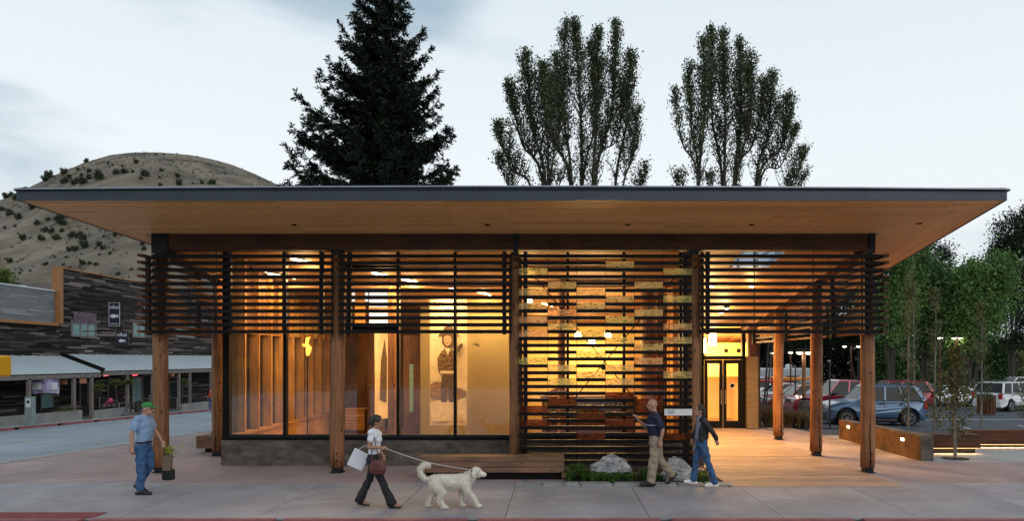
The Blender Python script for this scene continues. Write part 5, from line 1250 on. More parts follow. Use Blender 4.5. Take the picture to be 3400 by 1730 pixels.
b = MB(); b.bx(x-.20, x+.20, y-.12, y+.12, z, z+1.55); b.build('cabinet', mat('post_green', (.20, .26, .25), .6), t); b = MB(); b.bx(x-.12, x+.12, y-.135, y-.121, z+1.0, z+1.45); b.build('screen', M_sw, t); b = MB(); b.bx(x-.07, x+.07, y-.142, y-.136, z+1.2, z+1.36); b.build('screen_panel', M_dark, t)
for px, py in ((328, 1285), (383, 1272), (428, 1268), (612, 1268)):
    Y = (XP+.2)*F/(px-PX); p = at(px, py, Y); rs = np.random.RandomState(px)
    t = empty('hanging_basket', p, label={328: 'yellow green hanging basket right of the second porch bay post', 383: 'yellow green hanging basket left of the neon signs', 428: 'leafy hanging basket before the dark shop doors', 612: 'yellow flowering basket right of the left log post'}[px], cat='hanging plant', group='hanging baskets along the porch')
    b = MB(); b.lathe([(.06, -.15), (.2, -.05), (.22, .02)], p, 10); b.build('pot', M_dark, t); b = MB(); b.tube([p, (p.x, p.y, 1.7)], .012, 4); b.build('chain', M_dark, t)
    P = rs.normal(size=(260, 3))*np.array([.18, .18, .13]) + np.array(p); put('foliage', leaves(P, .09, rs), 4, MATS['yellow_green_leaves'] if 'yellow_green_leaves' in MATS else M_olive, rs.rand(260), t)
M_rail = mat('steel_rail', (.35, .36, .37), .35, .8, var=.05)
for px, lb in ((398, 'steel handrail left of the parked bicycle'), (506, 'steel handrail at the left log post'), (556, 'steel handrail right of the left log post'), (590, 'steel handrail before the right planter wall')):
    x = XP + .45; y = x*F/(px-PX); z = zg(x, y)
    t = empty('handrail', (x, y, z), label=lb, cat='handrail', group='steel handrails at the porch steps')
    b = MB(); b.tube([(x, y-.1, z), (x, y-.1, z+.95), (x-.2, y+.1, z+1.02), (x-1.4, y+.1, z+1.3), (x-1.4, y+.1, z+.2)], .03, 6); b.build('rail', M_rail, t)
# bicycles
def bike(px, x, scale, m, label, rz=RAD(90)):
    y = x*F/(px-PX); t = empty('bicycle', (x, y, zg(x, y)+.02), rz, label=label, cat='bicycle'); s = scale
    for wx in (-.52*s, .52*s):
        w = empty('wheel', (0, 0, 0)); w.parent = t; w.location = (wx, 0, .34*s)
        b = MB(); b.tube([(math.cos(a)*.33*s, 0, math.sin(a)*.33*s) for a in [2*math.pi*k/20 for k in range(21)]], .022*s, 6, cap=False); b.build('tyre', M_black, w, local=True)
        b = MB()
        for k in range(8): a = math.pi*k/8; b.tube([(math.cos(a)*.32*s, 0, math.sin(a)*.32*s), (-math.cos(a)*.32*s, 0, -math.sin(a)*.32*s)], .005, 3)
        b.build('spokes', M_rail, w, local=True)
    b = MB(); P = {k: (v[0]*s, 0, v[1]*s) for k, v in dict(bb=(-.08, .32), st=(-.22, .80), hd=(.33, .78), rr_=(-.52, .34), fr=(.52, .34), hb=(.30, .98)).items()}
    for a, c in (('bb', 'st'), ('st', 'hd'), ('bb', 'hd'), ('rr_', 'bb'), ('rr_', 'st'), ('fr', 'hb')): b.tube([P[a], P[c]], .022*s, 6)
    b.build('frame', m, t, local=True)
    b = MB(); b.tube([(.28*s, -.25*s, .98*s), (.34*s, 0, 1.0*s), (.28*s, .25*s, .98*s)], .016*s, 6); b.build('handlebar', M_black, t, local=True)
    b = MB(); b.ell((-.25*s, 0, .86*s), (.14*s, .07*s, .035*s), 8, 6); b.build('saddle', M_black, t, local=True)
    b = MB(); b.tube([(-.08*s, -.10*s, .32*s), (-.08*s, .10*s, .32*s)], .08*s, 10); b.build('crank', M_rail, t, local=True)
    return t
bike(443, XP+.55, 1.0, M_black, 'black bicycle leaning at the end of the planter wall across the street', RAD(58))
t = bike(362, XP-.25, .62, mat('pink_paint', (.70, .08, .22), .5), 'small pink child bicycle on the shop porch', RAD(62)); t.location.z += .55
b = MB(); b.ell((.1, 0, .55), (.16, .12, .14), 8, 6); b.build('pink_bag', MATS['pink_paint'], t, local=True)
# planter flowers
for px in (225, 480):
    x = XP - .05; y = x*F/(px-PX); rs = np.random.RandomState(px); z = zg(x, y)+.6
    t = empty('potted_flowers', (x, y, z-.1), label={225: 'pale flowers on top of the long planter wall', 480: 'orange planter flowers behind the parked bicycle'}[px], cat='flowers')
    P = rs.normal(size=(260, 3))*np.array([.15, .45, .10]) + np.array([x, y, z+.08]); put('foliage', leaves(P, .10, rs), 4, M_olive, rs.rand(260), t)
# yellow signal housing at the left edge of the picture, on its pole
Y = 12.0; x0 = X(14, Y)
t = empty('traffic_signal', (x0-1.0, Y, 0), label='yellow traffic signal housing cut by the left edge of the photo', cat='traffic signal')
M_sig = mat('signal_yellow', (.72, .36, .012), .5, var=.05)
def rbox(x0, x1, y0, y1, z0, z1, r, m, name, root):
    b = MB(); pts = []
    for cx, cz, a0 in ((x1-r, z1-r, 0), (x0+r, z1-r, 90), (x0+r, z0+r, 180), (x1-r, z0+r, 270)):
        for k in range(5): a = RAD(a0+22.5*k); pts.append((cx+r*math.cos(a), cz+r*math.sin(a)))
    b.ext(pts[::-1], (0, y0, 0), (1, 0, 0), (0, 0, 1), (0, 1, 0), y1-y0); return b.build(name, m, root)
rbox(x0-.36, x0, Y-.15, Y+.15, Z(1252, Y), Z(1181, Y), .05, M_sig, 'housing', t)
rbox(x0-.30, x0-.05, Y-.17, Y-.151, Z(1246, Y), Z(1187, Y), .04, M_black, 'screen', t)
b = MB(); b.tube([(x0-1.0, Y, 0), (x0-1.0, Y, 4.2)], .06, 10); b.build('pole', M_steel, t)
b = MB(); b.tube([(x0-.36, Y, 2.5), (x0-1.0, Y, 2.5)], .03, 8); b.build('arm', M_sig, t)
# ---------------------------------------------------------------- vehicles
def paint(name, c): return mat(name, c, .32, .25, var=.04, ns=1, coat=.7, spec=.5)
M_carglass = mat('car_glass', (.010, .014, .016), .06, .0, var=.3, ns=.8, spec=.22)
M_tyre = mat('tyre_rubber', (.012, .012, .012), .8, var=.2)
M_rim = mat('alloy_rim', (.42, .43, .45), .3, .85, var=.05)
M_trim = mat('grey_trim', (.035, .037, .04), .6, var=.1)
M_hl = mat('headlamp_lens', (.55, .56, .55), .1, .2, var=.1); M_tl = mat('tail_lamp_lens', (.35, .02, .02), .15, var=.1); M_amber = mat('amber_lens', (.55, .20, .03), .2)
def car(loc, rz, m, label, kind='suv', L_=4.4, Wd=1.78, Hh=1.72, detail=True):
    """nose towards local -X"""
    t = empty('parked_car' if kind != 'pickup' else 'parked_pickup', loc, rz, label=label, cat='car' if kind != 'pickup' else 'pickup truck', group='cars parked in the lot')
    h2 = L_/2; w = Wd/2; wb = L_*.30; r = .35 if kind != 'sedan' else .31; belt = Hh*.64; gc = .20
    hood = belt*.97 if kind != 'sedan' else belt*.92
    xf, xr = -wb-.02, wb+.04            # wheel centres
    # side profile of the lower body, wheel arches cut in
    def arch(cx): return [(cx + (r+.075)*math.cos(a), max(gc+.02, r+.02 + (r+.075)*math.sin(a))) for a in [math.pi*k/10 for k in range(10, -1, -1)]]
    prof = [(-h2+.03, .30), (-h2+.10, gc)] + arch(xf) + arch(xr) + [(h2-.12, gc+.04), (h2-.02, .38), (h2, .62), (h2-.03, belt-.05), (h2-.10, belt+.01)]
    cow = -L_*.20
    prof += [(cow+.05, belt+.02), (cow-.1, hood+.01), (-h2*.75, hood-.07), (-h2+.20, hood-.16), (-h2+.06, hood-.30), (-h2, .62)]
    def sec(yf, inset): return [Vector((x*(1-inset*.03), yf, z)) for x, z in prof]
    b = MB(); k = len(prof); rings = []
    lv = [(-1.0, .90, .0), (-.97, .97, 0), (-.90, 1, 0)]
    layers = [(-w*.93, 1.0, .10), (-w, 1.0, 0), (w, 1.0, 0), (w*.93, 1.0, .10)]
    # body with tumble-home: points above the mid height move inward
    def place(x, z, s):
        yy = w*(1.0 - .10*max(0, (z-.62))/.6 - .05*max(0, (.45-z))/.3)
        nose = max(0, (abs(x)-h2*.80))/(h2*.20); yy *= 1 - .13*nose**1.6
        return (x, s*yy, z)
    for s in (-1, 1): rings.append([place(x, z, s) for x, z in prof])
    vs = rings[0] + rings[1]
    b.add(vs, [tuple(range(k-1, -1, -1)), tuple(range(k, 2*k))] + [(i, (i+1) % k, k+(i+1) % k, k+i) for i in range(k)])
    o = b.build('body', m, t, local=True)
    bv = o.modifiers.new('round', 'BEVEL'); bv.width = .045; bv.segments = 3; bv.limit_method = 'ANGLE'; bv.angle_limit = RAD(28)
    # greenhouse
    roofz = Hh; z0 = belt-.01
    shape = {'suv': ((cow, z0), (cow+.50, roofz-.02), (h2*.80, roofz-.03), (h2-.08, z0)), 'wagon': ((cow, z0), (cow+.66, roofz-.02), (h2*.70, roofz-.06), (h2-.10, z0)), 'sedan': ((cow-.02, z0), (cow+.70, roofz), (h2*.42, roofz-.03), (h2*.80, z0)),
             'van': ((cow-.35, z0), (cow+.35, roofz-.02), (h2*.90, roofz-.03), (h2-.04, z0)), 'pickup': ((cow, z0), (cow+.55, roofz-.02), (.55, roofz-.03), (.75, z0))}[kind]
    (ax, az), (bx_, bz), (cx, cz), (dx, dz) = shape
    wl, wu = w*.93, w*.76
    gv = [(ax, -wl, az), (dx, -wl, dz), (dx, wl, dz), (ax, wl, az), (bx_, -wu, bz-.05), (cx, -wu, cz-.05), (cx, wu, cz-.05), (bx_, wu, bz-.05)]
    b = MB(); b.add(gv, [(0,3,2,1),(4,5,6,7),(0,1,5,4),(1,2,6,5),(2,3,7,6),(3,0,4,7)]); b.build('glazing', M_carglass, t, local=True)
    b = MB(); rv = [(bx_-.05, -wu-.02, bz-.065), (cx+.05, -wu-.02, cz-.065), (cx+.05, wu+.02, cz-.065), (bx_-.05, wu+.02, bz-.065), (bx_+.15, -wu*.85, bz+.015), (cx-.12, -wu*.85, cz+.015), (cx-.12, wu*.85, cz+.015), (bx_+.15, wu*.85, bz+.015)]
    b.add(rv, [(0,3,2,1),(4,5,6,7),(0,1,5,4),(1,2,6,5),(2,3,7,6),(3,0,4,7)]); o = b.build('roof', m, t, local=True)
    bv = o.modifiers.new('round', 'BEVEL'); bv.width = .02; bv.segments = 2
    def lerp(a, c, u): return a+(c-a)*u
    # pillars
    for s in (-1, 1):
        ps = [(ax+.02, bx_+.01, .07), (dx-.04, cx-.02, .16 if kind != 'van' else .1)]
        for f in ((.38, .68) if kind in ('suv', 'wagon', 'van') else (.50,)): ps.append((lerp(ax, dx, f)+.07, lerp(bx_, cx, f*.93 if kind != 'pickup' else .5), .075))
        for xb, xt, wd in ps:
            pl = MB(); pl.bar((xb, s*(wl+.012), z0), (xt, s*(wu+.012), roofz-.08), .03, wd, up=(1, 0, 0)); pl.build('pillar', m, t, local=True)
    if kind == 'pickup':
        b = MB(); b.bx(.82, h2-.06, -w*.80, w*.80, belt-.28, belt+.021); b.build('cargo_bed', M_trim, t, local=True)
    # wheels
    for wx in (xf, xr):
        for s in (-1, 1):
            wh = empty('wheel', (0, 0, 0)); wh.parent = t; wh.location = (wx, s*(w-.10), r); wh.rotation_euler = (0, 0, 0 if s < 0 else math.pi)
            b = MB(); prof_ = [(r*.60, -.10), (r*.93, -.11), (r, -.07), (r, .07), (r*.93, .11), (r*.60, .10)]
            n = 22; vs = [(rr_*math.cos(2*math.pi*j/n), yy, rr_*math.sin(2*math.pi*j/n)) for rr_, yy in prof_ for j in range(n)]
            b.add(vs, [(i*n+j, (i+1)*n+j, (i+1)*n+(j+1) % n, i*n+(j+1) % n) for i in range(5) for j in range(n)] + [tuple(range(n)), tuple(5*n+j for j in range(n-1, -1, -1))]); b.build('tyre', M_tyre, wh, local=True, smooth=False)
            if s < 0 or detail:
                b = MB(); 
                for k_ in range(6):
                    a = 2*math.pi*k_/6; b.bar((.03*math.cos(a), -.115, .03*math.sin(a)), (r*.60*math.cos(a), -.112, r*.60*math.sin(a)), .02, .075, up=(0, 1, 0))
                b.tube([(r*.60*math.cos(2*math.pi*j/24), -.112, r*.60*math.sin(2*math.pi*j/24)) for j in range(25)], .028, 6, cap=False)
                b.tube([(0, -.13, 0), (0, -.10, 0)], .06, 10); b.build('rim', M_rim, wh, local=True)
    # lamps, grille, bumpers, mirrors, handles, door gaps
    for s in (-1, 1):
        b = MB(); b.bx(-h2+.005, -h2+.16, s*w*.55-.16*1, s*w*.55+.16, hood-.34, hood-.20); b.build('headlight', M_hl, t, local=True)
        b = MB(); b.bx(h2-.13, h2+.012, s*w*.82-.09, s*w*.82+.09, belt-.36, belt-.04); b.build('tail_light', M_tl, t, local=True)
        b = MB(); b.ell((ax+.34, s*(w+.10), belt+.07), (.09, .11, .075), 8, 6); b.build('mirror', m if kind != 'pickup' else M_trim, t, local=True, smooth=True)
    b = MB(); b.bx(-h2-.012, -h2+.1, -w*.36, w*.36, hood-.36, hood-.22); 
    for q in range(3): b.bx(-h2-.02, -h2-.012, -w*.34, w*.34, hood-.345+.045*q, hood-.33+.045*q)
    b.build('grille', M_trim, t, local=True)
    for s, xx in ((-1, -h2-.015), (1, h2-.05)):
        b = MB(); b.bx(xx, xx+.07, -w*.86, w*.86, .32, .52); b.build('bumper', M_trim if s < 0 else m, t, local=True)
    b = MB(); b.bx(h2+.0, h2+.022, -.26, .26, .66, .78); b.build('number_plate', M_hl, t, local=True)
    xs_ = (lerp(ax, dx, 0)+.12, lerp(ax, dx, .38)+.07, lerp(ax, dx, .68)+.05)
    b = MB()
    for xx in xs_:
        for s in (-1, 1): b.bx(xx-.006, xx+.006, s*w*.93-.065 if s < 0 else w*.93+.02, s*w*.93-.045*0 -.0 if s < 0 else w*.93+.064, .34, .36) if False else None
    for s in (-1, 1):
        for xx in xs_:
            for zz in np.linspace(.36, belt-.05, 5)[:-1]:
                z2 = zz + (belt-.41)/4; y1 = w*(1-.10*max(0, zz-.62)/.6-.05*max(0, .45-zz)/.3); y2 = w*(1-.10*max(0, z2-.62)/.6)
                b.bar((xx, s*(y1+.001), zz), (xx, s*(y2+.001), z2), .006, .012, up=(1, 0, 0))
    b.build('door_gap', M_black, t, local=True)
    for s in (-1, 1):
        for xx in xs_[1:3] if kind != 'pickup' else xs_[1:2]:
            b = MB(); b.bx(xx-.20, xx-.06, s*(w*.965)-.02, s*(w*.965)+.02, belt-.17, belt-.13); b.build('door_handle', M_trim, t, local=True)
        b = MB(); b.bx(xf+r+.12, xr-r-.12, s*w*.955-.02, s*w*.955+.03*1, .24, .34); b.build('sill_trim', M_trim, t, local=True)
    if kind in ('suv', 'wagon'):
        for s in (-1, 1): b = MB(); b.bar((bx_+.2, s*wu*.88, roofz+.055), (cx-.15, s*wu*.88, roofz+.055), .03, .025); b.bx(bx_+.25, bx_+.29, s*wu*.88-.015, s*wu*.88+.015, roofz-.01, roofz+.05); b.bx(cx-.25, cx-.21, s*wu*.88-.015, s*wu*.88+.015, roofz-.02, roofz+.05); b.build('roof_rail', M_trim, t, local=True)
    b = MB(); b.bx(-h2+.25, h2-.25, -w*.72, w*.72, .17, .30); b.build('underbody', M_black, t, local=True)
    return t
P_blue = paint('paint_blue', (.06, .13, .24)); P_red = paint('paint_red', (.32, .022, .05)); P_mar = paint('paint_maroon', (.20, .03, .03)); P_wht = paint('paint_white', (.66, .68, .70))
P_sil = paint('paint_silver', (.36, .39, .42)); P_blk = paint('paint_black', (.02, .022, .026)); P_gry = paint('paint_grey', (.12, .13, .15)); P_orange = paint('paint_red_orange', (.42, .06, .03))
def pc(px, y): x = X(px, y); return (x, y, zg(x, y) - .02)
car(pc(2887, 29.4), RAD(-4), P_blue, 'metallic blue sport utility car with alloy wheels behind the lit wall', 'suv', 4.1, 1.78, 1.74)
car(pc(2800, 33.2), RAD(-3), P_red, 'dark red pickup with big black grille behind the blue car', 'pickup', 5.3, 1.95, 1.95)
car(pc(2727, 36.6), RAD(-3), P_sil, 'silver estate car seen nose-on between the two log posts', 'wagon', 4.6, 1.75, 1.55)
car(pc(2645, 43.2), RAD(-3), P_orange, 'red orange estate car behind the silver one', 'wagon', 4.5, 1.75, 1.6)
car(pc(2666, 39.8), RAD(-3), P_mar, 'maroon sport utility car peeking past the entry pier', 'suv', 4.5, 1.8, 1.62)
car(pc(2605, 46.8), RAD(-3), P_wht, 'white estate car behind the red orange one', 'wagon', 4.6, 1.8, 1.7)
car(pc(2600, 56.0), RAD(176), P_wht, 'boxy white van far back between the log posts', 'van', 4.9, 1.95, 2.1)
car(pc(2575, 51.0), RAD(-3), P_gry, 'dark grey car with a kayak on top by the entry pier', 'wagon', 4.4, 1.75, 1.5)
car(pc(2790, 46.5), RAD(-3), P_sil, 'silver car far behind the red pickup', 'sedan', 4.6, 1.75, 1.5)
car(pc(2960, 44.5), RAD(-3), P_red, 'dark red sport utility car showing its roof over the blue car', 'suv', 4.7, 1.85, 1.85)
car(pc(3350, 42.2), RAD(-152), P_wht, 'white sport utility car with its tail towards us at the right', 'suv', 4.75, 1.9, 1.82)
car(pc(3240, 52.0), RAD(-4), P_sil, 'silver car in the back row behind the slatted bin', 'wagon', 4.6, 1.75, 1.6)
car(pc(3140, 47.5), RAD(4), P_wht, 'white sedan behind the young court trees', 'sedan', 4.7, 1.78, 1.5)
car(pc(3070, 50.5), RAD(184), P_gry, 'dark car behind the young court trees, left of the white sedan', 'wagon', 4.6, 1.78, 1.6)
car(pc(3390, 56.0), RAD(-6), P_wht, 'white van in the back row at the right edge', 'van', 5.2, 1.95, 2.1)
car(pc(3310, 57.5), RAD(-6), paint('paint_navy', (.05, .08, .16)), 'dark blue car in the back row behind the white sport utility car', 'wagon', 4.7, 1.8, 1.7)
# kayaks on the roofs
def kayak(px, y, z, L_, c, label, rz=0):
    x = X(px, y); t = empty('kayak', (x, y, z), rz, label=label, cat='kayak', group='kayaks tied on car roofs'); b = MB()
    pts = [(-L_/2+L_*k/12, 0, .16*(abs(k-6)/6)**3) for k in range(13)]; b.tube(pts, [max(.02, .30*math.sin(math.pi*(k+.35)/12.7)**.7) for k in range(13)], 10, sy=.5); b.build('hull', mat('kayak_'+label.split()[0], c, .35, var=.05), t, local=True, smooth=True)
    b = MB(); b.ell((0, 0, .14), (.42, .2, .05), 12, 6); b.build('cockpit', M_black, t, local=True)
g0 = zg(X(2575, 51), 51)
kayak(2575, 51.0, g0+1.74, 3.4, (.50, .05, .03), 'red kayak tied on the dark grey car roof', RAD(-3))
kayak(2625, 46.8, zg(X(2625, 46.8), 46.8)+1.93, 3.6, (.62, .20, .02), 'orange kayak on a roof rack beyond the farthest log post', RAD(-3))
# ---------------------------------------------------------------- right court: lit wall, timber seats, bin, lamps, signs, far building
t = empty('court_wall', (9.45, 20, 0), label='low concrete wall with rusted face panels and three small step lights', cat='wall')
ya, yb_ = 17.45, 22.5
b = MB(); b.add([(9.3, ya, -.05), (9.62, ya, -.05), (9.62, yb_, -.05), (9.3, yb_, -.05), (9.3, ya, .665), (9.62, ya, .665), (9.62, yb_, .615), (9.3, yb_, .615)], [(0,3,2,1),(4,5,6,7),(0,1,5,4),(1,2,6,5),(2,3,7,6),(3,0,4,7)])
b.build('core', M_plinth, t)
n = 4
for i in range(n):
    a, c = ya+.04+(yb_-ya-.04)*i/n, ya+.04+(yb_-ya-.04)*(i+1)/n-.008
    b = MB(); b.bx(9.285, 9.298, a, c, .0, .60); b.build('face_panel', M_rusted, t)
for y in (18.35, 20.05, 21.75):
    b = MB(); b.bx(9.262, 9.284, y-.07, y+.07, .42, .50); b.build('step_light', M_step, t)
    b = MB(); b.bx(9.25, 9.284, y-.085, y+.085, .502, .515); b.build('light_hood', M_steel, t)
    lamp('SPOT', (9.22, y, .46), 12, t, color=(1, .62, .30), radius=.03, rot=(0, RAD(38), 0), spot=150, blend=1)
def seat(x0, x1, y, z0, z1, label):
    t = empty('timber_bench', ((x0+x1)/2, y+.2, zg(x0, y)), label=label, cat='bench')
    n = 4; h = (z1-z0)/n
    for i in range(n): b = MB(); b.bx(x0, x1, y, y+.45, z0+h*i, z0+h*(i+1)-.004); b.build('beam', M_beam, t)
    b = MB(); b.bx(x0+.1, x1-.06, y+.15, y+.4, -.05, z0-.001); b.build('base', M_bronze, t)
    b = MB(); b.bx(x0+.05, x1-.05, y+.02, y+.04, z0-.016, z0-.002); b.build('led_strip', M_led, t)
    lamp('AREA', ((x0+x1)/2, y+.03, z0-.03), 6*(x1-x0), t, color=(1, .62, .30), rot=(0, 0, 0), size=(x1-x0-.1, .03))
    return t
seat(10.25, 11.66, 18.8, .16, .54, 'short dark timber seat with glowing strip, touching the end of the court wall')
seat(11.9, 16.5, 20.1, .10, .52, 'long dark timber seat with glowing strip running out of the right edge')
b = MB(); b.lathe([(.32, 0), (.32, .012)], (X(3172, 17.9), 17.9, .004), 20); tag(b.build('tree_grate', M_bronze), 'round dark tree grate around the forked young tree', 'tree grate')
# slatted litter bin
x, y = X(3275, 37), 37; z = zg(x, y)
t = empty('litter_bin', (x, y, z), label='round slatted brown litter bin left of the white sport utility car', cat='litter bin')
for k in range(16):
    a = 2*math.pi*k/16; b = MB(); cx, cy = x+.42*math.cos(a), y+.42*math.sin(a); b.bar((cx, cy, z+.05), (cx, cy, z+1.05), .05, .13, up=(math.cos(a+1.57), math.sin(a+1.57), 0)); b.build('slat', M_beam, t)
b = MB(); b.lathe([(.38, .08), (.38, 1.0), (.30, 1.12), (.1, 1.14)], (x, y, z), 16); b.build('liner', M_bronze, t)
# globe street lamps
def street_lamp(px, Y, pyg, heads, label, wood_=True, ped=False):
    x = X(px, Y); z = zg(x, Y); t = empty('street_lamp', (x, Y, z), label=label, cat='street lamp', group='globe lamps of the parking lot'); zt = Z(pyg, Y)
    b = MB()
    if ped: b.tube([(x, Y, z+.95), (x, Y, zt+.05)], .085, 10); b.build('pole', M_log, t)
    else: b.tube([(x, Y, z), (x, Y, zt+.05)], .055, 8); b.build('pole', M_beam if wood_ else M_bronze, t)
    if ped: b = MB(); b.lathe([(.24, 0), (.24, .93), (.20, .95)], (x, Y, z), 20); b.build('concrete_base', M_plinth, t); b = MB(); b.lathe([(.13, .95), (.13, 1.05)], (x, Y, z), 12); b.build('collar', M_bronze, t)
    for dx in heads:
        b = MB(); b.lathe([(.18, 0), (.175, .05), (.13, .12), (.04, .17)], (x+dx, Y, zt), 18); b.build('shade', M_bronze, t, smooth=False)
        b = MB(); b.ell((x+dx, Y, zt-.02), (.15, .15, .09), 14, 8); b.build('globe', M_globe, t, smooth=True)
        b = MB(); b.tube([(x, Y, zt+.05), (x+dx*.5, Y, zt+.24), (x+dx, Y, zt+.17)], .02, 5); b.build('arm', M_bronze, t)
        lamp('POINT', (x+dx, Y, zt-.22), 14, t, color=(1, .82, .58), radius=.2)
    return t
street_lamp(2669, 31.9, 1170, (-.20, .20), 'twin globe lamp on a wooden pole with a concrete foot, between two log posts', ped=True)
street_lamp(2625, 46, 1170, (0,), 'single globe lamp farther back, left of the twin lamp')
street_lamp(2827, 52, 1150, (-.52, .52), 'twin globe lamp behind the rightmost log post')
street_lamp(3121, 40, 1121, (0,), 'single bright globe lamp among the young trees')
street_lamp(3178, 46, 1122, (-.2, .2), 'small twin globe lamp right of the single bright one')
street_lamp(2563, 58, 1172, (0,), 'farthest tiny globe lamp near the pale low building')
# sign poles
for px, Y, top, lb, w in ((2755, 26.9, 1199, 'slim black post in front of the blue car', .05), (2641, 39, 1217, 'thin dark post beyond the farthest log post', .06)):
    x = X(px, Y); z = zg(x, Y); zt = Z(top, Y); t = empty('sign_post', (x, Y, z), label=lb, cat='post')
    b = MB(); b.bx(x-w/2, x+w/2, Y-w/2, Y+w/2, z, zt); b.build('pole', M_black, t); b = MB(); b.bx(x-.09, x+.03, Y-.035, Y+.035, zt-.03, zt+.03); b.build('cap', M_rail, t)
# dark utility cabinet beside the entry
x0 = X(2500, 28.2); b = MB(); b.bx(x0-.2, x0+.30, 28.2, 28.9, -.1, 2.45)
t = empty('utility_cabinet', (x0+.4, 28.5, -.1), label='dark brown tall enclosure beside the entry pier', cat='enclosure'); b.build('body', M_beam, t); b = MB(); b.bx(x0-.23, x0+.33, 28.17, 28.93, 2.451, 2.50); b.build('lid', M_bronze, t)
# pale low building behind the lot
Y = 70.; x0, x1 = X(2380, Y), X(2700, Y); z = zg(x0, Y)
t = empty('low_building', ((x0+x1)/2, Y, z), label='low white building with a grey metal roof behind the parked cars', cat='building')
b = MB(); b.bx(x0, x1, Y, Y+10, z, Z(1222, Y)); b.build('wall', mat('pale_wall', (.46, .50, .54), .8), t)
M_mroof = boards('grey_roof', (.20, .20, .23), (.23, .23, .26), .5, 9, rot=RAD(90))
b = MB(); zz = Z(1220, Y); zt = Z(1190, Y+5); b.add([(x0-.5, Y-.6, zz), (x1+.5, Y-.6, zz), (x1+.5, Y+5, zt), (x0-.5, Y+5, zt), (x1+.5, Y+10.6, zz), (x0-.5, Y+10.6, zz)], [(0,1,2,3),(3,2,4,5),(0,3,5),(1,4,2)]); b.build('roof', M_mroof, t)
for i in range(6):
    a = x0+1+i*1.6; b = MB(); b.bx(a, a+.8, Y-.03, Y-.005, z+1.2, z+2.2); b.build('window', M_carglass, t); b = MB(); b.bx(a-.08, a+.88, Y-.05, Y-.031, z+2.21, z+2.3); b.build('window_trim', M_white, t)
t2 = empty('camper_van', (X(2590, 62), 62, zg(12, 62)), label='white camper van roof with vents seen above the parked cars', cat='van')
xx = X(2560, 62); z = zg(xx, 62); b = MB(); b.bx(xx-2.2, xx+3.2, 61, 63.2, z+.5, z+2.9); o = b.build('body', P_wht, t2); bv = o.modifiers.new('r', 'BEVEL'); bv.width = .12; bv.segments = 3
b = MB(); b.bx(xx+1.0, xx+2.2, 60.98, 60.995, z+1.5, z+2.2); b.build('window', M_carglass, t2)
b = MB(); b.lathe([(.3, 0), (.32, .2), (.2, .34)], (xx+1.6, 62, z+2.9), 12); b.build('roof_vent', M_white, t2)
for wx in (-1.4, 2.3): b = MB(); b.tube([(xx+wx, 60.96, z+.38), (xx+wx, 61.2, z+.38)], .38, 16); b.build('wheel', M_tyre, t2)
# ---------------------------------------------------------------- people and the dog
def organic(name, prims, voxel, m, root, smooth=4, fn=None, factor=.5):
    """overlapping tapered limbs and ellipsoids fused into one continuous skin"""
    b = MB()
    for p in prims:
        if p[0] == 'c':
            _, pts, rs_, *sy = p; pts = [Vector(q) for q in pts]; b.tube(pts, rs_, 12, sy=sy[0] if sy else 1.0)
            if not (sy and len(sy) > 1):
                for q, r_ in ((pts[0], rs_[0]), (pts[-1], rs_[-1])): b.ell(q, r_*.995, 12, 8)
                for q, r_ in zip(pts[1:-1], rs_[1:-1]): b.ell(q, r_*1.0, 12, 8)
        elif p[0] == 'e': b.ell(p[1], p[2], 16, 12, rot=p[3] if len(p) > 3 else None)
        elif p[0] == 'l':   # loft of horizontal rings (x, y, z, rx, ry)
            n = 20; vs = [(x+rx*math.cos(2*math.pi*j/n), y+ry*math.sin(2*math.pi*j/n), z) for x, y, z, rx, ry in p[1] for j in range(n)]; k = len(p[1])
            b.add(vs, [(i*n+j, i*n+(j+1) % n, (i+1)*n+(j+1) % n, (i+1)*n+j) for i in range(k-1) for j in range(n)] + [tuple(range(n-1, -1, -1)), tuple((k-1)*n+j for j in range(n))])
    tmp = link('tmp', b.mesh('tmp', m))
    r = tmp.modifiers.new('r', 'REMESH'); r.mode = 'VOXEL'; r.voxel_size = voxel; r.use_smooth_shade = True
    s = tmp.modifiers.new('s', 'SMOOTH'); s.iterations = smooth; s.factor = factor
    dg = bpy.context.evaluated_depsgraph_get(); dg.update(); me = bpy.data.meshes.new_from_object(tmp.evaluated_get(dg)); me.name = name
    bpy.data.objects.remove(tmp)
    if fn:
        co = np.empty(len(me.vertices)*3); me.vertices.foreach_get('co', co); co = co.reshape(-1, 3)
        nr = np.empty(len(me.vertices)*3); me.vertices.foreach_get('normal', nr); nr = nr.reshape(-1, 3)
        co = fn(co, nr); me.vertices.foreach_set('co', co.ravel()); me.update()
    if not me.materials: me.materials.append(m)
    me.polygons.foreach_set('use_smooth', [True]*len(me.polygons)); return link(name, me, root)
def wrinkle(amp, freq, seed=0, vert=1.):
    def f(co, nr):
        d = np.array([noise.noise(Vector((c[0]*freq+seed, c[1]*freq, c[2]*freq*vert))) for c in co]); return co + nr*(d*amp)[:, None]
    return f
M_skin = mat('skin', (.42, .22, .15), .55, var=.08, ns=6); M_skin2 = mat('skin_tan', (.34, .17, .11), .55, var=.08, ns=6)
def lerpv(a, b, t): return Vector(a).lerp(Vector(b), t)
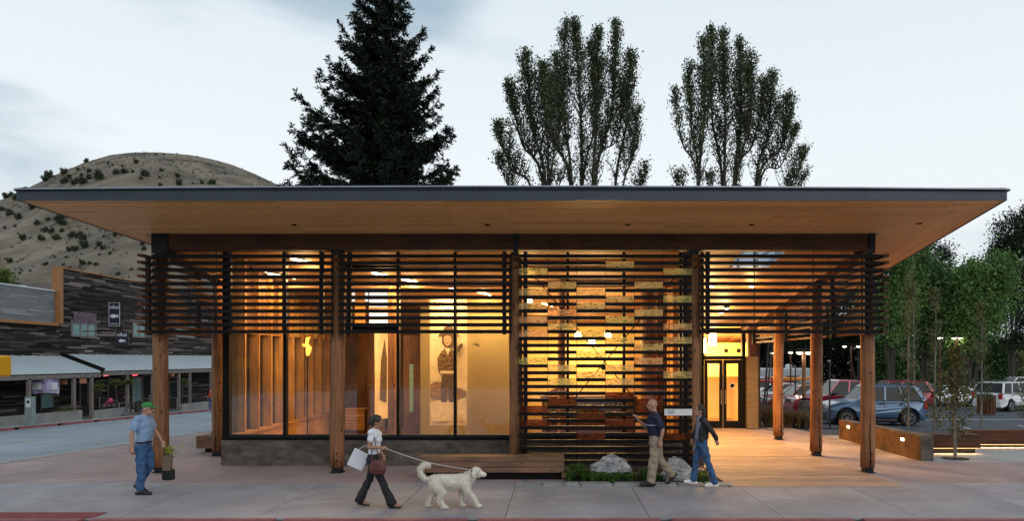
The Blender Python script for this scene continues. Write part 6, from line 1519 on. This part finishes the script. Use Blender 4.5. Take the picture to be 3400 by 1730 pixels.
def hand(wrist, d, side, curl, up=(0, 0, 1), s=1.0):
    """palm, four unequal bent fingers and a thumb; d points from the wrist to the knuckles"""
    d = Vector(d).normalized(); n = Vector(side).normalized(); w = d.cross(n).normalized(); p = Vector(wrist); out = []
    out.append(('c', [p, p+d*.045*s, p+d*.085*s], [.026*s, .034*s, .034*s], .55))
    out.append(('c', [p+d*.03*s-w*.016*s, p+d*.085*s-w*.026*s], [.017*s, .014*s])); out.append(('c', [p+d*.03*s+w*.016*s, p+d*.085*s+w*.026*s], [.017*s, .014*s]))
    for k, (o, L_) in enumerate(((-.030, .068), (-.010, .078), (.010, .073), (.029, .058))):
        q = p + d*.085*s + w*o*s; a = curl*(.8+.12*k); q1 = q + (d*math.cos(a*.5)+n*math.sin(a*.5))*L_*.45*s; q2 = q1 + (d*math.cos(a*1.2)+n*math.sin(a*1.2))*L_*.35*s; q3 = q2 + (d*math.cos(a*1.8)+n*math.sin(a*1.8))*L_*.28*s
        out.append(('c', [q, q1, q2, q3], [.0100*s, .0092*s, .0085*s, .0072*s]))
    q = p + d*.02*s - w*.026*s; q1 = q + (d*.6 - w*.7 + n*.25).normalized()*.038*s; q2 = q1 + (d*.9 - w*.2 + n*.45).normalized()*.032*s
    out.append(('c', [q, q1, q2], [.013*s, .0112*s, .0095*s])); return out
def head(c, f, s=1.0, jaw=1.0):
    """skull, jaw, nose, brow, lips, ears around centre c facing unit vector f"""
    c = Vector(c); f = Vector(f).normalized(); sd = Vector((0, 0, 1)).cross(f).normalized(); up = f.cross(sd)
    R3 = Matrix((f, sd, up)).transposed()
    def P(a, b_, z): return c + (f*a + sd*b_ + up*z)*s
    return [('e', P(-.008, 0, .025), (.098*s, .076*s, .098*s), R3), ('e', P(.030, 0, -.045), (.060*s, .056*s*jaw, .070*s), R3), ('e', P(.060, 0, -.088), (.028*s, .030*s*jaw, .024*s), R3),
            ('c', [P(.084, 0, .018), P(.108, 0, -.022)], [.011*s, .016*s]), ('e', P(.102, .010, -.026), (.011*s,)*3), ('e', P(.102, -.010, -.026), (.011*s,)*3),
            ('c', [P(.078, -.045, .032), P(.088, -.015, .034), P(.088, .015, .034), P(.078, .045, .032)], [.012*s, .014*s, .014*s, .012*s]),
            ('c', [P(.083, -.020, -.056), P(.091, 0, -.055), P(.083, .020, -.056)], [.006*s, .008*s, .006*s]), ('c', [P(.080, -.016, -.067), P(.088, 0, -.068), P(.080, .016, -.067)], [.006*s, .009*s, .006*s]),
            ('e', P(-.005, .078, -.012), (.022*s, .010*s, .034*s), R3), ('e', P(-.005, -.078, -.012), (.022*s, .010*s, .034*s), R3)], P
def foot(ank, d, s=1.0, lift=0.0):
    a = Vector(ank); d = Vector(d).normalized(); dn = Vector((0, 0, -1))
    heel = a - d*.045*s + dn*.055*s; ball = a + d*.125*s + dn*.072*s; toe = a + d*.175*s + dn*.078*s
    return [('c', [a, heel], [.040*s, .034*s]), ('c', [a + dn*.02, ball], [.042*s, .034*s]), ('c', [heel, ball, toe], [.033*s, .036*s, .024*s], 1.0)]
def person(loc, rz, label, J, ht, skin, build):
    t = empty('person', loc, rz, label=label, cat='person'); build(t, J, skin); return t
def limbs(J, k=1.0):
    pr = []
    for s in 'lr':
        pr += [('c', [J['sh'+s], lerpv(J['sh'+s], J['el'+s], .5), J['el'+s]], [.050*k, .045*k, .036*k]), ('c', [J['el'+s], lerpv(J['el'+s], J['wr'+s], .3), J['wr'+s]], [.036*k, .037*k, .025*k])]
        pr += [('c', [J['hp'+s], lerpv(J['hp'+s], J['kn'+s], .5), J['kn'+s]], [.085*k, .075*k, .053*k]), ('c', [J['kn'+s], lerpv(J['kn'+s], J['an'+s], .3), J['an'+s]], [.053*k, .054*k, .036*k])]
    return pr
def torso(J, k=1.0, belly=0.0, chest=1.0, yk=1.0):
    p, n = Vector(J['pel']), Vector(J['neck']); r = []
    for u, rx, ry, ox in ((-.12, .085, .15, 0), (0, .105, .165, 0), (.14, .105, .155, .0), (.32, .095+belly*.6, .140+belly*.4, belly*.5), (.52, .105+belly*.5, .150+belly*.2, belly*.3), (.72, .118*chest, .170*chest, .005), (.86, .105*chest, .175*chest, 0), (.96, .070, .120, -.005), (1.03, .055, .060, 0)):
        c = p.lerp(n, u); r.append((c.x+ox, c.y, c.z, rx*k, ry*k*yk))
    return ('l', r)
def shoulders(J, r=.062):
    n = lerpv(J['pel'], J['neck'], .93); return [('c', [J['shl'], n, J['shr']], [r, r*1.15, r])]
def rootpos(px, Y): return (X(px, Y), Y, 0.004)
# ---- A: man in green cap, walking to the right.  local +x is his walking direction
def man_cap():
    t = empty('person', rootpos(476, 13.2), 0, label='man in green cap, light blue shirt and jeans walking right with a grocery bag', cat='person')
    J = dict(pel=(0, 0, .95), neck=(.03, 0, 1.50), shl=(.0, .18, 1.45), shr=(.01, -.19, 1.45), ell=(.10, .23, 1.19), wrl=(.22, .24, .99), elr=(-.07, -.26, 1.17), wrr=(-.05, -.28, .93),
             hpl=(.0, .09, .93), hpr=(0, -.09, .93), knl=(.07, .10, .52), anl=(-.02, .10, .10), knr=(.02, -.10, .50), anr=(.00, -.10, .09))
    J['anl'] = (-.16, .10, .17)
    hd, P = head((.085, 0, 1.645), (1, -.12, -.15)); 
    prims = limbs(J) + [torso(J, belly=.03)] + shoulders(J) + [('c', [J['neck'], (.06, 0, 1.60)], [.058, .055])] + hd + hand(J['wrl'], (.35, .0, -.95), (0, -1, 0), .9) + hand(J['wrr'], (.1, 0, -1), (0, 1, 0), .8) + foot(J['anl'], (1, 0, -.5)) + foot(J['anr'], (1, 0, 0))
    organic('body', prims, .0075, M_skin, t, 3)
    M_sh = mat('shirt_light_blue', (.22, .34, .52), .8, var=.12, ns=8); M_je = mat('denim_blue', (.035, .095, .21), .85, var=.3, ns=9)
    sh = [torso(J, 1.09, belly=.04)] + shoulders(J, .073) + [('c', [J[a], lerpv(J[a], J[b_], .55)], [.066, .072]) for a, b_ in (('shl', 'ell'), ('shr', 'elr'))]
    sh[0] = ('l', sh[0][1][1:-1]); organic('shirt', sh, .012, M_sh, t, 3, wrinkle(.018, 11))
    b = MB(); b.tube([(.02, -.07, 1.50), (.10, 0, 1.47), (.02, .07, 1.50), (-.05, 0, 1.53), (.02, -.07, 1.50)], .014, 6); b.build('collar', M_sh, t, local=True)
    tr = [('l', [(0, 0, z, .128-.02*(1.0-z), .175) for z in (.84, .92, .99)])]
    for s in 'lr': tr += [('c', [J['hp'+s], lerpv(J['hp'+s], J['kn'+s], .5), J['kn'+s], lerpv(J['kn'+s], J['an'+s], .5), lerpv(J['kn'+s], J['an'+s], .93)], [.105, .095, .080, .072, .068])]
    organic('jeans', tr, .012, M_je, t, 2, wrinkle(.022, 14, 3, .8))
    b = MB(); b.lathe([(.150, .985), (.152, 1.02)], (.005, 0, 0), 24); o = b.build('belt', M_black, t, local=True); o.scale = (.86, 1.2, 1)
    M_cap = mat('cap_green', (.03, .24, .05), .8, var=.1)
    R3 = Matrix.Rotation(RAD(8), 3, 'Y'); organic('cap', [('e', P(-.008, 0, .065), (.106, .086, .066), R3), ('l', [(P(0, 0, 0).x-.01, 0, P(0, 0, .035).z, .106, .086), (P(0, 0, 0).x-.01, 0, P(0, 0, .07).z, .104, .084)])], .008, M_cap, t, 2)
    b = MB(); q = P(.075, 0, .052); b.ell(q + Vector((.055, 0, -.006)), (.085, .072, .010), 16, 6); b.build('cap_brim', M_cap, t, local=True, smooth=True)
    b = MB(); [b.tube([P(.092, y_, -.002), P(.094, y_+.028, -.002), P(.094, y_+.028, .02), P(.092, y_, .02), P(.092, y_, -.002)], .0025, 4) for y_ in (-.045, .012)]; b.build('glasses', M_black, t, local=True)
    for s in 'lr':
        d = Vector((1, 0, 0)) if s == 'r' else Vector((1, 0, -.5)).normalized(); a = Vector(J['an'+s]); organic('shoe', [('c', [a-d*.06+Vector((0, 0, -.063)), a+d*.19+Vector((0, 0, -.068))], [.040, .038], 1.15), ('c', [a+Vector((0, 0, -.03)), a+d*.11+Vector((0, 0, -.05))], [.047, .042])], .009, M_black, t, 2)
    # paper bag with greens in the near hand... held at his far side
    M_bag = mat('paper_bag', (.19, .13, .09), .9, var=.15)
    bg = empty('grocery_bag', Vector(rootpos(476, 13.2)) + Vector((.27, .34, .40)), label='brown grocery bag with yellow green stems held by the man in the green cap', cat='bag')
    b = MB(); b.add([(-.07, -.05, 0), (.08, -.05, 0), (.07, .05, 0), (-.06, .05, 0), (-.09, -.05, .28), (.09, -.06, .31), (.09, .05, .29), (-.09, .06, .32)], [(0,3,2,1),(0,1,5,4),(1,2,6,5),(2,3,7,6),(3,0,4,7)]); b.build('bag', M_bag, bg, local=True)
    b = MB(); b.tube([(-.08, 0, .34), (-.05, 0, .52), (.03, 0, .52), (.08, 0, .34)], .006, 5); b.build('handle', M_bag, bg, local=True)
    rs = np.random.RandomState(2); Pp = rs.normal(size=(90, 3))*np.array([.05, .04, .045]) + np.array([.05, 0, .36]); me = face_mesh('stems', leaves(Pp, .11, rs, up=1.2, aspect=.22), 4, leaf_mat('bag_greens', (.32, .36, .05), .4), rs.rand(90)); link('stems', me, bg)
    b2 = empty('black_bag', Vector(rootpos(476, 13.2)) + Vector((.28, .36, .20)), label='small black bag hanging below the grocery bag at the log post', cat='bag')
    b = MB(); b.bx(-.11, .11, -.06, .06, 0, .22); o = b.build('pouch', M_black, b2, local=True, smooth=False); bv = o.modifiers.new('r', 'BEVEL'); bv.width = .03; bv.segments = 3; b = MB(); b.tube([(-.04, 0, .22), (-.05, -.04, .5), (-.05, -.09, .78)], .006, 5); b.build('strap', M_black, b2, local=True)
man_cap()
# ---- B: woman with the dog, long stride to the right
def woman_dog():
    L0 = rootpos(1241, 12.0)
    t = empty('person', L0, 0, label='woman in white tee and black flared trousers striding right with a leash', cat='person')
    J = dict(pel=(0, 0, .87), neck=(.02, 0, 1.37), shl=(.0, .15, 1.32), shr=(.0, -.155, 1.32), ell=(-.02, .21, 1.07), wrl=(.10, .20, .90), elr=(-.03, -.21, 1.08), wrr=(.17, -.17, 1.07),
             hpl=(.0, .08, .85), hpr=(0, -.08, .85), knl=(-.10, .09, .47), anl=(-.26, .08, .13), knr=(.16, -.09, .49), anr=(.33, -.08, .10))
    hd, P = head((.06, 0, 1.50), (1, .1, -.45), .93, .9)
    prims = limbs(J, .86) + [torso(J, .86, chest=1.0)] + shoulders(J, .050) + [('e', (.07, .06, 1.19), (.055, .06, .06)), ('e', (.07, -.06, 1.19), (.055, .06, .06)), ('c', [J['neck'], (.045, 0, 1.46)], [.044, .043])] + hd
    prims += hand(J['wrr'], (1, .1, -.1), (0, .3, -1), 1.25, s=.88) + hand(J['wrl'], (.3, 0, -1), (0, -1, 0), 1.0, s=.88) + foot(J['anl'], (1, 0, -.10), .88) + foot(J['anr'], (1, 0, .10), .88)
    organic('body', prims, .0075, M_skin2, t, 3)
    M_tee = mat('tee_white', (.68, .69, .74), .85, var=.06, ns=8); M_bk = mat('trousers_black', (.010, .010, .013), .8, var=.2)
    tl = torso(J, .96, chest=1.02)[1]; sh = [('l', tl[2:-1])] + shoulders(J, .062) + [('e', (.075, .06, 1.19), (.060, .065, .065)), ('e', (.075, -.06, 1.19), (.060, .065, .065))] + [('c', [J[a], lerpv(J[a], J[b_], .5)], [.050, .050]) for a, b_ in (('shl', 'ell'), ('shr', 'elr'))]
    organic('shirt', sh, .011, M_tee, t, 3, wrinkle(.018, 13, 5))
    tr = [('l', [(0, 0, .78, .10, .145), (0, 0, .86, .115, .155), (0, 0, .95, .10, .14)]), ('e', (-.035, .06, .85), (.08, .075, .09)), ('e', (-.035, -.06, .85), (.08, .075, .09))]
    for s in 'lr': tr += [('c', [J['hp'+s], lerpv(J['hp'+s], J['kn'+s], .5), J['kn'+s], lerpv(J['kn'+s], J['an'+s], .55), lerpv(J['kn'+s], J['an'+s], 1.02)], [.090, .080, .062, .070, .088])]
    organic('trousers', tr, .011, M_bk, t, 2, wrinkle(.018, 13, 8, .9))
    M_hair = mat('hair_dark', (.022, .012, .009), .55, var=.4, ns=12, stretch=(1, 1, .3)); 
    organic('hair', [('e', P(-.028, 0, .035), (.096, .086, .092)), ('e', P(-.07, 0, -.03), (.060, .075, .09)), ('c', [P(-.09, 0, .04), P(-.125, 0, .0), P(-.125, 0, -.12)], [.045, .045, .020])], .009, M_hair, t, 2, wrinkle(.010, 30, 1))
    for s, dd in (('l', -.10), ('r', .10)):
        a = Vector(J['an'+s]); d = Vector((1, 0, dd)).normalized(); b = MB(); c = a + Vector((0, 0, -.098)) + d*.05; b.tube([c-d*.10, c-d*.03, c+d*.05, c+d*.12], [.030, .034, .042, .028], 10, sy=.30); b.build('sandal', M_black, t, local=True, smooth=True)
    H = Vector(L0) + Vector((.24, -.17, 1.06))
    # handbag and shopper are carried: top-level things
    bg = empty('handbag', Vector(L0) + Vector((.13, -.24, .60)), label='dark red brown handbag hanging at the hip of the woman with the dog', cat='handbag')
    M_hb = mat('handbag_leather', (.10, .022, .018), .5, var=.2)
    organic('pouch', [('l', [(0, 0, .02, .12, .05), (0, 0, .10, .15, .065), (0, 0, .20, .13, .05), (0, 0, .26, .08, .03)])], .010, M_hb, bg, 4); b = MB(); b.tube([(-.09, 0, .22), (-.11, .03, .42), (-.12, .08, .72), (-.10, .10, .75), (-.03, .05, .44), (.06, 0, .24)], .009, 6); b.build('strap', M_hb, bg, local=True)
    sb = empty('shopping_bag', Vector(L0) + Vector((-.36, .20, .66)), RAD(0), label='flat white shopping bag held behind the woman with the dog', cat='bag')
    b = MB(); b.add([(-.17, -.04, .06), (.10, -.04, -.06), (.24, -.02, .22), (-.03, -.02, .36), (-.17, .04, .06), (.10, .04, -.06), (.24, .02, .22), (-.03, .02, .36)], [(0,1,2,3),(7,6,5,4),(0,4,5,1),(1,5,6,2),(2,6,7,3),(3,7,4,0)]); o = b.build('bag', M_tee, sb, local=True); bv = o.modifiers.new('r', 'BEVEL'); bv.width = .012
    b = MB(); b.tube([(.02, 0, .32), (.16, 0, .40), (.40, .02, .22), (.22, 0, .24)], .006, 5); b.build('handle', M_tee, sb, local=True)
    return H
H = woman_dog()
# ---- dog: shaggy pale doodle walking right
def dog():
    Y = 11.95; x = X(1500, Y); t = empty('dog', (x, Y, .004), RAD(0), label='shaggy cream dog with curled tail walking right on a leash', cat='dog')
    M_fur = mat('fur_cream', (.76, .71, .62), .9, var=.14, ns=14, detail=8, bump=.6, bscale=60)
    S_ = 1.0
    pr = [('c', [(-.30, 0, .47), (-.16, 0, .47), (.02, 0, .455), (.18, 0, .455), (.28, 0, .49)], [.105, .112, .125, .135, .105]),
          ('c', [(.24, 0, .50), (.34, 0, .565), (.40, 0, .61)], [.105, .085, .075]), ('e', (.435, 0, .635), (.085, .075, .072)), ('c', [(.46, 0, .62), (.53, 0, .590), (.575, 0, .583)], [.060, .046, .036]), ('c', [(.46, 0, .60), (.55, 0, .555)], [.045, .024]),
          ('c', [(.405, .070, .665), (.395, .088, .60), (.40, .085, .53)], [.026, .038, .024]), ('c', [(.405, -.070, .665), (.395, -.088, .60), (.40, -.085, .53)], [.026, .038, .024]),
          ('e', (.575, 0, .597), (.016, .018, .014))]
    # tail curling up and forward
    pr.append(('c', [(-.36, 0, .50), (-.46, 0, .51), (-.54, 0, .58), (-.55, 0, .69), (-.48, 0, .755), (-.40, 0, .75)], [.032, .036, .042, .046, .050, .036]))
    def hind(y_, hip, knee, hock, paw): return [('c', [hip, knee], [.100, .062]), ('c', [knee, hock], [.058, .040]), ('c', [hock, paw], [.040, .036]), ('e', (paw[0]+.025, paw[1], .028), (.058, .042, .028))]
    pr += hind(1, (-.28, .07, .43), (-.24, .085, .30), (-.37, .085, .19), (-.44, .085, .035))
    pr += hind(1, (-.28, -.07, .43), (-.14, -.085, .29), (-.20, -.085, .17), (-.12, -.085, .035))
    def fore(y_, sh, el, wr, paw): return [('c', [sh, el], [.080, .056]), ('c', [el, wr], [.050, .040]), ('c', [wr, paw], [.040, .034]), ('e', (paw[0]+.02, paw[1], paw[2]-.008), (.052, .040, .028))]
    pr += fore(1, (.22, .07, .43), (.17, .08, .30), (.16, .08, .17), (.17, .08, .035))
    pr += fore(1, (.24, -.07, .43), (.29, -.08, .31), (.38, -.08, .21), (.47, -.08, .06))
    def fur(co, nr):
        d = np.array([noise.fractal(Vector((c[0]*26, c[1]*26, c[2]*14)), .9, 2.1, 3) for c in co]); e = np.array([abs(noise.noise(Vector((c[0]*70, c[1]*70, c[2]*34+5)))) for c in co])
        return co + nr*(d*.008 + e*.004)[:, None] - np.array([0, 0, 1])[None]*(np.clip(d, 0, 1)*.008)[:, None]
    o = organic('body', pr, .0085, M_fur, t, 3, fur)
    me = o.data; nv = len(me.vertices); co = np.empty(nv*3); me.vertices.foreach_get('co', co); co = co.reshape(-1, 3); nr = np.empty(nv*3); me.vertices.foreach_get('normal', nr); nr = nr.reshape(-1, 3)
    rs = np.random.RandomState(6); ix = rs.randint(0, nv, 15000); Pn = co[ix]; ax = nr[ix]*.75 + np.array([-.35, 0, -.55]); ln = np.where(Pn[:, 0] > .5, .45, 1.0)
    Vh = leaves(Pn - nr[ix]*.004, .034, rs, axis=ax, jit=.18, aspect=.13); Vh = Vh.reshape(-1, 4, 3); Vh = Vh[ln > .6].reshape(-1, 3)
    c = link('coat', face_mesh('coat', Vh, 4, M_fur, rs.rand(len(Vh)//4)), t); c['kind'] = 'stuff'
    b = MB(); b.ell((.590, 0, .600), (.013, .017, .012), 8, 6); b.build('nose', M_black, t, local=True, smooth=True)
    for s in (-1, 1): b = MB(); b.ell((.492, s*.052, .648), (.009, .009, .009), 8, 6); b.build('eye', M_black, t, local=True, smooth=True)
    b = MB(); b.tube([(.352+.01*math.sin(a)*0, .088*math.cos(a), .585+.088*math.sin(a)) for a in [2*math.pi*k/16 for k in range(17)]], .010, 6, cap=False); b.build('collar', M_steel, t, local=True)
    b = MB(); b.ell((.555, 0, .548), (.030, .014, .006), 8, 6); b.build('tongue', mat('tongue_pink', (.45, .12, .12), .5), t, local=True, smooth=True)
    return Vector((x-.02, Y, .58))
D = dog()
t = empty('leash', H, label='thin pale leash from the striding woman hand to the cream dog', cat='leash')
b = MB(); n = 14; E = D + Vector((.37, .0, .09)); b.tube([H.lerp(E, k/n) + Vector((0, 0, -.06*math.sin(math.pi*k/n))) for k in range(n+1)], .0075, 6); b.build('strap', mat('leash_web', (.45, .43, .42), .7), t)
# ---- C: bald man walking left
def man_polo():
    t = empty('person', rootpos(2178, 14.0), math.pi, label='bald man in navy polo with a pale stripe and khaki trousers walking left', cat='person')
    t.location.z = .03
    J = dict(pel=(0, 0, .94), neck=(.04, 0, 1.48), shl=(.02, .20, 1.42), shr=(.02, -.20, 1.42), ell=(-.10, .27, 1.16), wrl=(-.06, .27, .93), elr=(.16, -.24, 1.16), wrr=(.34, -.16, 1.31),
             hpl=(.0, .10, .92), hpr=(0, -.10, .92), knl=(.06, .10, .50), anl=(.12, .11, .09), knr=(-.08, -.10, .50), anr=(-.34, -.10, .20))
    hd, P = head((.075, 0, 1.635), (1, .1, -.12), 1.02, 1.05)
    prims = limbs(J, 1.05) + [torso(J, 1.05, belly=.045, chest=1.05)] + shoulders(J, .068) + [('c', [J['neck'], (.055, 0, 1.58)], [.062, .060])] + hd + hand(J['wrl'], (.1, 0, -1), (0, -1, 0), .8, s=1.05) + hand(J['wrr'], (.5, .25, .9), (1, 0, -.3), .7, s=1.05) + foot(J['anl'], (1, 0, 0)) + foot(J['anr'], (.7, 0, -.7))
    organic('body', prims, .0075, M_skin, t, 3)
    M_po = mat('polo_navy', (.012, .017, .045), .8, var=.15, ns=8); M_kh = mat('khaki', (.31, .245, .175), .85, var=.15, ns=7)
    tl = torso(J, 1.15, belly=.05, chest=1.05)[1]; sh = [('l', tl[1:-1])] + shoulders(J, .080) + [('c', [J[a], lerpv(J[a], J[b_], .75)], [.073, .078]) for a, b_ in (('shl', 'ell'), ('shr', 'elr'))]
    organic('shirt', sh, .012, M_po, t, 3, wrinkle(.018, 11, 2))
    M_st = mat('polo_stripe', (.30, .38, .50), .8); c = lerpv(J['pel'], J['neck'], .55)
    b = MB(); n = 28; ring = []
    for k in range(n+1): a = 2*math.pi*k/n; ring.append((c.x+.022+.168*math.cos(a), .190*math.sin(a), c.z+.0))
    b.tube(ring, .010, 6, cap=False); b.build('shirt_stripe', M_st, t, local=True)
    tr = [('l', [(0, 0, .82, .13, .185), (0, 0, .92, .14, .19), (0, 0, 1.0, .13, .175)])]
    for s in 'lr': tr += [('c', [J['hp'+s], lerpv(J['hp'+s], J['kn'+s], .5), J['kn'+s], lerpv(J['kn'+s], J['an'+s], .5), lerpv(J['kn'+s], J['an'+s], .95)], [.120, .112, .098, .092, .088])]
    organic('trousers', tr, .012, M_kh, t, 2, wrinkle(.028, 11, 4, .9))
    for s, d in (('l', Vector((1, 0, 0))), ('r', Vector((.7, 0, -.7)))):
        a = Vector(J['an'+s]); u = Vector((0, 0, -1)) if s == 'l' else Vector((-.7, 0, -.7)); organic('shoe', [('c', [a-d*.06+u*.055, a+d*.20+u*.062], [.044, .040], 1.15), ('c', [a+u*.02, a+d*.11+u*.045], [.050, .044])], .009, M_black, t, 2)
man_polo()
# ---- D: woman in black jacket walking left
def woman_jacket():
    t = empty('person', rootpos(2330, 13.85), math.pi, label='dark haired woman in black jacket, blue jeans and white shoes walking left', cat='person')
    t.location.z = .02
    J = dict(pel=(0, 0, .90), neck=(.0, 0, 1.40), shl=(.0, .16, 1.35), shr=(.0, -.165, 1.35), ell=(-.16, .22, 1.15), wrl=(-.26, .19, .98), elr=(.06, -.22, 1.13), wrr=(.14, -.19, .96),
             hpl=(.0, .085, .88), hpr=(0, -.085, .88), knl=(-.11, .09, .49), anl=(-.24, .09, .11), knr=(.10, -.09, .49), anr=(.15, -.09, .13))
    hd, P = head((.045, 0, 1.54), (1, .15, .05), .94, .9)
    prims = limbs(J, .88) + [torso(J, .88)] + shoulders(J, .054) + [('c', [J['neck'], (.02, 0, 1.49)], [.046, .045])] + hd + hand(J['wrl'], (-.2, 0, -1), (0, -1, 0), .8, s=.9) + hand(J['wrr'], (.4, 0, -1), (0, 1, 0), .8, s=.9) + foot(J['anl'], (1, 0, -.05), .9) + foot(J['anr'], (1, 0, .12), .9)
    organic('body', prims, .0075, M_skin, t, 3)
    M_bj = mat('jacket_black', (.010, .011, .014), .6, var=.2); M_gt = mat('top_grey', (.20, .22, .28), .85, var=.15, ns=9); M_je = MATS['denim_blue']
    tl = torso(J, .95)[1]; organic('shirt', [('l', tl[2:-1])] + [('c', [(.055, -.03, 1.40), (.085, -.03, 1.0)], [.045, .055]), ('c', [(.055, .03, 1.40), (.085, .03, 1.0)], [.045, .055])], .011, M_gt, t, 3, wrinkle(.008, 12))
    ja = [('l', [(x-.035, y_, z, rx*1.02, ry*1.12) for x, y_, z, rx, ry in torso(J, 1.0)[1][2:-1]])] + shoulders(J, .066) + [('c', [J['sh'+s], J['el'+s], lerpv(J['el'+s], J['wr'+s], .92)], [.062, .054, .044]) for s in 'lr'] + [('c', [(-.01, s*.12, 1.33), (.045, s*.12, 1.1), (.03, s*.13, .93)], [.05, .05, .045]) for s in (-1, 1)]
    organic('jacket', ja, .011, M_bj, t, 2, wrinkle(.012, 11, 6))
    tr = [('l', [(0, 0, .80, .105, .15), (0, 0, .88, .115, .16), (0, 0, .97, .10, .145)])]
    for s in 'lr': tr += [('c', [J['hp'+s], lerpv(J['hp'+s], J['kn'+s], .5), J['kn'+s], lerpv(J['kn'+s], J['an'+s], .55), lerpv(J['kn'+s], J['an'+s], 1.0)], [.094, .084, .066, .064, .074])]
    organic('jeans', tr, .011, M_je, t, 2, wrinkle(.020, 13, 9, .9))
    M_hair = MATS['hair_dark']
    organic('hair', [('e', P(-.025, 0, .035), (.098, .088, .094)), ('e', P(-.075, 0, -.04), (.05, .08, .10)), ('c', [P(-.085, 0, -.02), P(-.09, 0, -.16)], [.060, .045])], .009, M_hair, t, 2, wrinkle(.009, 28, 1))
    for s, dz in (('l', -.05), ('r', .12)):
        a = Vector(J['an'+s]); d = Vector((1, 0, dz)).normalized(); organic('shoe', [('c', [a-d*.05+Vector((0, 0, -.062)), a+d*.17+Vector((0, 0, -.062))], [.038, .036], 1.1), ('c', [a+Vector((0, 0, -.03)), a+d*.10+Vector((0, 0, -.05))], [.044, .040])], .009, M_white, t, 2)
    bg = empty('shoulder_bag', Vector(t.location) + Vector((-.02, .23, .66)), label='small patterned bag hanging at the side of the woman in the black jacket', cat='bag')
    organic('pouch', [('l', [(0, 0, 0, .09, .04), (0, 0, .12, .12, .05), (0, 0, .26, .09, .03)])], .010, mat('bag_pattern', (.16, .08, .08), .8, var=.8, ns=26, col2=(.4, .36, .38)), bg, 3)
    b = MB(); b.tube([(-.06, 0, .24), (-.05, -.02, .5), (.0, -.05, .73)], .007, 5); b.build('strap', M_bj, bg, local=True)
woman_jacket()
# ---- E: distant pedestrian across the street
def far_person():
    x0 = -26.9; Y = x0*F/(703-PX); z = zg(x0, Y)
    t = empty('person', (x0, Y, z), math.pi, label='distant pedestrian in orange jacket and jeans on the far sidewalk', cat='person')
    J = dict(pel=(0, 0, .93), neck=(.05, 0, 1.45), shl=(.02, .18, 1.40), shr=(.02, -.18, 1.40), ell=(.06, .24, 1.14), wrl=(.2, .2, .98), elr=(-.06, -.24, 1.14), wrr=(.1, -.22, .95), hpl=(0, .09, .9), hpr=(0, -.09, .9), knl=(.12, .1, .5), anl=(.1, .1, .09), knr=(-.04, -.1, .5), anr=(-.2, -.1, .13))
    hd, P = head((.10, 0, 1.60), (1, 0, -.2)); organic('body', limbs(J) + [torso(J)] + shoulders(J) + [('c', [J['neck'], (.07, 0, 1.56)], [.055, .05])] + hd + hand(J['wrl'], (.3, 0, -1), (0, -1, 0), .8) + hand(J['wrr'], (.3, 0, -1), (0, 1, 0), .8) + foot(J['anl'], (1, 0, 0)) + foot(J['anr'], (1, 0, -.3)), .009, M_skin, t, 2)
    organic('jacket', [('l', torso(J, 1.12)[1][1:-1])] + shoulders(J, .075) + [('c', [J['sh'+s], J['el'+s], J['wr'+s]], [.07, .06, .05]) for s in 'lr'], .014, mat('jacket_orange', (.42, .07, .03), .8), t, 2)
    organic('jeans', [('l', [(0, 0, .82, .12, .17), (0, 0, .98, .12, .165)])] + [('c', [J['hp'+s], J['kn'+s], lerpv(J['kn'+s], J['an'+s], .95)], [.10, .08, .07]) for s in 'lr'], .014, MATS['denim_blue'], t, 2)
    organic('hair', [('e', P(-.02, 0, .04), (.10, .088, .09))], .012, MATS['hair_dark'], t, 1)
far_person()
